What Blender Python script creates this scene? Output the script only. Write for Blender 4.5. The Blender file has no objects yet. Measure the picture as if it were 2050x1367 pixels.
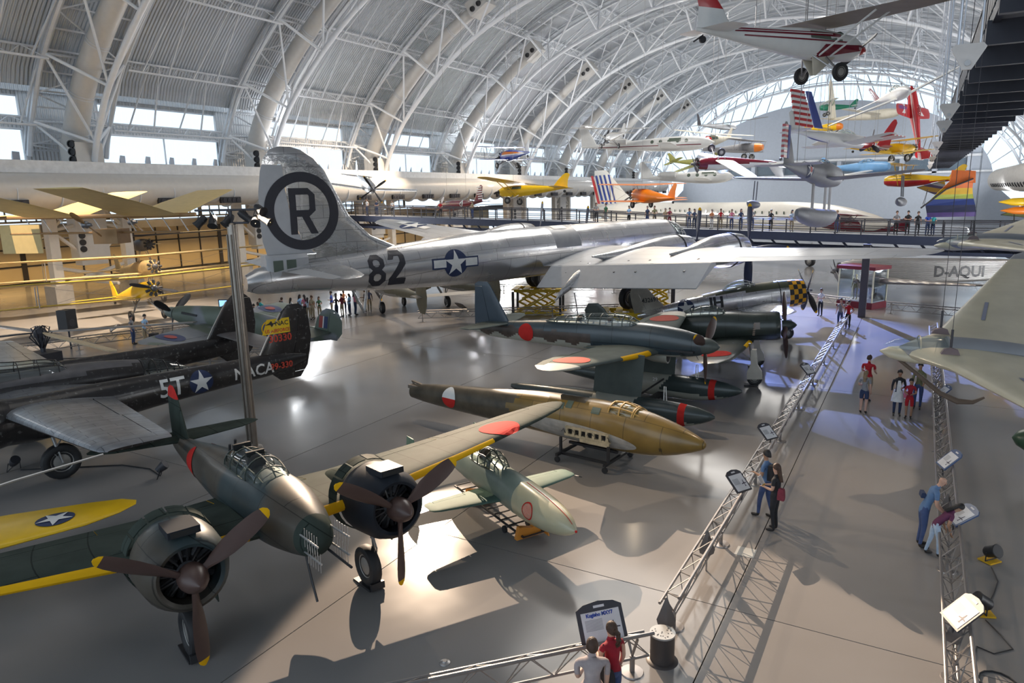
import bpy, bmesh, math, random
from math import sin, cos, pi, radians as RD, sqrt, atan2
from mathutils import Vector as V, Matrix
random.seed(7)
C = bpy.context.scene.collection
SC = bpy.context.scene

# ------------------------------------------------------------ camera
cam = bpy.data.cameras.new('camera'); camo = bpy.data.objects.new('camera', cam); C.objects.link(camo)
cam.sensor_width = 36; cam.lens = 24.83; cam.clip_end = 1500; cam.clip_start = .1
yw, pt, rl = RD(29.847), RD(11.651), RD(-1.186)
fwd = V((-sin(yw)*cos(pt), cos(yw)*cos(pt), -sin(pt))); rgt = V((cos(yw), sin(yw), 0)); upv = rgt.cross(fwd)
r2 = rgt*cos(rl)+upv*sin(rl); u2 = -rgt*sin(rl)+upv*cos(rl)
camo.matrix_world = Matrix(((r2.x, u2.x, -fwd.x, 0), (r2.y, u2.y, -fwd.y, 0), (r2.z, u2.z, -fwd.z, 8.0), (0, 0, 0, 1)))
SC.camera = camo

# ------------------------------------------------------------ exposure, world, lamps
SC.view_settings.view_transform = 'Standard'; SC.view_settings.look = 'None'
SC.view_settings.exposure = 0.0; SC.view_settings.gamma = 1
try: SC.view_settings.use_curve_mapping = False
except Exception: pass
w = bpy.data.worlds.new('world'); SC.world = w; w.use_nodes = True
bgn = w.node_tree.nodes['Background']; bgn.inputs[0].default_value = (.72, .86, 1.0, 1); bgn.inputs[1].default_value = 1.5
SC.cycles.max_bounces = 6; SC.cycles.diffuse_bounces = 3; SC.cycles.glossy_bounces = 3; SC.cycles.transparent_max_bounces = 10
SC.cycles.transmission_bounces = 3; SC.cycles.sample_clamp_indirect = 6; SC.cycles.caustics_reflective = False; SC.cycles.caustics_refractive = False
SC.cycles.use_denoising = True; SC.cycles.use_adaptive_sampling = True; SC.cycles.adaptive_threshold = .03

def lamp(name, kind, loc, aim, power, col, size=.3, spot=60, blend=.3, sy=None):
    l = bpy.data.lights.new(name, kind); l.energy = power; l.color = col
    if kind == 'SPOT': l.spot_size = RD(spot); l.spot_blend = blend; l.shadow_soft_size = size
    if kind == 'AREA': l.size = size; l.shape = 'RECTANGLE'; l.size_y = sy or size
    if kind == 'POINT': l.shadow_soft_size = size
    if kind == 'SUN': l.angle = size
    o = bpy.data.objects.new(name, l); C.objects.link(o); o.location = loc
    o.rotation_euler = (V(aim)-V(loc)).to_track_quat('-Z', 'Y').to_euler()
    return o
WARM = (1, .78, .55)
# the exhibition spotlights: on the lamp pole, and clipped to the inner chords of the roof trusses
lamp('pole_spotlight', 'SPOT', (-18.1, 15.0, 7.75), (-4.0, 16.5, 0), 2600, WARM, .05, 70, .6)
lamp('pole_spotlight_left', 'SPOT', (-19.0, 14.8, 7.6), (-25, 16, 1.5), 1200, WARM, .05, 80, .6)
lamp('truss_spotlight', 'SPOT', (-44.5, 57.5, 24.8), (2.9, 1.4, 0), 430000, (1, .76, .55), .09, 12.5, .1)
for i, (a, b, p, s) in enumerate([((-38, 52, 27.5), (-22, 33, 0), 11000, 36), ((-20, 33, 30.5), (-30, 42, 0), 40000, 34),
                        ((-30, 34.5, 29.5), (-8.5, 19, 1), 38000, 24), ((-40, 34.5, 27), (-51, 30, 0), 110000, 40), ((-44, 16.3, 25), (-47, 27, 0), 95000, 44),
                        ((-20, 70, 30), (-2, 50, 0), 30000, 40), ((2, 36, 28), (1, 14, 0), 34000, 34), ((-25, 70, 30), (-13, 47, 4), 25000, 40),
                        ((-48, 71, 22), (-60, 60, 2), 60000, 70), ((-40, 107, 26), (-50, 95, 6), 60000, 70)]):
    lamp('truss_spotlight', 'SPOT', a, b, p*.62, WARM, .15, s, .8)
lamp('floor_spotlight', 'SPOT', (1.95, 17.3, .35), (3.6, 15.9, .0), 260, (1, .8, .5), .06, 80, .6)
lamp('floor_spotlight', 'SPOT', (1.66, 15.0, .45), (.2, 13, 5), 14, (1, .85, .6), .06, 90, .6)
lamp('blue_gel_spotlight', 'SPOT', (-22, 92, 29), (-5.2, 42, 0), 650000, (.26, .38, 1), .12, 15, .5)
for k in range(5):
    lamp('annex_light', 'AREA', (-71, 12+20*k, 9.8), (-74, 12+20*k, 0), 3200, (1, .66, .28), 3, sy=8)
# wide unseen fill lights under the ridge, added for ambient light on the floor
for k in range(4):
    lamp('roof_fill_light', 'AREA', (-20, 10+44*k, 30.3), (-20, 10+44*k, 0), [600, 9000, 8000, 5000][k], (1, .96, .9), 14, sy=20)
# floodlights on the two side ledges wash the roof deck
for k in range(5):
    lamp('ledge_uplight', 'AREA', (-57.5, 16+38*k, 11.9), (-30, 16+38*k, 30), [900, 3600, 9500, 9500, 9500][k], (.95, .97, 1), 1.2, sy=34)
    lamp('ledge_uplight', 'AREA', (16.5, 16+38*k, 11.9), (-10, 16+38*k, 30), [1500, 5500, 12000, 12000, 9500][k], (.95, .97, 1), 1.2, sy=34)

# ------------------------------------------------------------ materials
MATS = {}
def mat(name, col, rough=.5, metal=0, var=.08, scale=2.5, panels=None, col2=None, patch=.5, bump=0, bscale=20, emit=0, coat=0, wave=None, dirt=0, spec=.5, rv=.0):
    if name in MATS: return MATS[name]
    m = bpy.data.materials.new(name); m.use_nodes = True; nt = m.node_tree; N = nt.nodes; L = nt.links
    b = N['Principled BSDF']; b.inputs['Roughness'].default_value = rough; b.inputs['Metallic'].default_value = metal
    b.inputs['Specular IOR Level'].default_value = spec
    if coat: b.inputs['Coat Weight'].default_value = coat; b.inputs['Coat Roughness'].default_value = .15
    c = tuple(col)+(1,)
    tc = N.new('ShaderNodeTexCoord'); out = None
    rgb = N.new('ShaderNodeRGB'); rgb.outputs[0].default_value = c; out = rgb.outputs[0]
    def noise(sc, det=3):
        n = N.new('ShaderNodeTexNoise'); n.inputs['Scale'].default_value = sc; n.inputs['Detail'].default_value = det
        L.new(tc.outputs['Object'], n.inputs['Vector']); return n.outputs['Fac']
    def mix(f, a, bb, typ='MIX'):
        x = N.new('ShaderNodeMix'); x.data_type = 'RGBA'; x.blend_type = typ
        if isinstance(f, (int, float)): x.inputs[0].default_value = f
        else: L.new(f, x.inputs[0])
        for s, q in ((6, a), (7, bb)):
            if isinstance(q, tuple): x.inputs[s].default_value = q
            else: L.new(q, x.inputs[s])
        return x.outputs[2]
    def ramp(f, lo, hi):
        r = N.new('ShaderNodeMapRange'); L.new(f, r.inputs[0]); r.inputs[1].default_value = lo; r.inputs[2].default_value = hi; return r.outputs[0]
    if col2: out = mix(ramp(noise(scale*.35, 1), patch-.03, patch+.03), out, tuple(col2)+(1,))
    if var:
        out = mix(ramp(noise(scale), .3, .7), mix(1.0, out, (1-var, 1-var, 1-var, 1), 'MULTIPLY'), mix(1.0, out, (1+var, 1+var, 1+var, 1), 'MULTIPLY'))
    if dirt: out = mix(ramp(noise(scale*4, 6), .62, .66), out, (dirt, dirt, dirt*.95, 1))
    if panels:
        pw, ph, amt = panels
        sx = N.new('ShaderNodeSeparateXYZ'); L.new(tc.outputs['Object'], sx.inputs[0])
        cx = N.new('ShaderNodeCombineXYZ'); L.new(sx.outputs[0], cx.inputs[0])
        ad = N.new('ShaderNodeMath'); ad.operation = 'ADD'; L.new(sx.outputs[2], ad.inputs[0]); L.new(sx.outputs[1], ad.inputs[1]); L.new(ad.outputs[0], cx.inputs[1])
        br = N.new('ShaderNodeTexBrick'); L.new(cx.outputs[0], br.inputs['Vector']); br.inputs['Scale'].default_value = 1
        br.inputs['Brick Width'].default_value = pw; br.inputs['Row Height'].default_value = ph; br.inputs['Mortar Size'].default_value = .012
        br.inputs['Color1'].default_value = (1+amt, 1+amt, 1+amt, 1); br.inputs['Color2'].default_value = (1-amt, 1-amt, 1-amt, 1); br.inputs['Mortar'].default_value = (.45, .45, .45, 1)
        out = mix(1.0, out, br.outputs['Color'], 'MULTIPLY')
    L.new(out, b.inputs['Base Color'])
    if rv:
        r = N.new('ShaderNodeMapRange'); L.new(noise(scale*1.7), r.inputs[0]); r.inputs[1].default_value = .3; r.inputs[2].default_value = .7
        r.inputs[3].default_value = max(.02, rough-rv); r.inputs[4].default_value = min(1, rough+rv); L.new(r.outputs[0], b.inputs['Roughness'])
    if bump:
        bp = N.new('ShaderNodeBump'); bp.inputs['Strength'].default_value = bump; bp.inputs['Distance'].default_value = .02
        L.new(noise(bscale), bp.inputs['Height']); L.new(bp.outputs[0], b.inputs['Normal'])
    if wave:
        axis, per, st, dist = wave
        wv = N.new('ShaderNodeTexWave'); wv.wave_type = 'BANDS'; wv.bands_direction = axis; wv.inputs['Scale'].default_value = .314/per
        wv.inputs['Distortion'].default_value = 0; L.new(tc.outputs['Object'], wv.inputs['Vector'])
        bp = N.new('ShaderNodeBump'); bp.inputs['Strength'].default_value = st; bp.inputs['Distance'].default_value = dist
        L.new(wv.outputs['Fac'], bp.inputs['Height']); L.new(bp.outputs[0], b.inputs['Normal'])
    if emit: b.inputs['Emission Color'].default_value = c; b.inputs['Emission Strength'].default_value = emit
    MATS[name] = m; return m
def glass(name='clear_glass', tint=(.9, .95, 1), gl=.12):
    if name in MATS: return MATS[name]
    m = bpy.data.materials.new(name); m.use_nodes = True; nt = m.node_tree; N = nt.nodes; L = nt.links; N.remove(N['Principled BSDF'])
    t = N.new('ShaderNodeBsdfTransparent'); t.inputs[0].default_value = tuple(tint)+(1,)
    g = N.new('ShaderNodeBsdfGlossy'); g.inputs['Roughness'].default_value = .05
    x = N.new('ShaderNodeMixShader'); fr = N.new('ShaderNodeLayerWeight'); pw = N.new('ShaderNodeMath'); pw.operation = 'POWER'; pw.inputs[1].default_value = 5; L.new(fr.outputs['Facing'], pw.inputs[0])
    mt = N.new('ShaderNodeMath'); mt.operation = 'MULTIPLY_ADD'; mt.inputs[1].default_value = .5; mt.inputs[2].default_value = gl; L.new(pw.outputs[0], mt.inputs[0]); L.new(mt.outputs[0], x.inputs[0])
    L.new(t.outputs[0], x.inputs[1]); L.new(g.outputs[0], x.inputs[2]); L.new(x.outputs[0], N['Material Output'].inputs[0]); MATS[name] = m; return m

# ------------------------------------------------------------ mesh builder
class MB:
    def __init__(s): s.v = []; s.f = []; s.m = []
    def add(s, vs, fs, mi=0):
        b = len(s.v); s.v += [tuple(p) for p in vs]
        for i, f in enumerate(fs): s.f.append([b+k for k in f]); s.m.append(mi if isinstance(mi, int) else mi[i])
        return s
    def box(s, c, d, mi=0, rz=0):
        x, y, z = d[0]/2, d[1]/2, d[2]/2; vs = []
        for a in (-x, x):
            for b in (-y, y):
                for e in (-z, z): vs.append((c[0]+a*cos(rz)-b*sin(rz), c[1]+a*sin(rz)+b*cos(rz), c[2]+e))
        return s.add(vs, [(0, 1, 3, 2), (4, 6, 7, 5), (0, 4, 5, 1), (2, 3, 7, 6), (0, 2, 6, 4), (1, 5, 7, 3)], mi)
    def tube(s, pts, r, n=6, mi=0, caps=True, sq=1):
        pts = [V(p) for p in pts]; k = len(pts); rr = r if isinstance(r, (list, tuple)) else [r]*k; rings = []
        up = None
        for i, p in enumerate(pts):
            d = (pts[min(i+1, k-1)]-pts[max(i-1, 0)])
            if d.length < 1e-9: d = V((0, 0, 1))
            d.normalize()
            if up is None: up = V((0, 0, 1)) if abs(d.z) < .95 else V((1, 0, 0))
            a = d.cross(up)
            if a.length < 1e-6: a = d.cross(V((0, 1, 0)))
            a.normalize(); b = a.cross(d)
            rings.append([p+(a*cos(2*pi*j/n+pi/n)+b*sin(2*pi*j/n+pi/n)*sq)*rr[i] for j in range(n)])
        return s.loft(rings, mi=mi, caps=caps)
    def loft(s, rings, mi=0, caps=True, closed=True):
        n = len(rings[0]); b = len(s.v)
        for r in rings: s.v += [tuple(p) for p in r]
        for i in range(len(rings)-1):
            for j in range(n if closed else n-1):
                q = [b+i*n+j, b+i*n+(j+1) % n, b+(i+1)*n+(j+1) % n, b+(i+1)*n+j]
                s.f.append(q)
                if callable(mi):
                    c = [sum(s.v[t][a] for t in q)/4 for a in range(3)]; s.m.append(mi(i, j, c))
                else: s.m.append(mi)
        if caps:
            m0 = 0 if callable(mi) else mi
            s.f.append([b+j for j in range(n)][::-1]); s.m.append(mi(0, 0, rings[0][0]) if callable(mi) else m0)
            s.f.append([b+(len(rings)-1)*n+j for j in range(n)]); s.m.append(mi(len(rings)-2, 0, rings[-1][0]) if callable(mi) else m0)
        return s
    def lathe(s, prof, n=16, o=(0, 0, 0), ax=(1, 0, 0), mi=0, caps=True, sx=1, sz=1):
        ax = V(ax).normalized(); a = ax.cross(V((0, 0, 1)));
        if a.length < 1e-4: a = V((1, 0, 0))
        a.normalize(); b = a.cross(ax); o = V(o)
        return s.loft([[o+ax*x+(a*cos(2*pi*j/n)*sx+b*sin(2*pi*j/n)*sz)*max(r, .0005) for j in range(n)] for x, r in prof], mi=mi, caps=caps)
    def ball(s, c, r, n=10, mi=0):
        if not isinstance(r, (tuple, list)): r = (r, r, r)
        h = max(4, n//2); rings = []
        for i in range(h+1):
            t = pi*i/h; rings.append([(c[0]+r[0]*max(sin(t), .002)*cos(2*pi*j/n), c[1]+r[1]*max(sin(t), .002)*sin(2*pi*j/n), c[2]-r[2]*cos(t)) for j in range(n)])
        return s.loft(rings, mi=mi)
    def prism(s, poly, o, u, v, w, mi=0):
        """extrude a 2D polygon lying on axes u,v at o by vector w"""
        o, u, v, w = V(o), V(u), V(v), V(w); n = len(poly)
        a = [o+u*p[0]+v*p[1] for p in poly]; b = [p+w for p in a]
        return s.add(a+b, [list(range(n))[::-1], list(range(n, 2*n))]+[(i, (i+1) % n, n+(i+1) % n, n+i) for i in range(n)], mi)
    def build(s, name, mats, parent=None, smooth=True, label=None, **kw):
        me = bpy.data.meshes.new(name); me.from_pydata(s.v, [], s.f); me.validate()
        if not isinstance(mats, (list, tuple)): mats = [mats]
        for m in mats: me.materials.append(m)
        if len(mats) > 1 and len(me.polygons) == len(s.m): me.polygons.foreach_set('material_index', s.m)
        bm = bmesh.new(); bm.from_mesh(me); bmesh.ops.recalc_face_normals(bm, faces=bm.faces); bm.to_mesh(me); bm.free()
        if smooth:
            me.polygons.foreach_set('use_smooth', [True]*len(me.polygons)); me.set_sharp_from_angle(angle=RD(38))
        me.update()
        return link(name, me, parent, label, **kw)
def link(name, data, parent=None, label=None, **kw):
    o = bpy.data.objects.new(name, data); C.objects.link(o)
    if parent: o.parent = parent
    if label: o['label'] = label
    for k, v in kw.items(): o[k] = v
    return o
def thing(name, label, cat, loc=(0, 0, 0), yaw=0, pitch=0, roll=0, group=None, scale=1, mirror=False):
    o = bpy.data.objects.new(name, None); C.objects.link(o); o.empty_display_size = .2
    Mz = Matrix.Rotation(RD(yaw), 4, 'Z') @ Matrix.Rotation(RD(-pitch), 4, 'Y') @ Matrix.Rotation(RD(roll), 4, 'X')
    o.matrix_world = Matrix.Translation(loc) @ Mz @ Matrix.Scale(scale, 4)
    o['label'] = label; o['category'] = cat
    if group: o['group'] = group
    return o
def tag(o, label, cat, group=None):
    o['label'] = label; o['category'] = cat
    if group: o['group'] = group
    return o
def copy_tree(o, parent=None):
    kids = list(o.children); c = o.copy(); C.objects.link(c)
    if parent: c.parent = parent
    for k in kids: copy_tree(k, c)
    return c
def lerp(tab, x):
    if x <= tab[0][0]: return tab[0][1:]
    for a, b in zip(tab, tab[1:]):
        if x <= b[0]:
            t = (x-a[0])/(b[0]-a[0]); return [p+(q-p)*t for p, q in zip(a[1:], b[1:])]
    return tab[-1][1:]
def smooth_tab(tab, x):
    """Catmull-Rom through table rows (x, ...)"""
    k = len(tab)
    if x <= tab[0][0]: return list(tab[0][1:])
    if x >= tab[-1][0]: return list(tab[-1][1:])
    for i in range(k-1):
        if x <= tab[i+1][0]: break
    p0, p1, p2, p3 = tab[max(i-1, 0)], tab[i], tab[i+1], tab[min(i+2, k-1)]
    h = p2[0]-p1[0]; t = (x-p1[0])/h; out = []
    for c in range(1, len(p1)):
        m1 = (p2[c]-p0[c])/(p2[0]-p0[0])*h; m2 = (p3[c]-p1[c])/(p3[0]-p1[0])*h
        d = (p2[c]-p1[c])
        if d == 0: m1 = m2 = 0
        t2, t3 = t*t, t*t*t
        out.append((2*t3-3*t2+1)*p1[c]+(t3-2*t2+t)*m1+(-2*t3+3*t2)*p2[c]+(t3-t2)*m2)
    return out

# ------------------------------------------------------------ aircraft kit (x forward, y left, z up)
class Fus:
    """tab rows: (x, z centre, half width, half height, exponent), x ascending"""
    def __init__(s, tab, y0=0): s.t = [tuple(r) if len(r) == 5 else tuple(r)+(2.,) for r in tab]; s.y0 = y0
    def at(s, x):
        r = smooth_tab(s.t, x); r[1] = max(r[1], .003); r[2] = max(r[2], .003); return r
    def side(s, x, z, sg=1, off=0):
        zc, hw, hh, n = s.at(x); q = min(1, abs((z-zc)/hh)); y = hw*(1-q**n)**(1/n)
        # outward normal in the y-z plane
        ny = max(y/hw, .05)**(n-1)/hw; nz = q**(n-1)/hh*(1 if z > zc else -1); l = sqrt(ny*ny+nz*nz)
        return (x, s.y0+sg*(y+off*ny/l), z+off*nz/l)
    def ring(s, x, n=24):
        zc, hw, hh, e = s.at(x); out = []
        for j in range(n):
            a = 2*pi*j/n; c, d = cos(a), sin(a)
            out.append((x, s.y0+hw*(abs(c)**(2/e))*(1 if c >= 0 else -1), zc+hh*(abs(d)**(2/e))*(1 if d >= 0 else -1)))
        return out
    def xs(s, n):
        a, b = s.t[0][0], s.t[-1][0]; xs = set(r[0] for r in s.t)
        for i in range(n+1): xs.add(a+(b-a)*i/n)
        xs = sorted(xs); out = [xs[0]]
        for x in xs[1:]:
            if x-out[-1] > (b-a)/n*.2: out.append(x)
        if out[-1] != b: out[-1] = b
        return out
    def build(s, name, mats, parent, fn=0, nx=36, n=24, label=None, xr=None):
        xs = s.xs(nx)
        if xr: xs = [xr[0]]+[x for x in xs if xr[0] < x < xr[1]]+[xr[1]]
        return MB().loft([s.ring(x, n) for x in xs], mi=fn).build(name, mats, parent, label=label)
AF = [(0, 0), (.012, .36), (.05, .66), (.12, .88), (.25, 1.0), (.4, .97), (.55, .82), (.7, .6), (.85, .32), (1, .02)]
def af(u): return lerp([(a, b) for a, b in AF], u)[0]
class Wing:
    """rows (s, xLE, off, chord, thickness); s = span coordinate; vert: fin. side=+1/-1"""
    def __init__(s, rows, side=1, vert=False, y0=0): s.r = rows; s.sd = side; s.vert = vert; s.y0 = y0; s.inc = 0
    def P(s, sp, u, k):
        xl, of, ch, th = lerp(s.r, sp); t = af(u)*th/2*ch*k*(1 if k > 0 else .8 if not s.vert else 1)
        return (xl-u*ch, s.y0+t, sp) if s.vert else (xl-u*ch, s.y0+s.sd*sp, of+t-u*ch*s.inc)
    def top(s, x, sp, off=.012, k=1):
        xl, of, ch, th = lerp(s.r, abs(sp)); u = min(max((xl-x)/ch, 0), 1); t = af(u)*th/2*ch
        if s.vert: return (x, s.y0+(t+off)*k, sp)
        return (x, s.y0+s.sd*sp, of-u*ch*s.inc+(t+off)*k*(1 if k > 0 else .85))
    def sec(s, sp, f0, f1):
        us = sorted(set([f0, f1]+[a for a, _ in AF if f0 < a < f1]))
        return [s.P(sp, u, 1) for u in us]+[s.P(sp, u, -1) for u in us[::-1]]
    def spans(s, a, b, fine=None):
        out = [a]+[r[0] for r in s.r if a < r[0] < b]+[b]
        if fine:
            k = int((b-a)/fine)
            for i in range(1, k): out.append(a+(b-a)*i/k)
            out = sorted(set(out))
        return out
    def panel(s, mb, a, b, f0=0, f1=1, mi=0, fine=None): mb.loft([s.sec(p, f0, f1) for p in s.spans(a, b, fine)], mi=mi)
    def build(s, name, mats, parent, fn=0, ctrl=(), cm=None, label=None, fine=None):
        """ctrl: (name, s0, s1, hinge fraction, droop deg)"""
        mb = MB(); a, b = s.r[0][0], s.r[-1][0]; cur = a
        for nm, s0, s1, fc, dr in sorted(ctrl, key=lambda c: c[1]):
            if s0 > cur: s.panel(mb, cur, s0, mi=fn, fine=fine)
            s.panel(mb, s0, s1, 0, fc, mi=fn, fine=fine); cur = s1
        if cur < b: s.panel(mb, cur, b, mi=fn, fine=fine)
        o = mb.build(name, mats, parent, label=label)
        for nm, s0, s1, fc, dr in ctrl:
            m2 = MB(); s.panel(m2, s0+.015, s1-.015, fc+.012, 1, mi=fn if callable(fn) else 0, fine=fine)
            if dr:
                h = s.P(s0, fc, 0); h = V(h); ca, sa = cos(RD(dr)), sin(RD(dr))
                m2.v = [((p[0]-h.x)*ca+(p[2]-h.z)*0+h.x, p[1], p[2]+(p[0]-h.x)*sa) for p in m2.v]
            m2.build(nm, cm or mats, o)
        return o
def two(rows, name, mats, parent, y0s=None, **k):
    ws = []
    for sd in (1, -1):
        w_ = Wing(rows, sd); w_.build(name, mats, parent, **k); ws.append(w_)
    return ws
def propeller(parent, hub, R, n, ang, blade, tip=None, spin=None, sr=.2, sl=.4, w=.13, feather=25, root=None, label=None):
    """propeller child with blades and spinner; hub = centre, faces +x"""
    e = bpy.data.objects.new('propeller', None); C.objects.link(e); e.parent = parent; e.location = hub; e.rotation_euler = (RD(ang), 0, 0)
    if label: e['label'] = label
    for i in range(n):
        a = 2*pi*i/n; mb = MB(); rings = []
        for t in (0.06, .18, .3, .45, .6, .75, .86, .93, .97, 1.0):
            ww = {0.06: .35, .18: .42, .3: .75, .45: 1, .6: 1.05, .75: 1, .86: .88, .93: .72, .97: .55, 1.0: .18}[t]*w
            th = .05 if t < .25 else .03*(1.2-t)+.008
            tw = RD(feather+30*(1-t)); rr = R*t; ring = []
            for k2 in range(8):
                p = 2*pi*k2/8; cu, cv = cos(p)*ww, sin(p)*th*(1 if t > .2 else 1)
                yy = cu*cos(tw)-cv*sin(tw); xx = cu*sin(tw)+cv*cos(tw)
                ring.append((xx, yy*cos(a)-rr*sin(a), yy*sin(a)+rr*cos(a)))
            rings.append(ring)
        tipi = 1 if tip else 0
        mb.loft(rings, mi=lambda i2, j, c: tipi if i2 >= 7 else 0); mb.build('blade', [blade]+([tip] if tip else []), e)
    if spin:
        mb = MB(); prof = [(sl*(-.25), sr*.97), (0, sr), (sl*.3, sr*.92), (sl*.6, sr*.7), (sl*.85, sr*.38), (sl, .01)]
        mb.lathe(prof, 20); mb.build('spinner', spin, e)
    else:
        mb = MB(); mb.lathe([(-.15, sr), (.05, sr), (.12, sr*.6), (.3, sr*.45), (.33, .01)], 12); mb.build('hub', mat('hub_steel', (.2, .2, .21), .4, .8), e)
    return e
def engine(parent, o, R, cyl=9, col=None):
    """radial engine: crankcase and finned cylinders behind the propeller"""
    mb = MB(); mb.lathe([(-.4, .2*R), (-.1, .42*R), (.12, .36*R), (.2, .15*R)], 14, o)
    for i in range(cyl):
        a = 2*pi*i/cyl; p0 = V(o)+V((-.05, cos(a)*.3*R, sin(a)*.3*R)); p1 = V(o)+V((-.08, cos(a)*.92*R, sin(a)*.92*R))
        for k in range(5):
            q = p0.lerp(p1, .35+k*.15); d = (p1-p0).normalized()*.03; mb.tube([q-d, q+d], .17*R, 8)
        mb.tube([p0, p1], .11*R, 6)
        mb.tube([V(o)+V((.1, cos(a+.12)*.3*R, sin(a+.12)*.3*R)), p1+V((.1, 0, 0))], .02, 4)
    return mb.build('engine', col or mat('engine_metal', (.1, .1, .105), .5, .7), parent)
def wheel(parent, c, r, w_, ax=(0, 1, 0), tire=None, hubm=None, name='wheel'):
    tire = tire or mat('tire_rubber', (.022, .022, .024), .6); hubm = hubm or mat('wheel_hub', (.35, .34, .32), .45, .5)
    mb = MB(); h = w_/2
    mb.lathe([(-h*.55, r*.55), (-h*.9, r*.66), (-h, r*.8), (-h*.8, r*.94), (-h*.35, r), (h*.35, r), (h*.8, r*.94), (h, r*.8), (h*.9, r*.66), (h*.55, r*.55)], 24, c, ax)
    t = mb.build(name, tire, parent)
    mb = MB(); mb.lathe([(-h*.75, r*.12), (-h*.7, r*.2), (-h*.5, r*.5), (-h*.62, r*.57), (h*.62, r*.57), (h*.5, r*.5), (h*.7, r*.2), (h*.75, r*.12)], 18, c, ax)
    mb.build('hub', hubm, t)
    return t
def strut_gear(parent, top, wc, r, w_, m=None, name='landing_gear', brace=True):
    m = m or mat('strut_metal', (.3, .3, .3), .4, .7)
    mb = MB(); side = .5*w_+.05
    wc = V(wc); top = V(top); lo = wc+V((0, side, 0))
    mb.tube([top, top.lerp(lo, .55)], .055, 10); mb.tube([top.lerp(lo, .5), lo+V((0, 0, .0))], .035, 8); mb.tube([lo, wc-V((0, side*.4, 0))], .035, 8)
    if brace: mb.tube([top.lerp(lo, .55), top+V((-.7, 0, .05))], .025, 6)
    mb.tube([top.lerp(lo, .55)+V((.05, 0, 0)), top.lerp(lo, .72)+V((.13, 0, 0)), lo+V((.05, 0, .08))], .016, 5)
    g = mb.build(name, m, parent); wheel(g, tuple(wc), r, w_); return g
# ---- flat shapes mapped on surfaces
def poly_star(R, rot=0): return [[(R*(1 if i % 2 == 0 else .382)*cos(pi/2+rot+i*pi/5), R*(1 if i % 2 == 0 else .382)*sin(pi/2+rot+i*pi/5)) for i in range(10)]]
def poly_disc(R, n=28, sx=1): return [[(R*sx*cos(2*pi*i/n), R*sin(2*pi*i/n)) for i in range(n)]]
def poly_ring(R, r, n=32, a0=0, a1=2*pi):
    return [[(R*cos(a), R*sin(a)), (R*cos(b), R*sin(b)), (r*cos(b), r*sin(b)), (r*cos(a), r*sin(a))] for a, b in ((a0+(a1-a0)*i/n, a0+(a1-a0)*(i+1)/n) for i in range(n))]
def poly_rect(w_, h): return [[(-w_/2, -h/2), (w_/2, -h/2), (w_/2, h/2), (-w_/2, h/2)]]
_tx = {}
def text_mesh(t, size, sx=1, bold=0):
    cu = bpy.data.curves.new('t', 'FONT'); cu.body = t; cu.size = size; cu.align_x = 'CENTER'; cu.align_y = 'CENTER'; cu.resolution_u = 2; cu.offset = bold
    o = bpy.data.objects.new('t', cu); C.objects.link(o); dg = bpy.context.evaluated_depsgraph_get(); dg.update()
    me = bpy.data.meshes.new_from_object(o.evaluated_get(dg)); bpy.data.objects.remove(o); bpy.data.curves.remove(cu)
    for v in me.vertices: v.co.x *= sx
    return me
def decal(parent, name, shape, fn, m, step=.25, label=None):
    """shape: list of 2D polygons or a text mesh, fn(u, v) -> 3D point"""
    bm = bmesh.new()
    if isinstance(shape, list):
        for p in shape:
            vs = [bm.verts.new((a, b, 0)) for a, b in p]; bm.faces.new(vs)
        bmesh.ops.triangulate(bm, faces=bm.faces[:]) if any(len(p) > 4 for p in shape) else None
    else: bm.from_mesh(shape)
    if step:
        for ax in (0, 1):
            lo = min(v.co[ax] for v in bm.verts); hi = max(v.co[ax] for v in bm.verts); k = int((hi-lo)/step)
            for i in range(1, k+1):
                no = [0, 0, 0]; no[ax] = 1; co = [0, 0, 0]; co[ax] = lo+(hi-lo)*i/(k+1)
                bmesh.ops.bisect_plane(bm, geom=bm.verts[:]+bm.edges[:]+bm.faces[:], plane_co=co, plane_no=no)
    for v in bm.verts: v.co = V(fn(v.co.x, v.co.y))
    bmesh.ops.recalc_face_normals(bm, faces=bm.faces)
    me = bpy.data.meshes.new(name); bm.to_mesh(me); bm.free(); me.materials.append(m)
    return link(name, me, parent, label)
def canopy(parent, tab, frames, gm, fm, n=14, rails=True, name='canopy', bar=.022):
    """tab rows (x, z base, half width, height); frames = x positions of bows"""
    def ring(x, k=0):
        zb, hw, h = smooth_tab(tab, x); hw = max(hw, .01); h = max(h, .01)
        return [(x, (hw+k)*cos(pi*j/n), zb+(h+k)*sin(pi*j/n)**.85) for j in range(n+1)]
    xs = [tab[0][0]+(tab[-1][0]-tab[0][0])*i/14 for i in range(15)]
    o = MB().loft([ring(x) for x in xs], closed=False, caps=False).build(name, gm, parent)
    mb = MB()
    for x in frames: mb.tube(ring(x, .004), bar, 4)
    if rails:
        for j in (0, int(n*.28), n//2, n-int(n*.28), n): mb.tube([ring(x, .004)[j] for x in xs], bar, 4)
    mb.build('canopy_frame', fm, o); return o
GLASS = glass(); CGLASS = glass('canopy_glass', (.86, .92, .92), .08)
WHITE = mat('white_steel', (.78, .79, .80), .45, var=.04)
BLACK = mat('black_paint', (.025, .025, .028), .45)
DARK = mat('dark_steel', (.05, .05, .06), .5, .2)
GREYM = mat('grey_steel', (.35, .34, .34), .38, .6)
YEL = mat('yellow_paint', (.72, .42, .02), .4)
RED = mat('red_paint', (.55, .03, .03), .45)
STARW = mat('marking_white', (.75, .75, .73), .5)
NAVY = mat('marking_blue', (.02, .035, .1), .5)
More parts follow.
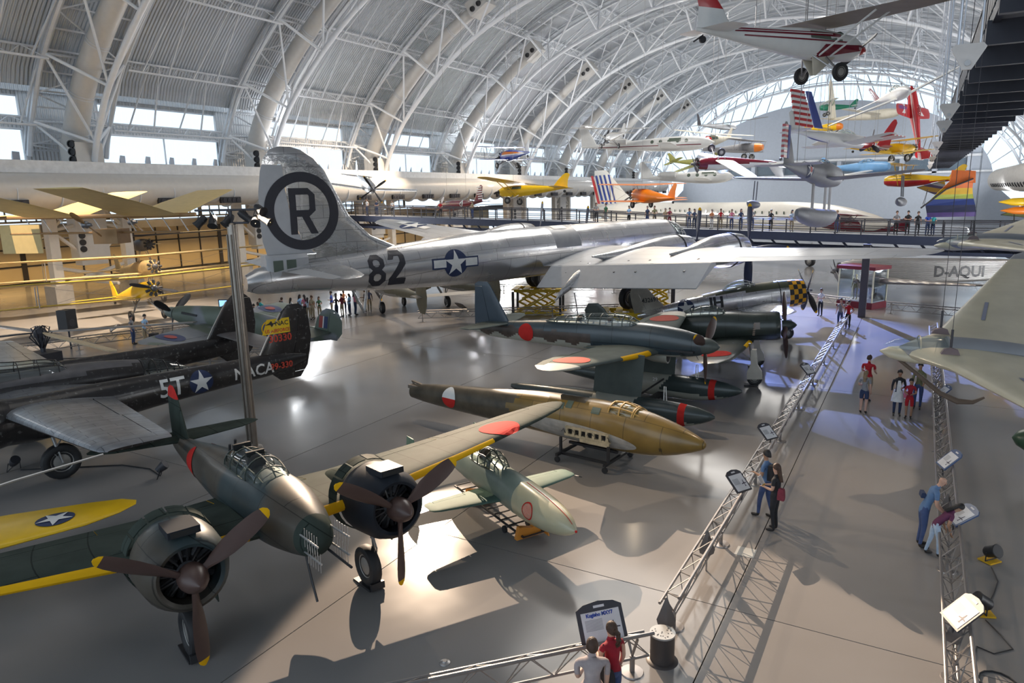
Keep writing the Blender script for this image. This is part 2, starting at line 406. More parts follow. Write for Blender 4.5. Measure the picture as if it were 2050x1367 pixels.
# ============================================================ the hall
def st(o, **k):
    o['kind'] = 'structure'; return o
CONC = mat('polished_concrete', (.255, .243, .236), .14, var=.07, scale=.25, rv=.04, spec=.13, coat=0)
CONC2 = mat('joint_filler', (.04, .038, .036), .7)
XC, BAY, Y0 = -20.5, 18.2, 34.5
floor = st(MB().box((-32, 80, -.16), (112, 212, .2)).build('floor', CONC2, smooth=False))
sw, sl = 7.03, 17.6
slab = MB().box((0, 0, 0), (sw-.022, sl-.022, .1)).build('slab', CONC, floor, smooth=False); first = True
for i in range(-12, 4):
    for j in range(-2, 10):
        if first: o = slab; first = False
        else: o = bpy.data.objects.new('slab', slab.data); C.objects.link(o); o.parent = floor
        o.location = (-2.64+sw*(i+.5), 12.87+sl*(j+.5), -.05)
# inner chord of the trusses: (x, z) from spring to apex, mirrored about XC
LEFT = [(-58.6, 10.6), (-57.7, 12.8), (-55.1, 16.9), (-50.1, 21.6), (-44.6, 25.4), (-37.6, 28.3), (-30.4, 30.0), (-20.5, 30.9)]
PROF = LEFT+[(2*XC-x, z) for x, z in LEFT[-2::-1]]
def arc_pts(off, n=48):
    """points along the arch offset outward, equally parametrised"""
    tab = [(i,)+p for i, p in enumerate(PROF)]; out = []
    for k in range(n+1):
        t = (len(PROF)-1)*k/n; p = V((*smooth_tab(tab, t), 0)); q = V((*smooth_tab(tab, min(t+.02, len(PROF)-1)), 0)); q0 = V((*smooth_tab(tab, max(t-.02, 0)), 0))
        d = (q-q0).normalized(); nrm = V((-d.y, d.x, 0)); out.append((p.x+nrm.x*off, p.y+nrm.y*off))
    return out
DECK = mat('roof_deck_white', (.55, .585, .63), .55, var=.05, scale=.5, wave=('Y', .3, 1.0, .18))
DECK2 = mat('wall_deck_white', (.70, .71, .72), .5, var=.04, scale=.5, wave=('Y', .3, 1.0, .15))
arc = arc_pts(4.3, 48)
arc = [p for p in arc if p[1] > 17.2]; arc = [(arc[0][0]-.5, 17.0)]+arc+[(arc[-1][0]+.5, 17.0)]
mb = MB(); Ys = [-26]+[Y0+BAY*k for k in range(-3, 9)]+[186]
mb.loft([[(x, y, z) for x, z in arc]+[(x+(.25 if x > XC else -.25), y, z+.3) for x, z in arc[::-1]] for y in Ys])
ceil = st(mb.build('ceiling', DECK))
TR = mat('truss_white', (.76, .78, .81), .38, var=.03); TR2 = mat('truss_light_grey', (.62, .64, .67), .45, var=.05)
# nodes: even spacing along inner chord
NN = 14
inn = arc_pts(0, NN*2); outr = arc_pts(3.4, NN*2); fine_in = arc_pts(0, 56); fine_out = arc_pts(3.4, 56)
def bent(y):
    e = bpy.data.objects.new('roof_truss', None); C.objects.link(e); e.location = (0, y, 0); st(e)
    hw_ = 3.1
    MB().tube([(x, 0, z) for x, z in fine_in], .24, 12).build('inner_chord', TR, e)
    for s in (-1, 1):
        MB().tube([(x, s*hw_, z) for x, z in fine_out], .2, 6).build('outer_chord', TR2, e)
        MB().tube([(x, s*hw_, z) for x, z in arc_pts(4.0, 56)], .12, 4).build('flange', TR2, e)
    for k in range(NN+1):
        a = V((inn[2*k][0], 0, inn[2*k][1]))
        for s in (-1, 1):
            b = V((outr[2*k][0], s*hw_, outr[2*k][1]))
            if 0 < k < NN: MB().tube([a, b], .13, 8).build('strut', TR, e)
            kk = k+1 if k < NN//2 else k
            k0 = k if k < NN//2 else k+1
            if k < NN: MB().tube([(inn[2*k0][0], 0, inn[2*k0][1]), (outr[2*kk][0], s*hw_, outr[2*kk][1])], .105, 8).build('diagonal_brace', TR, e)
        if 0 < k < NN:
            MB().tube([(outr[2*k][0], -hw_, outr[2*k][1]), (outr[2*k][0], hw_, outr[2*k][1])], .1, 6).build('cross_strut', TR2, e)
    mb = MB()
    for k in range(2*NN):
        s = 1 if k % 2 else -1
        mb.tube([(outr[k][0], -hw_*s, outr[k][1]), (outr[k+1][0], hw_*s, outr[k+1][1])], .07, 4)
    sub = arc_pts(4.0, 4*NN)
    for k in range(4*NN):
        if sub[k][1] > 12: mb.tube([(sub[k][0], -hw_, sub[k][1]), (sub[k][0], hw_, sub[k][1])], .09, 4)
    mb.build('deck_rib', TR2, e)
    return e
b0 = bent(Y0)
for k in range(-2, 9):
    if k: b = copy_tree(b0); b.location = (0, Y0+BAY*k, 0)
# purlin trusses between the bents
def purlins(y0, y1):
    e = bpy.data.objects.new('purlin_bay', None); C.objects.link(e); st(e); e.location = (0, y0, 0); Lb = y1-y0
    lo = arc_pts(2.7, 2*NN); hi = arc_pts(4.1, 2*NN)
    for k in range(2, 2*NN-1):
        if k % 2: continue
        a, b = lo[k], hi[k]; mb = MB(); m = 9
        mb.tube([(a[0], 0, a[1]), (a[0], Lb, a[1])], .1, 5); mb.tube([(b[0], 0, b[1]), (b[0], Lb, b[1])], .1, 5)
        for i in range(m):
            p, q = (a, b) if i % 2 else (b, a)
            mb.tube([(p[0], Lb*i/m, p[1]), (q[0], Lb*(i+1)/m, q[1])], .045, 4)
        mb.build('purlin', TR2, e)
        if k+2 < 2*NN-1:
            c = hi[k+2]; mb = MB()
            for i in range(5): mb.tube([(a[0], Lb*(i+.5)/5, a[1]), (c[0], Lb*(i+(.5 if i % 2 else 1.1))/5, c[1])], .075, 4)
            mb.build('deck_brace', TR2, e)
    return e
p0 = purlins(Y0+3.1, Y0+BAY-3.1)
for k in range(-3, 8):
    if k: b = copy_tree(p0); b.location = (0, Y0+3.1+BAY*k, 0)
# left side: ledge, window strip, header panels, posts, ducts
XL = -62.2
BEIGE = mat('beige_soffit', (.5, .40, .28), .6); LEDGE = mat('ledge_white', (.72, .73, .74), .5); DUCTM = mat('duct_paint', (.58, .56, .53), .4, var=.03)
led = st(MB().box((-60.2, 80, 10.75), (5.2, 212, .5)).box((-57.45, 80, 10.85), (.22, 212, .9)).build('trim_1', LEDGE, smooth=False))
sof = MB().box((-60.4, 80, 10.1), (4.2, 212, .8)).build('trim_2', BEIGE, smooth=False); st(sof)
n = 0
GLW = glass('window_glass', (.97, .99, 1), .02)
for k in range(-3, 8):
    ya, yb = Y0+BAY*k+3.1, Y0+BAY*(k+1)-3.1; L_ = yb-ya; ym = (ya+yb)/2; n += 1
    e = bpy.data.objects.new('window_%d' % n, None); C.objects.link(e); st(e); e.location = (XL, ym, 0)
    fr = MB()
    for z in (11.15, 13.95): fr.box((0, 0, z), (.25, L_, .16))
    for z in (14.95, 16.5): fr.box((-.3, 0, z), (.25, L_, .12))
    for i in range(3): fr.box((0, -L_/2+L_*i/2, 12.5), (.12, .1, 2.8))
    fr.build('window_frame', TR, e, smooth=False)
    for i in range(5):
        yy = -L_/2+L_*(i+.5)/5
        MB().box((-.1, yy, 12.5), (.03, L_/5-.1, 2.7)).build('pane', GLW, e, smooth=False)
        MB().box((-.4, yy, 15.7), (.03, L_/5-.05, 1.5)).build('pane', GLW, e, smooth=False)
    MB().box((-.15, 0, 14.45), (.2, L_, .8)).build('header_panel', DECK2, e, smooth=False)
    MB().box((-.3, 0, 16.85), (.2, L_, .6)).build('header_panel', DECK2, e, smooth=False)
    # small floodlights standing on the ledge
    for i in range(5):
        f = thing('floodlight', 'small grey floodlight on the ledge, %s in the %s window bay' % (['first', 'second', 'third', 'fourth', 'last'][i], ['hidden near', 'next hidden', 'nearest left', 'second', 'third', 'fourth', 'fifth', 'sixth', 'seventh', 'eighth', 'farthest'][k+3]), 'floodlight', (-61.2, ym-L_/2+L_*(i+.5)/5, 11.0), 35, 0, 0, group='floodlights on the ledge')
        MB().box((0, 0, .12), (.3, .5, .24)).build('foot', LEDGE, f, smooth=False)
        MB().loft([[(-.25+.1*q, yy, .45+zz+.12*q) for yy, zz in ((-.3-.1*q, -.2), (.3+.1*q, -.2), (.3+.1*q, .25+.1*q), (-.3-.1*q, .25+.1*q))] for q in (0, 1, 2)]).build('lamp_housing', mat('flood_grey', (.4, .42, .47), .5), f)
st(MB().box((-62.5, 80, 17.25), (1.0, 212, .8)).build('trim_5', DECK2, smooth=False))
blk = []
for k in range(-3, 9):
    yb = Y0+BAY*k
    st(MB().box((XL-.1, yb, 14), (.3, 6.3, 6.3)).build('wall_left', DECK2, smooth=False))
def tower(y):
    e = bpy.data.objects.new('truss_support', None); C.objects.link(e); st(e); e.location = (0, y, 0)
    PT = mat('support_paint', (.70, .65, .58), .5, var=.04)
    for s in (-1, 1):
        MB().box((-60.4, s*3.1, 5.3), (.75, .75, 10.6)).build('post', PT, e, smooth=False)
        MB().box((-60.4, s*3.1, .8), (1.6, 1.4, 1.6)).build('pedestal', mat('pedestal_concrete', (.4, .37, .33), .7), e, smooth=False)
        for a, b in (((s*3.1, 1.5), (-s*2.6, 2.9)), ((s*3.1, 6.0), (0, 8.9)), ((s*3.1, 6.0), (0, 3.3)), ((s*3.1, 6), (0, 6.6))):
            MB().tube([(-60.4, a[0], a[1]), (-60.4, b[0], b[1])], .16, 6).build('diagonal_brace', PT, e)
    MB().tube([(-60.4, 0, 1.6), (-57.2, 0, 1.6)], .14, 6).build('strut', PT, e)
    r = MB().box((-60.6, 0, 7.3), (1.2, 2.6, 7.6)).box((-60.6, 0, 3.3), (1.0, 2.2, .5)).build('duct_riser', DUCTM, e, smooth=False)
    mb = MB()
    for i in range(3): mb.lathe([(-.1, .2), (.12, .26)], 12, (-60, -.9, 4.4+i*.55), (1, -.4, 0))
    mb.build('air_nozzle', BLACK, r)
    return e
t0 = tower(Y0)
for k in range(-2, 8):
    if k: b = copy_tree(t0); b.location = (0, Y0+BAY*k, 0)
# arched ducts climbing between the chords
arcd = arc_pts(2.1, 60)
def arch_duct(y, k_end):
    d = thing('arched_air_duct', 'round white air duct climbing inside the roof truss, %s' % ['nearest bay', 'second bay', 'third bay', 'fourth bay', 'fifth bay', 'sixth bay', 'seventh bay', 'eighth bay'][max(0, min(7, int((y-Y0)/BAY+.1)))], 'air duct', (0, y, 0))
    pts = [(x-.3, -.3, z) for x, z in arcd if x < -20][3:k_end]
    MB().tube(pts, [.95-.35*i/len(pts) for i in range(len(pts))], 20).build('duct_tube', DUCTM, d)
    for i in range(1, len(pts)-1, 3):
        p, q = V(pts[i]), V(pts[i+1]); dd = (q-p).normalized(); r = (.95-.35*i/len(pts))+.035
        for o_ in (0, .22): MB().lathe([(0, r), (.06, r)], 20, p+dd*o_, dd).build('duct_band', TR2, d)
    mb = MB()
    mb.box((-59.4, -.3, 11.9), (2.2, 2.2, 1.9)); b = mb.build('plenum_box', DUCTM, d, smooth=False)
    for i in range(3):
        MB().lathe([(-.1, .32), (.12, .3), (.14, .22), (.02, .2)], 14, (-58.6, -1.5, 11.5+i*.6), (.45, -.9, 0)).build('air_nozzle', BLACK, b)
    p = V(pts[-1]); q = V(pts[-4]); dd = (p-q).normalized()
    e = MB().loft([[p+dd*t+V((0, sx*1.0, 0))+V((-dd.z, 0, dd.x))*sz*.8 for sx, sz in ((-1, -1), (1, -1), (1, 1), (-1, 1))] for t in (-.2, 2.2)]).build('plenum_box', DUCTM, d, smooth=False)
    for i in range(2): MB().lathe([(-.1, .3), (.1, .28), (.12, .2), (.02, .2)], 14, p+dd*(.4+i*.9)+V((0, -1.05, 0))+V((dd.z, 0, -dd.x))*.3, (0, -1, -.3)).build('air_nozzle', BLACK, e)
for k in range(0, 8): arch_duct(Y0+BAY*k, [27, 19, 19, 17, 17, 17, 17, 17][k])
# the big horizontal duct
XD, ZD, RDU = -57.2, 9.0, 1.36
d = thing('main_air_duct', 'long white horizontal round air duct running along the left side below the ledge', 'air duct', (0, 0, 0))
MB().lathe([(0, RDU), (192, RDU)], 36, (XD, -14, ZD-.1), (0, 1, .003)).build('duct_tube', DUCTM, d)
for i in range(58): MB().lathe([(0, RDU+.03), (.08, RDU+.03)], 32, (XD, -10+3.1*i, ZD-.1), (0, 1, 0)).build('duct_band', TR2, d)
for i in range(30):
    g_ = MB().box((XD+1.2, 2+6.2*i, ZD-.85), (.3, 2.2, .55)).build('grille', BLACK, d, smooth=False)
    mb = MB()
    for q in range(4): mb.lathe([(-.05, .2), (.12, .22), (.13, .12)], 10, (XD+1.3, 1.25+6.2*i+.5*q, ZD-.85), (1, 0, -.2))
    mb.build('air_nozzle', DARK, g_)
# annex behind the posts: far glazed partition, mezzanine, upper windows
CREAM = mat('cream_panel', (.62, .50, .30), .45, var=.06, scale=.3); MUL = mat('mullion_dark', (.035, .03, .028), .5)
wl = bpy.data.objects.new('wall_left', None); C.objects.link(wl); st(wl); wl.location = (-80, 0, 0)
st(MB().box((-81, 80, 4), (.3, 212, 10)).box((-81, 80, 9.9), (.3, 212, .4)).build('wall_left', CREAM, smooth=False)) if False else None
for i in range(44):
    for j in range(3):
        MB().box((0, -8+3*i, 1.0+1.75*j), (.12, 2.85, 1.6)).build('panel', CREAM, wl, smooth=False)
MB().box((-.35, 56, 2.7), (.2, 150, 5.6)).build('backing', CREAM, wl, smooth=False)
for i in range(45): MB().box((.06, -9.5+3*i, 2.7), (.2, .14 if i % 4 else .5, 5.4)).build('mullion', MUL, wl, smooth=False)
for j in range(4): MB().box((.06, 56, .1+1.75*j), (.18, 132, .12)).build('rail', MUL, wl, smooth=False)
st(MB().box((-77.5, 60, 5.75), (5, 150, .8)).box((-75.1, 60, 6.4), (.1, 150, .1)).build('trim_3', DARK, smooth=False))
st(MB().box((-71.5, 80, 10.4), (18.6, 212, .3)).build('ceiling', mat('annex_ceiling', (.12, .11, .1), .8), smooth=False))
for i in range(9):
    e = bpy.data.objects.new('window_%d' % (20+i), None); C.objects.link(e); st(e); e.location = (-80, 0+12*i, 8.2)
    MB().box((0, 0, 0), (.04, 11.4, 3.6)).build('pane', GLW, e, smooth=False)
    fr = MB()
    for q in range(9): fr.box((.05, -5.8+11.6*q/8, 0), (.12, .12 if q % 4 else .5, 3.8))
    for q in range(4): fr.box((.05, 0, -1.8+1.2*q), (.12, 11.8, .1))
    fr.build('window_frame', MUL, e, smooth=False)
# end wall and crescent window
YE = 185
inner = [(XC+33.5*cos(t), 8.5+19.5*sin(t)) for t in [pi-pi*i/30 for i in range(31)]]
ENDW = mat('end_wall_blue_grey', (.46, .50, .56), .6, var=.03)
st(MB().prism([(-62, 0), (-54, 8.5)]+inner[1:-1]+[(13, 8.5), (22, 0)], (0, YE, 0), (1, 0, 0), (0, 0, 1), (0, .4, 0)).build('wall_end', ENDW, smooth=False))
st(MB().box((XC, YE-.5, 14.6), (62, .8, .5)).box((XC, YE-.5, 11.2), (66, .8, .4)).build('trim_4', LEDGE, smooth=False))
for i in range(9):
    e = bpy.data.objects.new('window_%d' % (40+i), None); C.objects.link(e); st(e); e.location = (-46+6.4*i, YE-.15, 12.8)
    MB().box((0, 0, 0), (5, .1, 2.4)).build('pane', mat('dark_glazing', (.12, .16, .2), .15), e, smooth=False)
    MB().box((3.1, -.3, -.3), (.9, .9, 3.6)).build('pilaster', ENDW, e, smooth=False)
e = bpy.data.objects.new('window_60', None); C.objects.link(e); st(e); e.location = (0, YE, 0)
outw = arc_pts(3.0, 60); fr = MB()
for i in range(1, 30):
    t = pi-pi*i/30; a = (XC+33.5*cos(t), 8.5+19.5*sin(t)); b = min(outw, key=lambda p: abs(atan2(p[1]-8.5, p[0]-XC)-t) if t < pi else 9)
    fr.tube([(a[0], 0, a[1]), (b[0], 0, b[1])], .12, 4)
fr.tube([(p[0]*1+ (XC-p[0])*.04, 0, 8.5+(p[1]-8.5)*.93) for p in outw], .1, 4); fr.build('window_frame', GREYM, e)
MB().prism([(p[0], p[1]) for p in outw]+[(p[0], p[1]) for p in inner[::-1]], (0, .2, 0), (1, 0, 0), (0, 0, 1), (0, .03, 0)).build('pane', GLW, e, smooth=False)
# right wall, and the truss legs on that side
st(MB().box((21.5, 80, 8.6), (.3, 212, 17)).build('wall_right', DECK2, smooth=False))
# ribbed duct on the right
d = thing('ribbed_air_duct', 'large ribbed grey-white duct with round nozzles at the right edge', 'air duct', (12.4, 0, 9.1))
prof = []
for i in range(300):
    y = 12+i*.5; prof += [(y, 1.9), (y+.36, 1.9), (y+.43, 1.98)]
MB().lathe(prof, 28, (0, 0, 0), (0, 1, 0)).build('duct_tube', mat('ribbed_duct', (.6, .58, .55), .45), d)
for i in range(40): MB().lathe([(-.2, .34), (.15, .36), (.2, .3), (.0, .24)], 14, (-1.62, 30+i*3.2, -.95), (-.86, 0, -.5)).build('air_nozzle', BLACK, d)
# high walkway with rods on the right
WK = mat('walkway_steel', (.035, .037, .05), .5, .3)
w_ = thing('overhead_walkway', 'dark steel overhead walkway seen from below along the right side', 'walkway', (0, 0, 11.7))
for i in range(40): MB().box((2.8, 16+4.1*i, .35), (3.3, .22, .62)).build('crossbeam', WK, w_, smooth=False)
MB().box((2.9, 95, 1.0), (3.0, 162, .08)).build('deck', WK, w_, smooth=False)
for x in (1.35, 4.35): MB().box((x, 95, .75), (.18, 162, .34)).build('edge_beam', WK, w_, smooth=False)
mb = MB()
for i in range(160): mb.box((1.3, 14.5+i, 1.6), (.04, .04, 1.1))
mb.box((1.3, 95, 2.15), (.08, 162, .08)).box((1.3, 95, 1.6), (.03, 162, .9)); mb.build('railing', DARK, w_, smooth=False)
for i, y in enumerate((18.9, 31.6, 39.4, 57, 70, 84, 100, 116)):
    h = thing('hanger_plate', 'white triangular hanger plate with steel rods along the overhead walkway, %s' % ['nearest', 'second nearest', 'third nearest', 'fourth nearest', 'fourth farthest', 'third farthest', 'second farthest', 'farthest'][i], 'hanger', (.62, y, 10.8), group='hanger plates along the walkway')
    MB().prism([(-.33, .12), (-.26, .2), (.26, .2), (.33, .12), (.08, -.33), (-.08, -.33)], (0, 0, 0), (1, 0, 0), (0, 0, 1), (0, .1, 0)).build('plate', mat('hanger_white', (.62, .58, .55), .4), h, smooth=False)
    for x in (-.2, .2): MB().tube([(x, .05, .1), (x, .05, 19.0)], .025, 6).build('rod', mat('rod_steel', (.55, .57, .62), .3, .6), h)
    MB().lathe([(-.08, .06), (.08, .06)], 12, (0, .05, -.2), (0, 1, 0)).build('pin', GREYM, h)
# elevated visitor bridge across the hall
BR = [(-66, 6.5), (-53, 6.2), (-29, 5.55), (-17.8, 4.95), (1, 4.45), (20, 4.3)]; YB = 62
BS = mat('bridge_steel_blue', (.035, .045, .085), .5, .1)
br = thing('visitor_bridge', 'dark blue steel visitor bridge crossing the hall with railings', 'bridge', (0, YB, 0))
MB().loft([[(x, -1.6, z), (x, 1.6, z), (x, 1.6, z-.15), (x, -1.6, z-.15)] for x, z in BR]).build('deck', mat('bridge_deck', (.3, .32, .36), .5), br, smooth=False)
for s in (-1.65, 1.65):
    MB().loft([[(x, s, z-.02), (x, s+.15, z-.02), (x, s+.15, z-.65), (x, s, z-.65)] for x, z in BR]).build('girder', BS, br, smooth=False)
    MB().loft([[(x, s, z-1.1), (x, s+.12, z-1.1), (x, s+.12, z-1.35), (x, s, z-1.35)] for x, z in BR]).build('lower_girder', BS, br, smooth=False)
    for h in (1.05, .95, .5, .12): MB().tube([(x, s, z+h) for x, z in BR], .03 if h < 1 else .045, 5).build('handrail', DARK, br)
x = -65.
zb = lambda x: lerp(BR, x)[0]
while x < 20:
    for s in (-1.65, 1.65): MB().box((x, s, zb(x)+.5), (.09, .06, 1.1)).build('baluster', DARK, br, smooth=False)
    if int(x*10) % 3 == 0: pass
    MB().tube([(x, 0, zb(x)-.2), (x+.9, 0, zb(x)-1.25)], .09, 5).build('truss_web', BS, br)
    x += 1.8
for x in (-2.75, -12.2, -24, -38, 9): MB().box((x, -1.1 if x > -5 else 0, zb(x)/2-.6), (.42, .42, zb(x)-1.2)).build('column', mat('bridge_column', (.07, .06, .065), .5), br, smooth=False)
c_ = MB().box((-2.7, 49.4, 2.3), (.42, .42, 4.6)).build('steel_column', mat('bridge_column', (.07, .06, .065), .5), smooth=False)
tag(c_, 'dark square steel column standing beside the glass display case', 'column')
# ============================================================ aircraft on the floor, front rows
JG = mat('japanese_green', (.046, .058, .050), .62, var=.2, scale=1.6, panels=(1.3, .8, .06), coat=0, spec=.03)
JGB = mat('japanese_green_worn', (.036, .052, .056), .42, var=.2, scale=1.2, col2=(.075, .065, .052), patch=.52, panels=(1.3, .8, .06), coat=.06, spec=.2)
HINO = mat('hinomaru_red', (.52, .035, .03), .7, var=.1, spec=.04)
JY = mat('band_yellow', (.78, .43, .01), .6, var=.05, spec=.1)
PBR = mat('propeller_brown', (.085, .05, .042), .38, var=.1)
FRM = mat('frame_green', (.07, .085, .075), .4)
COWLB = mat('cowl_black_blue', (.024, .028, .036), .5, var=.15, spec=.15)
IN = mat('interior_dark', (.015, .015, .015), .8)
def tipped(hub, R, parent, ang=180, sr=.24, sl=.42, w=.16, n=3): return propeller(parent, hub, R, n, ang, PBR, JY, PBR, sr, sl, w)

def gekko():
    a = thing('night_fighter', 'dark green twin-engined night fighter with yellow leading edges, brown propellers and nose antennas', 'airplane', (-10.17, 8.64, 0), 338.6, 4)
    F = Fus([(-7.95, 2.12, .03, .06), (-7.2, 2.12, .14, .2), (-5.5, 2.14, .3, .36), (-3.5, 2.2, .48, .52, 2.2), (-1.5, 2.24, .58, .6, 2.3), (0.3, 2.27, .6, .62, 2.3), (1.2, 2.26, .5, .52, 2.2), (1.8, 2.22, .36, .38), (2.1, 2.2, .2, .22), (2.2, 2.2, .02, .02)])
    f = F.build('fuselage', [JGB, JG], a, fn=lambda i, j, c: 1 if c[0] > 1.85 else 0, nx=40, n=28)
    rows = [(0, .62, 2.0, 2.85, .15), (1.9, .5, 2.03, 2.5, .145), (4.3, .1, 2.16, 1.95, .13), (7.2, -.45, 2.34, 1.25, .11), (8.1, -.7, 2.4, .9, .1), (8.45, -.95, 2.43, .45, .09), (8.55, -1.1, 2.44, .12, .08)]
    def wf(i, j, c):
        y = abs(c[1]); xl, of, ch, th = lerp(rows, y); u = (xl-c[0])/ch
        return 1 if u < .06 and (2.75 < y < 5.3 or .66 < y < 1.28) else 0
    W = two(rows, 'wing', [JG, JY], a, fn=wf, ctrl=[('flap', .7, 1.25, .78, 0), ('flap', 2.8, 4.6, .78, 0), ('aileron', 4.7, 7.6, .76, 0)], fine=.35)
    decal(a, 'hinomaru', poly_disc(.52), lambda u, v: W[0].top(-.68+v, 6.0+u), HINO)
    decal(a, 'hinomaru', poly_disc(.52), lambda u, v: W[1].top(-.68+v, 6.0+u), HINO)
    trow = [(0, -6.5, 2.3, 1.35, .1), (1.6, -6.75, 2.32, .95, .1), (2.0, -6.95, 2.33, .6, .09), (2.15, -7.1, 2.33, .2, .08)]
    two(trow, 'tailplane', JG, a, ctrl=[('elevator', .2, 1.9, .62, 0)])
    fr = [(2.1, -5.9, 0, 1.9, .08), (2.9, -6.35, 0, 1.45, .09), (3.4, -6.65, 0, 1.05, .09), (3.62, -6.85, 0, .7, .08), (3.72, -7.0, 0, .3, .07)]
    fin = Wing(fr, 1, True); fin.build('fin', [JG, HINO], a, fn=lambda i, j, c: 1 if c[2] > 3.45 else 0)
    decal(a, 'hinomaru', poly_disc(.36), lambda u, v: F.side(-4.6-u, 2.2+v, -1, .012), HINO, step=.1)
    decal(a, 'hinomaru', poly_disc(.36), lambda u, v: F.side(-4.6-u, 2.2+v, 1, .012), HINO, step=.1)
    # long cockpit glazing
    canopy(a, [(-1.95, 2.78, .3, .02), (-1.8, 2.78, .34, .3), (-1.0, 2.78, .38, .38), (-.4, 2.76, .38, .4), (.02, 2.74, .34, .3), (.42, 2.74, .26, .02)], [-1.8, -1.35, -.9, -.4, .0], CGLASS, FRM, n=10, name='canopy', bar=.014)
    for x in (-1.4, -.6): MB().box((x, 0, 2.82), (.5, .4, .12)).box((x-.22, 0, 3.0), (.08, .36, .4)).build('seat', IN, a)
    MB().tube([(-2.35, .05, 2.7), (-2.2, .05, 3.15)], .03, 8).tube([(-2.75, .05, 2.68), (-2.65, .05, 2.95)], .03, 8).build('oblique_gun', BLACK, a)
    ALM = mat('bare_aluminium', (.6, .6, .6), .35, .8)
    for y, z in ((.27, 2.35), (-.27, 2.35), (.24, 2.05), (-.24, 2.05)):
        MB().tube([(1.9, y, z), (2.65, y*1.02, z)], .018, 6).build('radar_boom', ALM, a)
        mb = MB()
        for i in range(6): mb.tube([(2.1+.1*i, y-.01, z-.16), (2.1+.1*i, y+.01, z+.16)], .006, 4)
        mb.build('dipole', ALM, a)
    MB().tube([(1.0, .1, 1.75), (1.15, .12, 1.15), (1.2, .12, 1.02), (1.32, .12, .75)], .022, 6).build('boarding_step', BLACK, a)
    MB().tube([(1.9, .15, 1.98), (2.9, .15, 1.95)], .022, 6).build('gun_barrel', BLACK, a)
    for s in (1, -1):
        y = 1.9*s
        N = Fus([(-2.1, 1.9, .04, .05), (-1.4, 1.92, .35, .3), (-.4, 1.96, .56, .5), (.35, 2.0, .66, .66)], y)
        n_ = N.build('nacelle', JG, a, nx=14)
        C_ = MB().lathe([(-.1, .62), (.1, .71), (.35, .73), (.85, .7), (1.1, .62), (1.19, .53), (1.16, .47), (1.0, .5), (.6, .52)], 32, (.15, y, 2.0), caps=False)
        cw = C_.build('cowling', [COWLB if s > 0 else JGB], a)
        for k in range(9): MB().prism([(0, 0), (.5, 0), (.5, .2), (0, .2)], (0, 0, 0), (1, 0, 0), (0, 1, 0), (0, 0, .015)).build('cowl_flap', COWLB, cw) if False else None
        mb = MB()
        for k in range(14):
            t = 2*pi*k/14; mb.loft([[(x_, y+r_*cos(t+d_), 2.0+r_*sin(t+d_)) for d_ in (-.2, 0, .2)]+[(x_, y+(r_+.02)*cos(t+d_), 2.0+(r_+.02)*sin(t+d_)) for d_ in (.2, 0, -.2)] for x_, r_ in ((-.12, .76), (.18, .735))])
        mb.build('cowl_flap', JG, cw, kind='stuff')
        MB().box((.95, y, 2.72), (.62, .5, .12)).build('air_scoop', COWLB, cw)
        MB().box((1.268, y, 2.72), (.02, .42, .08)).build('scoop_mouth', IN, cw)
        MB().lathe([(0, .5), (.01, .02)], 24, (.5, y, 2.0)).build('firewall', IN, a)
        engine(a, (.98, y, 2.0), .5, 14)
        tipped((1.42, y, 2.0), 1.52, a, 180 if s < 0 else 176)
        strut_gear(a, (.1, y, 1.7), (.05, y*.93, .44), .44, .26)
        MB().loft([[(x_, y*.93+.42*q, 1.65), (x_+.02, y*.93+.44*q, .95), (x_-.5+.02, y*.93+.44*q, 1.0), (x_-.5, y*.93+.42*q, 1.65)] for x_, q in ((.35, 1), (.35, 1.05))]).build('gear_door', JG, a)
        k = MB().box((.0, y*.93, .03), (.75, .35, .05)).box((.4, y*.93, .1), (.08, .3, .15)); k.build('wheel_chock', BLACK, a, smooth=False)
    return a
gekko()

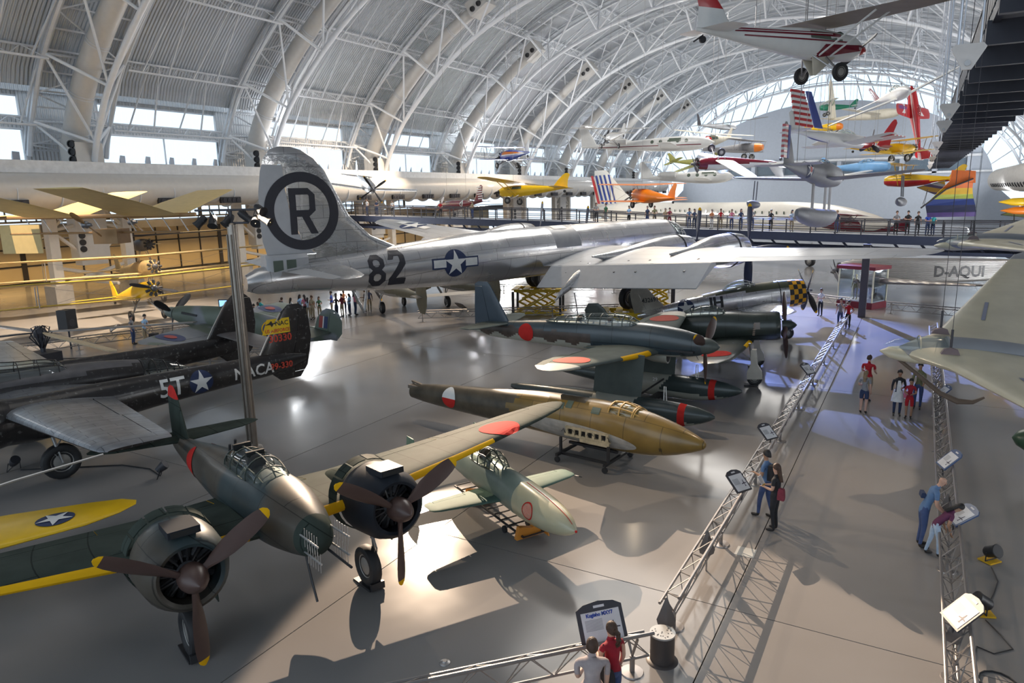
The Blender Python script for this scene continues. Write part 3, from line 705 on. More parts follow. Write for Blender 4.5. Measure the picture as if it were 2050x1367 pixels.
def blackwidow():
    BL = mat('gloss_black', (.022, .019, .019), .30, var=.3, scale=2, dirt=.10, coat=.4, panels=(1.6, .9, .1))
    GL = mat('worn_grey_wing', (.27, .28, .30), .30, .55, var=.2, scale=3, panels=(.9, .35, .12), coat=.2)
    BLG = mat('black_upper_grey', (.11, .105, .11), .38, .2, var=.2, scale=2)
    a = thing('twin_boom_fighter', 'scruffy glossy black twin-boom night fighter with tall twin tail fins and yellow fin panel', 'airplane', (-25.2, 6.55, 0), 254.7, 0, 0, scale=.895)
    P = Fus([(-10.8, 2.35, .04, .04), (-10.3, 2.38, .32, .32), (-9.3, 2.45, .52, .52), (-7.5, 2.5, .66, .72), (-4.5, 2.5, .68, .8, 2.3), (-2.5, 2.4, .66, .8, 2.3), (-.8, 2.2, .5, .55), (-.1, 2.15, .25, .28), (0, 2.15, .02, .02)])
    P.build('crew_pod', [BL, BLG], a, fn=lambda i, j, c: 1 if c[2] > 2.95 and c[0] < -4 else 0, xr=(-8.9, 0), nx=34)
    P.build('tail_cone', CGLASS, a, xr=(-10.8, -8.9), nx=10)
    mb = MB()
    for x in (-8.95, -9.4, -9.8, -10.3): mb.tube(P.ring(x, 20)+[P.ring(x, 20)[0]], .028, 4)
    for j in (0, 6, 12, 18): mb.tube([P.ring(x, 24)[j] for x in (-8.9, -9.4, -9.8, -10.2, -10.6)], .028, 4)
    mb.build('cone_frame', BL, a)
    canopy(a, [(-6.6, 3.05, .3, .02), (-6.2, 3.05, .4, .45), (-5, 3.1, .45, .55), (-3.2, 3.1, .5, .75), (-2.2, 2.9, .45, .5), (-1.7, 2.8, .3, .02)], [-6.2, -5.6, -5, -4.4, -3.8, -3.2, -2.6], CGLASS, BL)
    rows = [(0, -3.9, 2.5, 3.6, .17), (2.5, -3.95, 2.5, 3.3, .17), (3.5, -4.05, 2.55, 3.0, .16), (9.4, -4.75, 2.85, 1.9, .13), (9.85, -4.85, 2.86, 1.75, .1), (10.0, -5.0, 2.86, 1.55, .05)]
    W = two(rows, 'wing', [GL, BL], a, fn=lambda i, j, c: 0 if c[2] > lerp(rows, abs(c[1]))[1] else 1, ctrl=[('flap', 3.3, 6.4, .78, 0), ('flap', 6.5, 9.3, .8, 0)], fine=.5)
    for s in (1, -1):
        y = 2.55*s
        B_ = Fus([(-14.6, 2.55, .05, .12), (-13.5, 2.5, .24, .4), (-11, 2.42, .36, .5), (-8.5, 2.35, .48, .6), (-6.5, 2.25, .58, .72), (-4.8, 2.2, .66, .75), (-3.8, 2.25, .72, .74)], y)
        B_.build('tail_boom', BL, a, nx=30)
        cw = MB().lathe([(-1.2, .72), (-.8, .8), (0, .8), (.35, .7), (.42, .58), (.3, .5), (-.2, .52)], 28, (-3.0, y, 2.25), caps=False).build('cowling', BL, a)
        MB().lathe([(0, .6), (.02, .02)], 20, (-3.6, y, 2.25)).build('firewall', IN, a)
        engine(a, (-3.0, y, 2.25), .55, 9)
        propeller(a, (-2.45, y, 2.25), 1.86, 4, 20, BLACK, JY, BLACK, .22, .4, .17)
        fr = [(1.75, -13.4, 0, .9, .12), (2.2, -12.9, 0, 1.75, .1), (2.8, -12.55, 0, 2.25, .08), (3.4, -12.9, 0, 2.0, .08), (4.1, -13.35, 0, 1.5, .08), (4.55, -13.65, 0, 1.1, .08), (4.8, -13.95, 0, .5, .07)]
        fn = Wing(fr, 1, True, y); fn.build('fin', BL, a, ctrl=[('rudder', 2.0, 4.6, .66, 0)])
        MB().tube([fn.P(z, .0, 0) for z in (2.3, 2.8, 3.4, 4.1, 4.5)], .035, 6).build('leading_edge_strip', mat('worn_metal_edge', (.5, .45, .4), .3, .8), a)
        strut_gear(a, (-5.2, y, 1.8), (-5.4, y+.1*s, .6), .6, .38)
        if s > 0:
            S = lambda off: (lambda u, v: B_.side(-10.2-u, 2.42+v, 1, off))
            for t, x, sz, m_ in (('5T', 1.15, .9, STARW), ('NACA', -2.0, .62, STARW)):
                decal(a, 'boom_lettering', text_mesh(t, sz, .95, .012), lambda u, v, x=x: B_.side(-10.2-(u-x), 2.4+v, 1, .012), m_, step=.2)
            decal(a, 'insignia_disc', poly_disc(.44), lambda u, v: B_.side(-10.1-u, 2.4+v, 1, .01), NAVY, step=.1)
            decal(a, 'insignia_star', poly_star(.44), lambda u, v: B_.side(-10.1-u, 2.4+v, 1, .02), STARW, step=.1)
            FS = lambda off, x0, z0: (lambda u, v: fn.top(x0-u, z0+v, off))
            decal(a, 'fin_panel', [[(-.62, -.3), (.55, -.3), (.55, .3), (-.38, .3)]], FS(.012, -13.4, 4.0), mat('fin_yellow', (.85, .55, .01), .5))
            decal(a, 'fin_lettering', text_mesh('NAC', .26, 1, .004), FS(.022, -13.62, 4.1), BLACK)
            decal(a, 'fin_bird', [[(-.3, .0), (-.1, .07), (.0, .16), (.05, .05), (.3, .1), (.1, -.02), (.0, -.1), (-.05, 0)]], FS(.022, -13.2, 4.08), BLACK)
            decal(a, 'fin_lettering', text_mesh('US AIRFORCE', .2, .85, .004), FS(.022, -13.42, 3.82), mat('stencil_red', (.6, .06, .03), .5, var=.3, scale=8))
            decal(a, 'fin_number', text_mesh('30330', .42, .95, .01), FS(.014, -13.5, 3.5), mat('stencil_red', (.6, .06, .03), .5))
            decal(a, 'fin_number', text_mesh('99-330', .36, .95, .01), FS(.22, -13.35, 2.42), mat('stencil_red', (.6, .06, .03), .5))
    tr = [(-2.5, -12.9, 3.0, 1.4, .1), (2.5, -12.9, 3.0, 1.4, .1)]
    Wing([(-2.5, -13.0, 3.05, 1.35, .1), (2.5, -13.0, 3.05, 1.35, .1)], 1).build('tailplane', BLG, a)
    MB().tube([(-4.9, 10.0, 2.83), (-3.0, 10.1, 2.75), (1.5, 10.3, 2.3)], .03, 6).build('pitot_boom', ALU, a)
    strut_gear(a, (-.9, 0, 1.8), (-1.2, 0, .42), .42, .25)
    return a
ALU = mat('bare_aluminium', (.6, .6, .6), .35, .8)
blackwidow()

def superfort():
    SV = mat('polished_aluminium', (.74, .74, .745), .24, .88, var=.05, scale=.8, panels=(1.9, .75, .05), rv=.05)
    SV2 = mat('crinkled_aluminium', (.78, .77, .76), .14, .95, var=.05, scale=2, panels=(1.1, .6, .05), bump=.9, bscale=2.2)
    GREYP = mat('silver_dope', (.47, .48, .50), .42, .3, var=.04)
    DKG = mat('walkway_grey', (.30, .31, .33), .45, .2)
    BK = mat('marking_black', (.03, .03, .04), .5)
    a = thing('silver_bomber', 'huge polished silver four-engined bomber with circled letter R on the tail and number 82', 'airplane', (-15.0, 50.9, 1.75), 69.3, .3, .9)
    F = Fus([(-31.4, 2.8, .3, .35), (-30.8, 2.85, .5, .6), (-28.5, 2.9, .7, .75), (-26, 2.85, .9, .95), (-23, 2.9, 1.12, 1.18), (-20, 2.95, 1.32, 1.36), (-17, 3.0, 1.44, 1.45), (-6, 3.05, 1.47, 1.47), (-3, 3.05, 1.46, 1.46), (-1.4, 3.05, 1.25, 1.25), (-.5, 3.0, .9, .9), (-.1, 2.98, .45, .45), (0, 2.98, .03, .03)])
    F.build('fuselage', [SV, DKG], a, fn=lambda i, j, c: 1 if -13.8 < c[0] < -11.6 and c[2] > 3.2 else 0, xr=(-31.4, -2.3), nx=60, n=36)
    F.build('nose_glazing', CGLASS, a, xr=(-2.3, 0), nx=12, n=28)
    mb = MB()
    for x in (-2.25, -1.8, -1.3, -.8, -.4): r_ = F.ring(x, 28); mb.tube(r_+[r_[0]], .035, 4)
    for j in range(0, 28, 3): mb.tube([F.ring(x, 28)[j] for x in (-2.3, -1.8, -1.3, -.8, -.4, -.1)], .03, 4)
    mb.build('nose_frame', SV, a)
    rows = [(0, -8.3, 2.7, 6.3, .18), (1.4, -8.4, 2.75, 6.1, .17), (4.9, -8.9, 3.0, 5.3, .155), (9, -9.6, 3.3, 4.4, .14), (13, -10.2, 3.6, 3.6, .13), (19.5, -11.2, 4.1, 2.4, .12), (20.9, -11.45, 4.2, 1.8, .1), (21.4, -11.75, 4.24, 1.0, .08), (21.55, -12.1, 4.25, .3, .07)]
    WG = mat('wing_skin_silver', (.55, .56, .575), .34, .55, var=.04, scale=1, panels=(.8, 3.0, .04))
    for sd in (1, -1):
        w0 = Wing(rows, sd); w0.inc = .075; w0.build('wing', [WG, SV], a, ctrl=[('aileron', 13.2, 20.2, .78, 0)], fn=lambda i, j, c: 0, cm=GREYP, fine=1.4)
        fl = MB(); rg = []
        for y_ in (2.0, 7.2, 12.4):
            p = V(w0.P(y_, .985, 0)); q = p+V((-1.35, 0, -1.12)); rg.append([p+V((.1, 0, .0)), p+V((-.25, 0, -.02)), q, q+V((.03, 0, -.04)), p+V((-.05, 0, -.28)), p+V((.15, 0, -.16))])
        fl.loft(rg).build('flap', GREYP, a)
        for y_ in (3.5, 6.9, 8.3, 11.2):
            p = V(w0.P(y_, .97, 0))+V((0, 0, .06)); MB().tube([p+V((.5, 0, .05)), p+V((-.7, 0, -.48))], .07, 4).build('flap_track', BLACK, a)
        p = V(w0.P(4.4, .98, 0)); MB().loft([[p+V((x_, w_*cos(t), z_+h_*sin(t))) for t in [2*pi*q/12 for q in range(12)]] for x_, w_, z_, h_ in ((.2, .35, -.2, .3), (-.9, .3, -.75, .35), (-1.9, .12, -1.35, .2), (-2.4, .02, -1.75, .03))]).build('nacelle_tail', SV, a)
        if sd > 0:
            decal(a, 'wing_insignia_disc', poly_disc(1.1), lambda u, v: w0.top(-12.2+v, 16.6+u), NAVY); decal(a, 'wing_insignia_star', poly_star(1.1, pi), lambda u, v: w0.top(-12.2+v, 16.6+u, .03), STARW)
            decal(a, 'wing_insignia_bar', [[(1.05, -.3), (2.1, -.3), (2.1, .3), (1.05, .3)], [(-1.05, .3), (-2.1, .3), (-2.1, -.3), (-1.05, -.3)]], lambda u, v: w0.top(-12.2+v, 16.6+u, .03), STARW)
        
        for ye in (4.9, 9.05):
            xl, of, ch, th = lerp(rows, ye); fx = -5.6 if ye < 6 else -6.3; zc = of-.1
            N = Fus([(fx-8.6 if ye < 6 else fx-6.5, zc+.15, .05, .05), (fx-6 if ye < 6 else fx-4.8, zc, .45, .45), (fx-3, zc, .78, .85), (fx-1.2, zc, .86, .95), (fx-.2, zc, .78, .84), (fx, zc, .68, .72)], sd*ye)
            N.build('nacelle', SV, a, nx=18, n=26)
            mb = MB(); r_ = N.ring(fx-1.35, 26); mb.tube(r_+[r_[0]], .05, 4); mb.build('cowl_flap_gap', BK, a)
            MB().lathe([(0, .55), (.02, .02)], 20, (fx+.01, sd*ye, zc)).build('intake', IN, a)
            MB().lathe([(0, .25), (.5, .2), (.75, .1), (.8, .01)], 14, (fx, sd*ye, zc)).build('gear_case', SV, a)
            propeller(a, (fx+.75, sd*ye, zc), 2.52, 4, {4.9: 4, 9.05: -2}[ye] if sd < 0 else 8, mat('propeller_navy', (.02, .028, .07), .4), JY, None, .2, .4, .23, 12)
    # tail surfaces
    trow = [(0, -26.7, 3.25, 3.2, .1), (3.0, -27.4, 3.28, 2.4, .1), (4.8, -28.0, 3.3, 1.7, .09), (5.3, -28.4, 3.3, 1.1, .08), (5.5, -28.8, 3.3, .4, .06)]
    for sd in (1, -1): Wing(trow, sd).build('tailplane', SV, a, ctrl=[('elevator', .9, 5.1, .66, 0)], cm=GREYP)
    fr = [(3.5, -22.2, 0, 7.9, .035), (4.0, -23.6, 0, 6.7, .045), (4.6, -25.0, 0, 5.45, .055), (5.6, -26.1, 0, 4.4, .07), (6.8, -26.75, 0, 3.7, .08), (7.7, -27.2, 0, 3.1, .08), (8.3, -27.7, 0, 2.4, .08), (8.65, -28.3, 0, 1.5, .07), (8.78, -28.8, 0, .6, .06)]
    fn = Wing(fr, 1, True); fn.build('fin', SV2, a, ctrl=[('rudder', 3.9, 8.0, .64 if False else .66, 0)], cm=GREYP, fine=.5)
    R_ = lambda u, v, o=.02: fn.top(-28.5+u, 5.9+v, o, -1)
    decal(a, 'tail_circle', poly_ring(1.78, 1.33, 48), lambda u, v: R_(u, v), BK, step=.3)
    Rm_ = [[(-.62, -1.05), (-.3, -1.05), (-.3, 1.05), (-.62, 1.05)], [(-.3, .75), (.3, .75), (.3, 1.05), (-.3, 1.05)], [(.3, 1.05), (.3, .75), (.34, .68), (.62, .68), (.62, .75)], [(.34, .68), (.34, .12), (.62, .12), (.62, .68)],
           [(.34, .12), (.3, .05), (.3, -.25), (.62, .02), (.62, .12)], [(-.3, .05), (-.3, -.25), (.3, -.25), (.3, .05)], [(-.05, -.25), (.3, -.25), (.7, -1.05), (.35, -1.05)]]
    decal(a, 'tail_letter_r', Rm_, lambda u, v: R_(u, v), BK, step=.3)
    SD = lambda x0, z0, off=.02: (lambda u, v: F.side(x0+u, z0+v, -1, off))
    e8 = lambda cz, R: poly_ring(R, R*.45, 8, pi/8, 2*pi+pi/8)
    eight = [[(p[0]*1.05-.55, p[1]+.32) for p in q] for q in e8(0, .42)]+[[(p[0]*1.05-.55, p[1]-.38) for p in q] for q in e8(0, .46)]
    two_ = [[(.15, .45), (.42, .45), (.52, .62), (.36, .86)], [(.36, .86), (.52, .62), (.78, .62), (.88, .86)], [(.88, .86), (.78, .62), (.78, .35), (1.06, .2), (1.06, .62)], [(1.06, .2), (.78, .35), (.15, -.5), (.5, -.5)], [(.15, -.5), (1.06, -.5), (1.06, -.82), (.15, -.82)]]
    decal(a, 'fuselage_number', eight, SD(-24.7, 2.95), BK, step=.2); decal(a, 'fuselage_number', two_, SD(-24.75, 2.95), BK, step=.2)
    decal(a, 'insignia_disc', poly_disc(.72), SD(-20.75, 2.95), NAVY, step=.2); decal(a, 'insignia_star', poly_star(.7), SD(-20.75, 2.95, .035), STARW, step=.2)
    for s in (-1, 1):
        decal(a, 'insignia_bar_border', [[(s*.6, -.28), (s*1.42, -.28), (s*1.42, .28), (s*.6, .28)]], SD(-20.75, 2.98, .012), NAVY, step=.2)
        decal(a, 'insignia_bar', [[(s*.6, -.2), (s*1.34, -.2), (s*1.34, .2), (s*.6, .2)]], SD(-20.75, 2.98, .028), STARW, step=.2)
    for j in range(2): decal(a, 'tail_gunner_window', poly_rect(.46, .5), lambda u, v, j=j: (-30.0+.62*j+u, -.475, 3.5+v), mat('window_dark', (.12, .15, .12), .1), step=.1)
    MB().loft([[(x_, y_*k_, z_) for y_, z_ in ((-.46, 2.9), (-.46, 3.8), (-.3, 3.98), (.3, 3.98), (.46, 3.8), (.46, 2.9))] for x_, k_ in ((-30.5, .8), (-30.3, 1), (-28.9, 1), (-28.5, .8))]).build('gunner_cabin', GREYP, a)
    decal(a, 'top_panel', poly_rect(1.1, .5), lambda u, v: (-12.6+u, v-.45, F.at(-12.6+u)[0]+F.at(-12.6+u)[2]*sqrt(max(.01, 1-((v-.45)/1.47)**2))+.02), STARW)
    for y in (1, -1):
        MB().tube([(-25.2, .35*y, 1.9), (-25.6, 0, .75)], .07, 6).build('tail_skid_strut', SV, a) if y > 0 else None
        MB().tube([(-26.2, .0, 2.0), (-25.6, 0, .75)], .07, 6).build('tail_skid_strut', SV, a) if y < 0 else None
    for y in (4.9, -4.9):
        for k in (-.38, .38): strut_gear(a, (-10.0, y*.87, 2.3), (-10.0, y*.87+k, .21+(.5 if y > 0 else 0)), .71, .45)
    strut_gear(a, (-2.9, 0, 1.7), (-3.2, 0, .4), .45, .3)
    return a
B29 = superfort()
def ohka():
    G1 = mat('pale_grey_green', (.20, .25, .215), .4, var=.1, scale=2, coat=.15); G2 = mat('wing_sea_green', (.11, .18, .15), .6, var=.1, spec=.08); CR = mat('cream_nose', (.46, .44, .30), .32, var=.06, coat=.3)
    a = thing('rocket_plane', 'small pale grey-green rocket plane with cream nose and cherry blossom on a trolley', 'airplane', (-8.75, 14.35, .03), 330.5, 3)
    F = Fus([(-3.2, 1.05, .1, .12), (-2.2, 1.02, .3, .32), (-.8, .98, .38, .44, 2.2), (.6, .92, .4, .45), (1.6, .85, .42, .44), (2.5, .8, .36, .36), (3.1, .78, .22, .22), (3.35, .77, .08, .08), (3.42, .77, .01, .01)])
    F.build('fuselage', [G1, CR], a, fn=lambda i, j, c: 1 if c[0] > 1.5 else 0, nx=40, n=28)
    rows = [(0, .9, .72, 1.15, .12), (.4, .85, .72, 1.1, .12), (1.85, .65, .76, .72, .1), (2.0, .6, .77, .6, .08), (2.06, .5, .77, .4, .05)]
    two(rows, 'wing', G2, a, ctrl=[('aileron', .9, 1.8, .76, 0)])
    MB().tube([(.62, 2.0, .77), (.85, 2.05, .78)], .012, 5).build('pitot_tube', BLACK, a)
    two([(0, -2.6, 1.15, .75, .1), (1.05, -2.75, 1.18, .5, .1)], 'tailplane', G2, a)
    for s in (1, -1): Wing([(.8, -2.75, 0, .5, .08), (1.2, -2.55, 0, .75, .08), (1.55, -2.7, 0, .5, .08)], 1, True, 1.07*s).build('fin', G2, a)
    canopy(a, [(-1.05, 1.32, .2, .02), (-.75, 1.32, .28, .28), (-.2, 1.32, .3, .38), (.15, 1.3, .26, .3), (.5, 1.28, .18, .02)], [-.75, -.4, -.05, .15], CGLASS, FRM, bar=.016)
    MB().box((-.35, 0, 1.3), (.4, .35, .12)).box((-.55, 0, 1.45), (.08, .3, .35)).build('seat', mat('seat_brown', (.09, .05, .03), .6), a)
    decal(a, 'top_stripe', [[(1.5, -.008), (3.3, -.008), (3.3, .008), (1.5, .008)]], lambda u, v: (u, v, F.at(u)[0]+F.at(u)[2]+.006), HINO, step=.1)
    for k in range(5): decal(a, 'blossom_petal', [[(.085*cos(t)+.085*cos(k*1.2566+1.57), .085*sin(t)+.085*sin(k*1.2566+1.57)) for t in [2*pi*q/10 for q in range(10)]]], lambda u, v: F.side(2.1+u, .88+v, -1, .006), mat('blossom_pink', (.7, .3, .22), .5), step=0)
    decal(a, 'blossom_outline', poly_ring(.2, .17, 20), lambda u, v: F.side(2.1+u, .88+v, -1, .008), HINO, step=0)
    MB().ball((3.43, 0, .77), .03, 8).build('nose_cap', HINO, a)
    t = thing('cradle_trolley', 'low black steel trolley with orange cradles under the small rocket plane', 'trolley', (-8.75, 14.35, 0), 330.5)
    for y in (.28, -.28): MB().tube([(-1.9, y, .2), (1.7, y, .2)], .03, 5).build('side_rail', BLACK, t)
    for k in range(11): MB().tube([(-1.9+.36*k, -.28, .2), (-1.9+.36*k, .28, .2)], .02, 5).build('rung', BLACK, t)
    OR = mat('cradle_orange', (.62, .24, .03), .5)
    for x in (1.5, -1.1):
        MB().prism([(-.42, .12), (.42, .12), (.34, .42), (.22, .4), (0, .34), (-.22, .4), (-.34, .42)], (x, 0, 0), (0, 1, 0), (0, 0, 1.0), (.12, 0, 0)).build('cradle', OR, t, smooth=False)
        MB().prism([(-.3, .1), (.3, .1), (.15, .38), (-.15, .38)], (x, .35, 0), (1, 0, 0), (0, 0, 1), (0, .03, 0)).build('cradle', OR, t, smooth=False)
    for x in (-1.2, .9):
        for y in (.33, -.33): MB().lathe([(-.03, .09), (.03, .09)], 12, (x, y, .09), (0, 1, 0)).build('wheel', mat('tire_rubber', (.022, .022, .024), .6), t)
ohka()

def ginga():
    BR_ = mat('worn_olive_gold', (.22, .135, .03), .34, var=.25, scale=1.2, coat=.35, panels=(1.1, 1.2, .06), dirt=0)
    BG = mat('weathered_olive_brown', (.075, .06, .04), .42, var=.35, scale=2.5, coat=.2); GR = mat('bare_root_grey', (.42, .40, .37), .4, .1, var=.2, scale=4)
    a = thing('bomber_fuselage', 'wingless weathered gold-brown bomber fuselage resting on a black wheeled stand', 'airplane', (-7.42, 19.12, .02), 353, 0)
    F = Fus([(-8.5, .95, .2, .24), (-7.8, .98, .27, .34), (-6.5, 1.02, .36, .44), (-4.5, 1.08, .46, .55), (-2.5, 1.15, .56, .66, 2.1), (-.5, 1.15, .62, .7, 2.1), (.9, 1.1, .6, .66), (1.8, 1.08, .46, .48), (2.4, 1.08, .28, .28), (2.75, 1.08, .12, .12), (2.8, 1.08, .05, .05)])
    F.build('fuselage', [BR_, BG, GR], a, fn=lambda i, j, c: 1 if c[0] < -3.3+.3*sin(c[2]*9)+.4*sin(c[2]*3) or c[2] > 1.75 and c[0] < -.9 else 0, nx=70, n=40)
    decal(a, 'wing_root_scar', [[(1.95*cos(t)*(1 if cos(t) > 0 else 1.25), .3*sin(t)+.05*cos(t)) for t in [2*pi*i/40 for i in range(40)]]], lambda u, v: F.side(-1.0+u, .88+v-.06*u, -1, .01), GR, step=.15)
    decal(a, 'wing_root_scar', [[(1.95*cos(t), .3*sin(t)) for t in [2*pi*i/40 for i in range(40)]]], lambda u, v: F.side(-1.0+u, .88+v-.06*u, 1, .01), GR, step=.15)
    sp = MB()
    fr = mat('spar_cream', (.5, .42, .28), .5, var=.2, scale=9)
    sp.box((-.62, -.66, .83), (1.55, .1, .08)); sp.box((-.62, -.66, 1.06), (1.5, .1, .06)); sp.build('spar_flange', fr, a)
    for k in range(7): MB().box((-1.3+.23*k, -.67, .94), (.08, .1, .22)).build('spar_rib', fr, a)
    for k in range(6):
        MB().lathe([(0, .075), (.03, .075)], 8, (-1.2+.23*k, -.655, .95), (0, 1, 0), sz=1).build('spar_hole', IN, a)
    MB().box((-.35, -.7, .75), (1.0, .05, .12)).build('pipe_bracket', fr, a)
    mb = MB()
    for k in range(10): mb.tube([(-1.5+.17*k, -.7, .9+.1*sin(k)), (-1.42+.17*k, -.72, 1.0), (-1.35+.17*k, -.7, .85)], .012, 4)
    mb.build('loose_piping', BLACK, a, kind='stuff')
    decal(a, 'hinomaru_white', [[p for p in poly_disc(.32)[0] if p[1] >= -.02]], lambda u, v: F.side(-6.4+u, 1.08+v*1.1, -1, .012), STARW, step=.1)
    decal(a, 'hinomaru', [[p for p in poly_disc(.32)[0] if p[1] <= .02]], lambda u, v: F.side(-6.4+u, 1.08+v*1.1, -1, .012), HINO, step=.1)
    canopy(a, [(-.25, 1.62, .3, .02), (-.05, 1.62, .4, .26), (.4, 1.6, .42, .3), (.75, 1.55, .38, .25), (1.25, 1.45, .3, .02)], [-.05, .3, .7, .75], CGLASS, mat('frame_gold', (.45, .28, .08), .4), bar=.03)
    for (x, w_, h_, z) in ((-1.75, .35, .2, 1.62), (-1.4, .22, .22, 1.68), (-.45, .28, .2, 1.65)): decal(a, 'side_window', poly_rect(w_, h_), lambda u, v, x=x, z=z: F.side(x+u, z+v*.8, -1, .012), mat('window_dark', (.12, .15, .12), .1), step=.1)
    MB().box((-8.35, 0, 1.15), (.5, .3, .12)).tube([(-8.5, .1, 1.15), (-8.6, .1, 1.3), (-8.0, 0, 1.25)], .05, 5).build('tail_wreckage', mat('torn_metal', (.2, .17, .14), .5, .4), a)
    for k in range(2): decal(a, 'nose_tick', poly_rect(.02, .12), lambda u, v, k=k: F.side(1.62+.05*k+u, .85+v, -1, .008), BLACK, step=0)
    s = thing('fuselage_stand', 'black steel stand on castors carrying the wingless bomber fuselage', 'stand', (-7.42, 19.12, 0), 353)
    for x in (-1.5, .15):
        MB().box((x, -.15, .24), (.08, 1.7, .08)).build('beam', BLACK, s, smooth=False)
        for y in (-.75, .5): MB().box((x, y, .5), (.07, .07, .5)).build('post', BLACK, s, smooth=False)
        for y in (-.95, .65):
            MB().lathe([(-.03, .09), (.03, .09)], 14, (x, y, .09), (0, 1, 0)).build('castor', BLACK, s)
    for y in (-.75, .5): MB().box((-.68, y, .24), (1.7, .07, .07)).build('beam', BLACK, s, smooth=False)
    MB().box((-.68, -.2, .42), (1.7, .08, .08)).build('cradle_bar', BLACK, s, smooth=False)
ginga()

def seiran():
    DG = mat('seiran_blue_green', (.045, .062, .072), .32, var=.15, scale=1.3, coat=.3, panels=(1.5, 1.0, .05)); BRN = mat('worn_brown_flank', (.075, .055, .045), .4, var=.3, scale=2.4, coat=.2)
    LG = mat('underside_grey', (.36, .36, .31), .42, var=.06); WG_ = mat('seiran_wing', (.10, .12, .115), .6, var=.1, spec=.04)
    a = thing('float_plane', 'blue-green single-engined floatplane with red discs standing on two large floats', 'airplane', (-7.42, 24.81, 0), 358, 0)
    F = Fus([(-8.85, 2.5, .04, .12), (-8.0, 2.5, .15, .3), (-6.5, 2.55, .28, .42), (-4.5, 2.62, .42, .55, 2.2), (-2.5, 2.65, .5, .62, 2.3), (-1, 2.68, .52, .6, 2.3), (.2, 2.64, .44, .52, 2.1), (1.0, 2.62, .32, .36), (1.08, 2.62, .29, .31)])
    F.build('fuselage', [DG, LG, BRN], a, fn=lambda i, j, c: 1 if c[2] < 2.35-.1*sin(c[0]*6) and c[0] < -1.2 or c[2] < 2.22 else (2 if c[0] < -3.2 and c[2] < 2.75+.05*sin(c[0]*9) else 0), nx=80, n=36)
    canopy(a, [(-5.2, 3.08, .2, .02), (-4.6, 3.08, .3, .2), (-3, 3.12, .36, .38), (-2.0, 3.12, .36, .42), (-1.5, 3.1, .32, .3), (-1.1, 3.08, .22, .02)], [-4.8, -4.3, -3.8, -3.3, -2.8, -2.3, -1.9, -1.6], CGLASS, FRM)
    for x in (-2.3, -3.6): MB().box((x, 0, 3.1), (.5, .4, .15)).box((x-.22, 0, 3.25), (.08, .32, .3)).build('seat', mat('seat_brown', (.09, .05, .03), .6), a)
    MB().tube([(-3.9, 0, 3.4), (-4.05, 0, 4.25)], .02, 5).build('antenna_mast', BLACK, a)
    rows = [(0, -.4, 2.28, 2.9, .15), (.5, -.45, 2.3, 2.8, .15), (1.4, -.6, 2.36, 2.6, .14), (4.6, -1.15, 2.62, 1.75, .12), (5.6, -1.35, 2.7, 1.3, .11), (6.05, -1.6, 2.73, .7, .09), (6.18, -1.8, 2.74, .25, .08)]
    def wf(i, j, c):
        y = abs(c[1]); xl, of, ch, th = lerp(rows, y); u = (xl-c[0])/ch
        return 1 if u < .05 and .9 < y < 2.6 else (2 if y > 5.3 else 0)
    W = two(rows, 'wing', [WG_, JY, LG], a, fn=wf, ctrl=[('flap', .9, 3.1, .8, 12), ('aileron', 3.2, 5.5, .78, 0)], fine=.35)
    for k in (0, 1): decal(a, 'hinomaru', poly_disc(.62), lambda u, v, k=k: W[k].top(-1.95+v, 4.4+u), mat('faded_red', (.42, .09, .07), .7, spec=.05), step=.2)
    two([(0, -7.0, 2.8, 1.3, .1), (1.8, -7.35, 2.85, .9, .1), (2.15, -7.6, 2.86, .5, .08)], 'tailplane', WG_, a, ctrl=[('elevator', .3, 2.0, .6, 0)])
    Wing([(2.55, -6.9, 0, 1.9, .08), (3.2, -7.25, 0, 1.55, .09), (4.4, -8.0, 0, .75, .09), (4.5, -8.1, 0, .45, .07)], 1, True).build('fin', mat('fin_navy', (.028, .045, .065), .38, coat=.3), a, ctrl=[('rudder', 2.7, 4.3, .55, 0)])
    decal(a, 'hinomaru', poly_disc(.36), lambda u, v: F.side(-6.1+u, 2.55+v, -1, .012), HINO, step=.1)
    propeller(a, (1.15, 0, 2.62), 1.45, 3, 186, PBR, JY, mat('spinner_green', (.09, .105, .095), .4), .3, .52, .17)
    MB().loft([[(x, .24*cos(t), 2.1+.26*sin(t)*k_) for t in [2*pi*q/16 for q in range(16)]] for x, k_ in ((-1.4, .3), (-.7, 1), (-.2, 1.05))]).build('oil_cooler', LG, a)
    MB().lathe([(0, .22), (.02, .01)], 14, (-.2, 0, 2.1)).build('cooler_mouth', IN, a)
    MB().box((.3, -.38, 2.42), (1.1, .12, .08)).build('exhaust_shroud', BLACK, a); MB().box((.3, .38, 2.42), (1.1, .12, .08)).build('exhaust_shroud', BLACK, a)
    for s in (1, -1):
        y = 1.8*s
        f = Fus([(-5.9, .72, .06, .08), (-5.5, .7, .2, .18), (-3.5, .62, .34, .34), (-1.5, .5, .4, .46), (.2, .5, .4, .46, 2.3), (1.3, .55, .3, .34), (1.9, .6, .15, .16), (2.08, .6, .03, .04)], y).build('float', [mat('float_green', (.04, .055, .055), .35, var=.12, coat=.3), LG, HINO], a, fn=lambda i, j, c: 2 if .92 < c[0] < 1.14 else (1 if c[2] < .35+.0*c[0] or -2.6 < c[0]-(c[2]-.5)*.8 < -1.0 else 0), nx=100, n=28)
        MB().loft([[(x, y*k_+q, z) for x, q in ((-.55+dx, 0), (-.9+dx, .09), (-2.0+dx, .07), (-2.4+dx, 0), (-2.0+dx, -.07), (-.9+dx, -.09))] for z, k_, dx in ((.8, 1, 0), (2.45, .95, .1))]).build('float_pylon', WG_, a)
        MB().tube([(.3, y, .9), (.3, y, 1.45), (.36, y, 1.45), (.4, y, .9)], .018, 5).build('grab_rail', STARW, f)
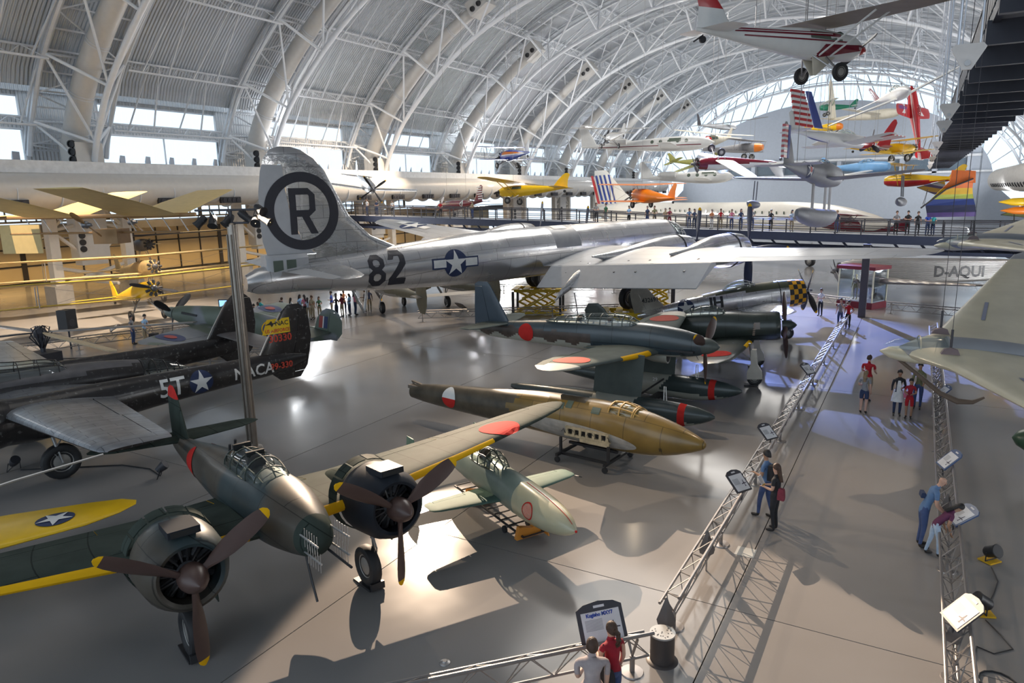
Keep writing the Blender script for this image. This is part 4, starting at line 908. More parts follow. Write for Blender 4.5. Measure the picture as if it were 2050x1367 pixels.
        decal(f, 'float_number', text_mesh('29', .2, 1, .005), lambda u, v, y=y: (-1.2+u, y-.415, .78+v), STARW, step=0)
    MB().tube([(-.9, -1.7, .8), (-.9, 1.7, .8)], .04, 6).build('spreader_bar', BLACK, a)
    b = thing('beaching_dolly', 'small black wheeled dolly between the two floats of the floatplane', 'dolly', (-8.3, 24.8, 0), 358)
    MB().box((0, 0, .3), (.3, 2.6, .1)).build('frame', BLACK, b, smooth=False)
    for y in (-1.1, 1.1): wheel(b, (0, y, .2), .2, .12)
seiran()

def shiden():
    DGR = mat('shiden_green', (.032, .042, .036), .33, var=.2, scale=2, coat=.3, panels=(1.2, .7, .08))
    a = thing('radial_fighter', 'dark green single-seat radial-engined fighter with yellow gun band and pale wheel covers', 'airplane', (-6.3, 31.4, 0), 9, 4.5, 0, scale=.95)
    F = Fus([(-7.2, 2.1, .04, .1), (-6, 2.15, .2, .32), (-4, 2.25, .4, .55), (-2, 2.32, .55, .7), (-.5, 2.32, .62, .72), (.6, 2.3, .66, .66), (1.6, 2.3, .66, .66), (1.75, 2.3, .6, .6)])
    F.build('fuselage', [DGR, mat('underside_grey', (.36, .36, .31), .42)], a, fn=lambda i, j, c: 1 if c[2] < 1.72 and c[0] < 1.2 or c[2] < 1.66 else 0, nx=44, n=30)
    MB().lathe([(0, .53), (.02, .01)], 20, (1.76, 0, 2.3)).build('intake', IN, a)
    for k in range(7): MB().box((.62+.01*k, -.62, 2.02+.08*k), (.1, .1, .04)).build('exhaust_stub', mat('exhaust_brown', (.3, .22, .17), .5), a)
    decal(a, 'cowl_patch', poly_rect(.25, .3), lambda u, v: F.side(.78+u, 2.42+v, -1, .01), mat('patch_grey', (.25, .22, .2), .5), step=.1)
    propeller(a, (1.95, 0, 2.3), 1.6, 4, 10, PBR, None, mat('spinner_dark', (.035, .045, .04), .35), .27, .5, .17)
    canopy(a, [(-2.9, 2.9, .15, .02), (-2.5, 2.9, .26, .2), (-1.6, 2.95, .33, .4), (-1.1, 2.93, .32, .38), (-.7, 2.9, .26, .2), (-.4, 2.88, .2, .02)], [-2.5, -2.1, -1.7, -1.3, -.95, -.7], CGLASS, FRM)
    rows = [(0, .65, 1.7, 2.9, .15), (.6, .6, 1.7, 2.8, .15), (4.5, .1, 1.85, 2.0, .12), (5.4, -.1, 1.9, 1.5, .11), (5.8, -.35, 1.92, .9, .1), (5.95, -.5, 1.93, .3, .09)]
    def wf(i, j, c):
        y = abs(c[1]); xl, of, ch, th = lerp(rows, y); return 1 if (xl-c[0])/ch < .08 and .9 < y < 2.3 else 0
    W = two(rows, 'wing', [DGR, JY], a, fn=wf, ctrl=[('flap', .9, 3.0, .78, 0), ('aileron', 3.1, 5.3, .78, 0)], fine=.35)
    for k in (0, 1): decal(a, 'hinomaru', poly_disc(.6), lambda u, v, k=k: W[k].top(-.7+v, 4.3+u), HINO, step=.2)
    two([(0, -5.9, 2.45, 1.1, .1), (1.9, -6.2, 2.5, .7, .1), (2.2, -6.4, 2.5, .3, .08)], 'tailplane', DGR, a)
    Wing([(2.2, -5.6, 0, 1.6, .08), (3.4, -6.3, 0, 1.0, .08), (3.7, -6.6, 0, .5, .07)], 1, True).build('fin', DGR, a)
    LG = mat('underside_grey', (.36, .36, .31), .42)
    for s in (1, -1):
        g = strut_gear(a, (.5, 1.95*s, 1.9), (.65, 1.85*s, .32), .33, .2)
        MB().loft([[(.65+p*.9, 1.85*s+q, z) for p, q in ((-.3*k_, -.1), (.3*k_, -.1), (.3*k_, .16), (-.3*k_, .16))] for z, k_ in ((.28, 1.2), (.6, 1.15), (.9, .55), (1.6, .45))]).build('wheel_cover', mat('cover_pale', (.55, .52, .46), .4), g)
        MB().box((.5, 1.85*s, .02), (.6, .35, .04)).build('wheel_pad', BLACK, a, smooth=False)
shiden()

def thunderbolt():
    SV = MATS['polished_aluminium']; OL = mat('anti_glare_olive', (.07, .08, .05), .45)
    CK = mat('checker_yellow', (.80, .38, .01), .4)
    a = thing('checker_nose_fighter', 'polished silver fighter with yellow and black checkered cowling and white star', 'airplane', (-7.5, 41.0, 0), 27, 6.8, 0, scale=.84)
    F = Fus([(-7.8, 2.3, .04, .1), (-6.6, 2.32, .2, .34), (-4.5, 2.45, .42, .6), (-2, 2.5, .6, .85), (.2, 2.5, .7, .98), (1.8, 2.52, .72, .95), (2.6, 2.52, .72, .9), (3.2, 2.52, .66, .82)])
    def ff(i, j, c):
        if c[0] > 2.15: return 2+((int((c[0]-2.15)/.27)+j//2) % 2)
        return 1 if c[2] > 3.1 else 0
    xs = sorted(set(F.xs(40)+[2.15, 2.42, 2.69, 2.96, 3.2])); xs = [x for x in xs if x <= 2.15 or x in (2.42, 2.69, 2.96, 3.2)]
    MB().loft([F.ring(x, 32) for x in xs], mi=ff).build('fuselage', [SV, OL, CK, BLACK], a)
    MB().lathe([(0, .6), (.02, .01)], 24, (3.21, 0, 2.55), sz=1.2).build('intake', IN, a)
    MB().tube(F.ring(1.55, 32)+[F.ring(1.55, 32)[0]], .035, 4).build('cowl_flap_gap', BLACK, a)
    engine(a, (3.0, 0, 2.55), .6)
    propeller(a, (3.5, 0, 2.55), 1.95, 4, 40, BLACK, JY, None, .16, .3, .2)
    canopy(a, [(-2.2, 3.2, .2, .02), (-1.6, 3.22, .3, .45), (-.6, 3.2, .32, .6), (.1, 3.2, .28, .3), (.4, 3.2, .2, .02)], [.0, -.3], CGLASS, SV)
    rows = [(0, 1.6, 1.95, 2.9, .15), (.7, 1.6, 1.97, 2.8, .15), (3.5, 1.35, 2.2, 2.4, .13), (5.4, .95, 2.36, 1.7, .11), (6.0, .5, 2.41, .9, .1), (6.2, .2, 2.42, .3, .09)]
    two(rows, 'wing', SV, a, ctrl=[('flap', .8, 3.4, .78, 0), ('aileron', 3.5, 5.6, .78, 0)])
    two([(0, -6.0, 2.6, 1.5, .1), (2.0, -6.3, 2.6, 1.0, .1), (2.4, -6.6, 2.6, .4, .08)], 'tailplane', SV, a)
    fr = Wing([(2.5, -5.7, 0, 2.3, .08), (3.2, -6.3, 0, 1.8, .08), (3.9, -6.8, 0, 1.35, .08), (4.3, -7.1, 0, .9, .08), (4.45, -7.35, 0, .4, .07)], 1, True); fr.build('fin', mat('fin_drab_metal', (.35, .32, .27), .35, .6), a, ctrl=[('rudder', 2.7, 4.2, .6, 0)])
    decal(a, 'fin_number', text_mesh('432691', .42, .9, .01), lambda u, v: fr.top(-6.85+u, 3.3+v, .02, -1), BLACK)
    S = lambda x0, z0, o=.02: (lambda u, v: F.side(x0+u, z0+v, -1, o))
    decal(a, 'insignia_disc', poly_disc(.55), S(-4.6, 2.5), NAVY, step=.2); decal(a, 'insignia_star', poly_star(.55), S(-4.6, 2.5, .035), STARW, step=.2)
    decal(a, 'fuselage_code', text_mesh('IH', .95, 1, .04), S(-2.6, 2.6), BLACK, step=.2)
    for s in (1, -1): strut_gear(a, (1.0, 2.3*s, 2.0), (1.3, 2.3*s, .4), .4, .26)
    MB().box((1.55, -2.3, .9), (.05, .3, .7)).build('gear_door', STARW, a)
thunderbolt()

def hurricane():
    CG = mat('raf_green_grey', (.12, .15, .12), .5, var=.08, scale=1.6, col2=(.20, .215, .235), patch=.5)
    UG = mat('raf_underside', (.27, .30, .33), .5)
    a = thing('roundel_fighter', 'grey and green camouflaged fighter with blue, white and red roundel behind the black twin-boom plane', 'airplane', (-31.3, 23.6, 0), 197.2, 8.6)
    F = Fus([(-6.6, 2.3, .04, .12), (-5, 2.2, .25, .42), (-3, 2.15, .42, .6), (-1, 2.1, .5, .75), (.5, 2.05, .48, .66), (2.2, 2.0, .38, .45), (2.5, 2.0, .32, .36)])
    F.build('fuselage', CG, a, nx=40, n=28)
    canopy(a, [(-1.9, 2.75, .2, .02), (-1.4, 2.78, .28, .35), (-.8, 2.75, .3, .42), (-.3, 2.7, .25, .2), (0, 2.65, .2, .02)], [-1.4, -1.1, -.8, -.5], CGLASS, FRM)
    rows = [(0, .9, 1.7, 2.5, .16), (.7, .9, 1.7, 2.4, .16), (4.8, .35, 2.0, 1.6, .12), (5.7, .1, 2.08, .9, .1), (6.0, -.2, 2.1, .3, .09)]
    W = two(rows, 'wing', [CG, UG], a, fn=lambda i, j, c: 0 if c[2] > lerp(rows, abs(c[1]))[1] else 1, ctrl=[('flap', .8, 2.6, .8, 0), ('aileron', 2.8, 5.3, .8, 0)])
    RR = mat('dull_red', (.35, .05, .04), .5); BB = mat('dull_blue', (.03, .045, .13), .5); YY = JY
    for k in (0, 1): decal(a, 'wing_roundel_blue', poly_disc(.65), lambda u, v, k=k: W[k].top(-.4+v, 4.2+u), BB); decal(a, 'wing_roundel_red', poly_disc(.28), lambda u, v, k=k: W[k].top(-.4+v, 4.2+u, .03), RR)
    S = lambda o: (lambda u, v: F.side(-3.2-u, 2.15+v, 1, o))
    for r_, m_, o in ((.5, YY, .01), (.43, BB, .02), (.22, STARW, .03), (.15, RR, .04)): decal(a, 'roundel', poly_disc(r_), S(o), m_, step=.2)
    two([(0, -5.0, 2.5, 1.3, .1), (1.6, -5.2, 2.5, .9, .1), (1.9, -5.4, 2.5, .4, .08)], 'tailplane', CG, a)
    f = Wing([(2.1, -5.6, 0, 1.0, .08), (2.5, -5.35, 0, 1.5, .08), (3.1, -5.45, 0, 1.35, .08), (3.5, -5.7, 0, .9, .08), (3.65, -5.9, 0, .4, .07)], 1, True); f.build('fin', CG, a, ctrl=[('rudder', 2.2, 3.5, .5, 0)])
    for dx, m_ in ((0, RR), (.2, STARW), (.26, BB)): decal(a, 'fin_flash', [[(-.0, -.3), (.2 if dx != .2 else .06, -.3), (.2 if dx != .2 else .06, .3), (0, .3)]], lambda u, v, dx=dx: f.top(-5.6-dx-u, 2.95+v, .015), m_)
    propeller(a, (2.7, 0, 2.0), 1.6, 3, 60, BLACK, None, mat('spinner_grey_green', (.17, .2, .18), .4), .3, .55, .17)
    MB().box((1.4, .42, 2.2), (.9, .12, .1)).build('exhaust_shroud', BLACK, a)
    for s in (1, -1): strut_gear(a, (.4, 1.2*s, 1.7), (.6, 1.2*s, .38), .38, .22)
hurricane()
# ============================================================ people
SKIN = {'light': mat('skin_light', (.55, .33, .24), .55, var=.04), 'tan': mat('skin_tan', (.38, .21, .13), .55, var=.04), 'dark': mat('skin_dark', (.13, .07, .045), .55, var=.04)}
def cloth(n, c): return mat('cloth_'+n, c, .85, var=.12, scale=9, bump=.25, bscale=14)
CL = {k: cloth(k, c) for k, c in dict(red=(.42, .012, .02), crimson=(.30, .01, .025), grey=(.24, .24, .25), lilac_grey=(.36, .31, .31), black=(.02, .02, .024), navy=(.03, .045, .10), jeans=(.05, .08, .19), blue=(.10, .18, .33), skyblue=(.3, .5, .75), white=(.68, .68, .68),
      khaki=(.33, .27, .18), teal=(.05, .42, .45), pink=(.65, .2, .3), orange=(.55, .22, .1), green=(.06, .16, .09), maroon=(.2, .03, .05), royal=(.03, .08, .45), floral=(.35, .12, .2), olive=(.16, .16, .08), paleblue=(.42, .52, .65), plum=(.12, .03, .08)).items()}
HAIR = {'brown': mat('hair_brown', (.06, .03, .018), .6, var=.3, scale=14, bump=.6, bscale=40), 'black': mat('hair_black', (.012, .01, .01), .5, var=.3, scale=14, bump=.6, bscale=40), 'grey': mat('hair_grey', (.16, .14, .13), .6, var=.3, scale=14, bump=.6, bscale=40), 'blond': mat('hair_blond', (.24, .16, .09), .6, var=.3, scale=14, bump=.5, bscale=40)}
SHOE = mat('shoe_dark', (.025, .022, .022), .5)
_body = {}
def body(key, arms, lean, stride, sleeve, leg, build, fing):
    """one continuous skinned surface; arms: two (elbow, wrist) offsets; lean in degrees; returns a cached mesh"""
    k = repr((key, arms, lean, stride, sleeve, leg, build, fing))
    if k in _body: return _body[k]
    vs = []; es = []; rs = []; lab = []
    def a(p, r, par=None, l=None):
        vs.append(V(p)); rs.append(r); i = len(vs)-1
        if par is not None: es.append((par, i)); lab.append((par, i, l))
        return i
    b = build; L = RD(lean)
    def T(p, z0=.95):       # lean the upper body about the hips
        x, y, z = p; dz = z-z0
        return (x*cos(L)+dz*sin(L), y, z0+dz*cos(L)-x*sin(L))
    pel = a((0, 0, .95), (.145*b, .10*b)); w_ = a(T((0, 0, 1.08)), (.14*b, .095*b), pel, 'shirt'); ch = a(T((.0, 0, 1.26)), (.155*b, .105*b), w_, 'shirt'); up = a(T((0, 0, 1.40)), (.13*b, .085*b), ch, 'shirt')
    nk = a(T((.005, 0, 1.49)), (.055, .055), up, 'shirt'); n2 = a(T((.015, 0, 1.545)), (.05, .052), nk, 'skin'); jw = a(T((.035, 0, 1.60)), (.062, .07), n2, 'skin'); cr = a(T((.02, 0, 1.68)), (.078, .095), jw, 'skin'); a(T((.012, 0, 1.735)), (.06, .07), cr, 'skin')
    for s in (1, -1):
        hp = a((0, .095*s*b, .88), (.098*b, .098*b), pel, 'pants'); sx = stride*s
        kn = a((.02+sx*.45, .10*s, .50), (.062, .064), hp, 'thigh'); an = a((-.03+sx, .095*s, .10), (.04, .043), kn, 'shin'); hl = a((-.03+sx, .095*s, .045), (.042, .045), an, 'shoe'); a((.09+sx, .105*s, .038), (.042, .033), hl, 'shoe'); a((.16+sx, .11*s, .03), (.032, .022), len(vs)-1, 'shoe')
        sh = a(T((0, .165*s*b, 1.405)), (.062, .06), up, 'shirt'); el, wr = arms[0 if s > 0 else 1]
        e_ = a(T(el(s)), (.043, .043), sh, 'upper'); wp = T(wr(s)); w2 = a(wp, (.029, .027), e_, 'fore')
        d = (V(wp)-V(T(el(s)))).normalized(); pm = a(V(wp)+d*.06, (.036, .018), w2, 'skin')
        if fing:
            side = d.cross(V((0, 0, 1)));
            if side.length < .3: side = V((1, 0, 0))
            side.normalize(); dn = d.cross(side).normalized()
            for q, ln in ((-.027, .055), (-.009, .066), (.009, .062), (.027, .048)):
                f1 = a(V(wp)+d*.10+side*q, (.0095, .0095), pm, 'skin'); f2 = a(V(wp)+d*(.10+ln*.6)+side*q*1.1+dn*.012*s, (.0085, .0085), f1, 'skin'); a(V(wp)+d*(.10+ln)+side*q*1.1+dn*.03*s, (.0075, .0075), f2, 'skin')
            t1 = a(V(wp)+d*.05+side*.042, (.011, .011), pm, 'skin'); a(V(wp)+d*.085+side*.055, (.009, .009), t1, 'skin')
        else: a(V(wp)+d*.14, (.024, .013), pm, 'skin')
    me = bpy.data.meshes.new('body'); me.from_pydata([tuple(v) for v in vs], es, [])
    o = bpy.data.objects.new('t', me); C.objects.link(o); md = o.modifiers.new('s', 'SKIN')
    if not me.skin_vertices: me.attributes  # layer is made with the modifier
    bm = bmesh.new(); bm.from_mesh(me); ly = bm.verts.layers.skin.verify(); bm.verts.ensure_lookup_table()
    for i, v in enumerate(bm.verts): v[ly].radius = rs[i]; v[ly].use_root = i == 0
    bm.to_mesh(me); bm.free(); md.use_smooth_shade = True; md.branch_smoothing = .6
    sd = o.modifiers.new('d', 'SUBSURF'); sd.levels = 1; sd.render_levels = 1
    dg = bpy.context.evaluated_depsgraph_get(); dg.update(); out = bpy.data.meshes.new_from_object(o.evaluated_get(dg)); bpy.data.objects.remove(o)
    out.name = 'body'; out.materials.clear()
    for m_ in (SKIN['light'], CL['red'], CL['jeans'], SHOE): out.materials.append(m_)
    idx = []
    for f in out.polygons:
        c = f.center; best = None
        for (i, j, l) in lab:
            A, B = vs[i], vs[j]; ab = B-A; t = max(0, min(1, (c-A).dot(ab)/max(ab.length_squared, 1e-9))); dd = (c-(A+ab*t)).length-(rs[i][0]+(rs[j][0]-rs[i][0])*t)
            if best is None or dd < best[0]: best = (dd, l, t, c.z)
        l, t = best[1], best[2]; m_ = 0
        if l == 'shirt': m_ = 1
        elif l == 'pants': m_ = 2
        elif l == 'thigh': m_ = 2 if t < leg else 0
        elif l == 'shin': m_ = 2 if 1+t < leg*1.0+.0 or leg >= 2 else 0
        elif l == 'shoe': m_ = 3
        elif l == 'upper': m_ = 1 if t < sleeve else 0
        elif l == 'fore': m_ = 1 if 1+t < sleeve else 0
        if l == 'shirt' and c.z < .97-.0 and not lean: m_ = 2 if c.z < .93 else 1
        idx.append(m_)
    out.polygons.foreach_set('material_index', idx); out.polygons.foreach_set('use_smooth', [True]*len(idx)); out.update()
    _body[k] = out; return out
ARM = {'down': (lambda s: (-.03, .215*s, 1.14), lambda s: (.06, .225*s, .92)), 'hold': (lambda s: (.0, .22*s, 1.15), lambda s: (.25, .10*s, 1.14)), 'fold': (lambda s: (.02, .23*s, 1.16), lambda s: (.18, -.02*s, 1.15)),
       'face': (lambda s: (.12, .22*s, 1.22), lambda s: (.16, .08*s, 1.46)), 'fwd': (lambda s: (.12, .2*s, 1.15), lambda s: (.36, .17*s, 1.05)), 'hip': (lambda s: (-.08, .3*s, 1.16), lambda s: (.05, .17*s, 1.0))}
def person(label, loc, yaw, h=1.7, shirt='grey', pants='jeans', hair='brown', skin='light', arms=('down', 'down'), lean=0, stride=0, sleeve=.55, leg=2.2, build=1, fing=False, hstyle='short', group=None, skirt=None, extra=None, face=False):
    p = thing('person', label, 'person', loc, yaw, 0, 0, group, scale=h/1.78)
    me = body('b', (ARM[arms[0]], ARM[arms[1]]), lean, stride, sleeve, leg, build, fing) if True else None
    o = bpy.data.objects.new('body', me); C.objects.link(o); o.parent = p
    for i, m_ in enumerate((SKIN[skin], CL[shirt], CL[pants], SHOE)): o.material_slots[i].link = 'OBJECT'; o.material_slots[i].material = m_
    L = RD(lean)
    def T(q, z0=.95): x, y, z = q; dz = z-z0; return (x*cos(L)+dz*sin(L), y, z0+dz*cos(L)-x*sin(L))
    def hairpart(mb): mb.v = [T(q) for q in mb.v]; return mb.build('hair', HAIR[hair], p)
    if hstyle != 'bald':
        k = .108
        mb = MB(); rings = []
        for i in range(8):
            t = pi*.5*i/7; r = sin(t+.06) if i else .05
            zb = 1.70-.10*(i/7.)
            rings.append([(.004+(k*1.02*r*cos(u) if cos(u) < .55 else k*.94*r*cos(u)), k*.86*r*sin(u), 1.70+k*.98*cos(t)-(.085*(1-cos(u))/2*(i/7.)**2)) for u in [2*pi*q/16 for q in range(16)]])
        mb.loft(rings); hairpart(mb)
        if hstyle == 'long': hairpart(MB().loft([[(-.05-.03*t+.05*cos(u)*(1+.3*sin(3*u)*.3), .085*sin(u)*(1-.15*t), 1.68-.13*t) for u in [2*pi*q/12 for q in range(12)]] for t in (0, 1, 2, 2.6)]))
        if hstyle == 'tail': hairpart(MB().tube([(-.09, 0, 1.70), (-.15, 0, 1.67), (-.17, 0, 1.58), (-.15, 0, 1.48), (-.13, 0, 1.42)], [.03, .045, .05, .042, .012], 9))
    if face or hstyle == 'bald':
        mb = MB(); mb.loft([[T((.11+dx, w_*c1, z)) for c1 in (-1, 0, 1)]+[T((.095, 0, z))] for dx, w_, z in ((-.002, .008, 1.675), (.018, .013, 1.635), (.004, .012, 1.625))]); mb.build('nose', SKIN[skin], p)
        for s in (1, -1):
            q = T((.005, .082*s, 1.65)); MB().ball(q, (.018, .01, .028), 8).build('ear', SKIN[skin], p)
            q = T((.10, .032*s, 1.672)); MB().ball(q, (.009, .013, .008), 8).build('eye', mat('eye_white', (.6, .58, .55), .2), p)
            q = T((.109, .032*s, 1.672)); MB().ball(q, (.003, .005, .005), 6).build('pupil', BLACK, p)
        q = T((.10, 0, 1.60)); MB().ball(q, (.012, .024, .006), 8).build('mouth', mat('lip', (.4, .12, .1), .5), p)
    if skirt: MB().loft([[((.10+g*.03)*cos(u)*build, (.15+g*.04)*sin(u)*build, z) for u in [2*pi*q/16 for q in range(16)]] for z, g in ((1.0, 0), (.8, 1), (.55, 2))]).build('skirt', CL[skirt], p)
    if extra: extra(p)
    return p
def bag(c, d, m_, strap=None):
    def f(p):
        b = MB().loft([[(c[0]+d[0]/2*x*k, c[1]+d[1]/2*y, c[2]+z) for x, y in ((-1, -1), (1, -1), (1, 1), (-1, 1))] for z, k in ((-d[2]/2, 1), (-d[2]/4, 1.08), (d[2]/4, .95), (d[2]/2, .7))]).build('bag', m_, p)
        if strap: MB().tube(strap, .012, 5).build('strap', m_, b)
    return f
def paper(p):
    MB().prism([(0, 0), (.2, 0), (.2, .28), (0, .28)], (.30, -.1, 1.12), (0, 1, 0), (.5, 0, .85), (.006, 0, 0)).build('brochure', mat('paper', (.75, .75, .76), .6), p, smooth=False)
    MB().prism([(0, 0), (.2, 0), (.2, .05), (0, .05)], (.295, -.1, 1.12), (0, 1, 0), (.5, 0, .85), (.006, 0, 0)).build('brochure_band', YEL, p, smooth=False)
BK_ = CL['black']
# foreground pair by the wide information panel
person('heavy-set man from behind in pale lilac-grey shirt looking at the wide information panel', (-3.60, 8.42, 0), 120, 1.72, 'lilac_grey', 'jeans', 'brown', arms=('hold', 'down'), sleeve=.75, build=1.42, fing=True, hstyle='short')
person('woman in sleeveless red top with brown ponytail and black bag by the wide panel', (-3.52, 8.98, 0), 150, 1.68, 'crimson', 'jeans', 'brown', arms=('hold', 'down'), sleeve=.12, build=1.2, fing=True, hstyle='tail', leg=.8, face=True,
       extra=bag((-.12, .22, .98), (.34, .13, .3), BK_, [(-.1, .24, 1.1), (-.06, .2, 1.3), (0, .17, 1.46), (.06, .19, 1.3), (-.02, .24, 1.1)]))
person('woman in black top and trousers with dark bob holding a white brochure', (-2.44, 16.7, 0), 168, 1.68, 'black', 'black', 'brown', arms=('hold', 'hold'), sleeve=.6, build=1.08, fing=True, hstyle='long', extra=lambda p: (paper(p), bag((-.2, .16, 1.08), (.16, .1, .3), CL['maroon'])(p)))
person('dark-haired visitor in blue patterned shirt and jeans half hidden behind the woman in black', (-2.78, 17.35, 0), 160, 1.75, 'blue', 'jeans', 'black', 'tan', arms=('hold', 'down'), fing=True, stride=.14, extra=bag((-.18, 0, 1.25), (.14, .3, .4), BK_))
person('bald man in blue shirt leaning over the angled sign at the right railing', (.62, 17.4, 0), 12, 1.8, 'blue', 'jeans', 'brown', arms=('fwd', 'fwd'), lean=24, fing=True, hstyle='bald', build=1.08, extra=bag((-.02, .12, 1.2), (.1, .2, .12), CL['navy']))
person('long-haired child in dark top bent over the sign beside the bald man', (.86, 17.05, 0), 20, 1.45, 'plum', 'paleblue', 'black', 'tan', arms=('fwd', 'fwd'), lean=48, fing=True, hstyle='long', stride=-.12)
person('stocky man in bright red polo shirt and khaki shorts seen from behind', (-1.22, 29.4, 0), 75, 1.80, 'red', 'khaki', 'brown', arms=('hold', 'fwd'), build=1.22, leg=.75)
person('woman in grey top, dark shorts and sandals standing in front of the man in red', (-1.22, 27.7, 0), 80, 1.58, 'grey', 'navy', 'blond', arms=('hold', 'down'), build=1.12, leg=.7, hstyle='long')
person('visitor in black jacket over white tunic carrying a pink bag', (-.15, 27.9, 0), 275, 1.68, 'black', 'navy', 'black', 'tan', arms=('hold', 'down'), sleeve=1.8, leg=2.2, skirt='white', face=True, extra=lambda p: (bag((.02, .3, .85), (.1, .24, .24), CL['pink'])(p), MB().loft([[(.1, y*k, z) for y in (-.07, .07)]+[(.125, y*k, z) for y in (.07, -.07)] for z, k in ((.98, 1.1), (1.2, 1), (1.38, .6))]).build('white_front', CL['white'], p)))
person('child in red jersey and red shorts walking beside the visitor in black and white', (.22, 27.7, 0), 265, 1.45, 'crimson', 'red', 'black', 'tan', arms=('hold', 'hold'), leg=.8, face=True)
person('man in dark camouflage jacket and jeans behind the child in red', (.48, 29.1, 0), 265, 1.74, 'olive', 'jeans', 'black', 'tan', arms=('fwd', 'fwd'), sleeve=1.8)
person('man in red shirt and dark trousers at the far end of the left railing', (-3.15, 44.9, 0), 260, 1.65, 'red', 'black', 'black', 'tan', arms=('hip', 'down'))
person('man in grey shirt raising a hand to his face at the far railing', (-3.6, 45.2, 0), 250, 1.72, 'grey', 'jeans', 'brown', arms=('face', 'down'))
person('man in white shirt and black trousers standing near the silver fighter propeller', (-5.1, 49.0, 0), 250, 1.75, 'white', 'black', 'brown', arms=('fold', 'down'))
person('man in pale blue shirt pushing a folded stroller by the left rail', (-38.6, 24.4, 0), 20, 1.75, 'skyblue', 'khaki', 'black', arms=('fwd', 'fwd'), lean=10)
person('visitor in dark top and jeans next to the man with the stroller', (-39.1, 24.0, 0), 30, 1.7, 'grey', 'jeans', 'black', arms=('down', 'down'))
rnd = random.Random(5)
# school group under the tail of the silver bomber
tops = ['teal', 'black', 'paleblue', 'crimson', 'blue', 'white', 'navy', 'skyblue', 'pink', 'grey', 'paleblue', 'khaki', 'green', 'royal', 'white', 'orange', 'black', 'maroon', 'skyblue', 'pink', 'grey', 'navy']
for i, t in enumerate(tops):
    u = i/(len(tops)-1.); x = -37.2+3.2*u+rnd.uniform(-.3, .3); y = 31.2+7.0*u+rnd.uniform(-.9, .9)
    person('visitor in %s top in the crowd under the bomber tail, %s from left' % ({'paleblue': 'pale blue', 'skyblue': 'sky blue', 'royal': 'royal blue'}.get(t, t), ['first', '2nd', '3rd', '4th', '5th', '6th', '7th', '8th', '9th', '10th', '11th', '12th', '13th', '14th', '15th', '16th', '17th', '18th', '19th', '20th', '21st', '22nd'][i]),
           (x, y, 0), rnd.uniform(0, 360), rnd.uniform(1.45, 1.78), t, rnd.choice(['jeans', 'black', 'khaki', 'navy']), rnd.choice(['black', 'brown', 'black']), rnd.choice(['tan', 'light', 'dark']), arms=(rnd.choice(['down', 'hold', 'fold']), 'down'), group='visitors in the crowd under the bomber tail', hstyle=rnd.choice(['short', 'long']))
# visitors on the bridge, placed by bridge x
BP = [(-53.0, 'white', 'jeans', 'brown'), (-51.6, 'navy', 'navy', 'black'), (-49.6, 'white', 'black', 'black'), (-43.2, 'red', 'black', 'brown'), (-39.4, 'khaki', 'jeans', 'grey'), (-25.9, 'grey', 'black', 'brown'), (-25.0, 'green', 'grey', 'black'), (-22.7, 'skyblue', 'black', 'black'), (-20.9, 'navy', 'jeans', 'grey'), (-20.3, 'olive', 'khaki', 'brown'),
      (-19.4, 'khaki', 'khaki', 'grey'), (-18.9, 'maroon', 'maroon', 'black'), (-17.3, 'blue', 'jeans', 'brown'), (-16.8, 'navy', 'navy', 'black'), (-15.3, 'orange', 'white', 'grey'), (-14.6, 'red', 'khaki', 'brown'), (-13.7, 'pink', 'jeans', 'grey'), (-12.9, 'navy', 'jeans', 'brown'), (-12.0, 'grey', 'jeans', 'brown'), (-10.5, 'black', 'black', 'black'), (-8.9, 'paleblue', 'khaki', 'black'),
      (-5.6, 'navy', 'jeans', 'blond'), (-1.5, 'grey', 'black', 'brown'), (-.75, 'black', 'black', 'black'), (-.1, 'black', 'black', 'brown'), (.55, 'royal', 'navy', 'brown'), (.9, 'teal', 'navy', 'brown')]
for i, (x, s_, p_, h_) in enumerate(BP):
    person('visitor in %s top standing on the bridge, number words: %s along it from the left' % (s_, 'x') if False else 'bridge visitor in %s top and %s trousers, %s from the left' % ({'paleblue': 'pale blue', 'skyblue': 'sky blue', 'royal': 'royal blue'}.get(s_, s_), {'jeans': 'denim'}.get(p_, p_), ['first', 'second', 'third', 'fourth', 'fifth', 'sixth', 'seventh', 'eighth', 'ninth', 'tenth', '11th', '12th', '13th', '14th', '15th', '16th', '17th', '18th', '19th', '20th', '21st', '22nd', '23rd', '24th', '25th', '26th', 'last'][i]),
           (x, YB-.9+rnd.uniform(-.25, .25), zb(x)+.01), 270+rnd.uniform(-30, 30), rnd.uniform(1.62, 1.82), s_, p_, h_, arms=rnd.choice([('fold', 'fold'), ('down', 'down'), ('hold', 'hold')]), group='visitors on the bridge', hstyle=rnd.choice(['short', 'short', 'long']))
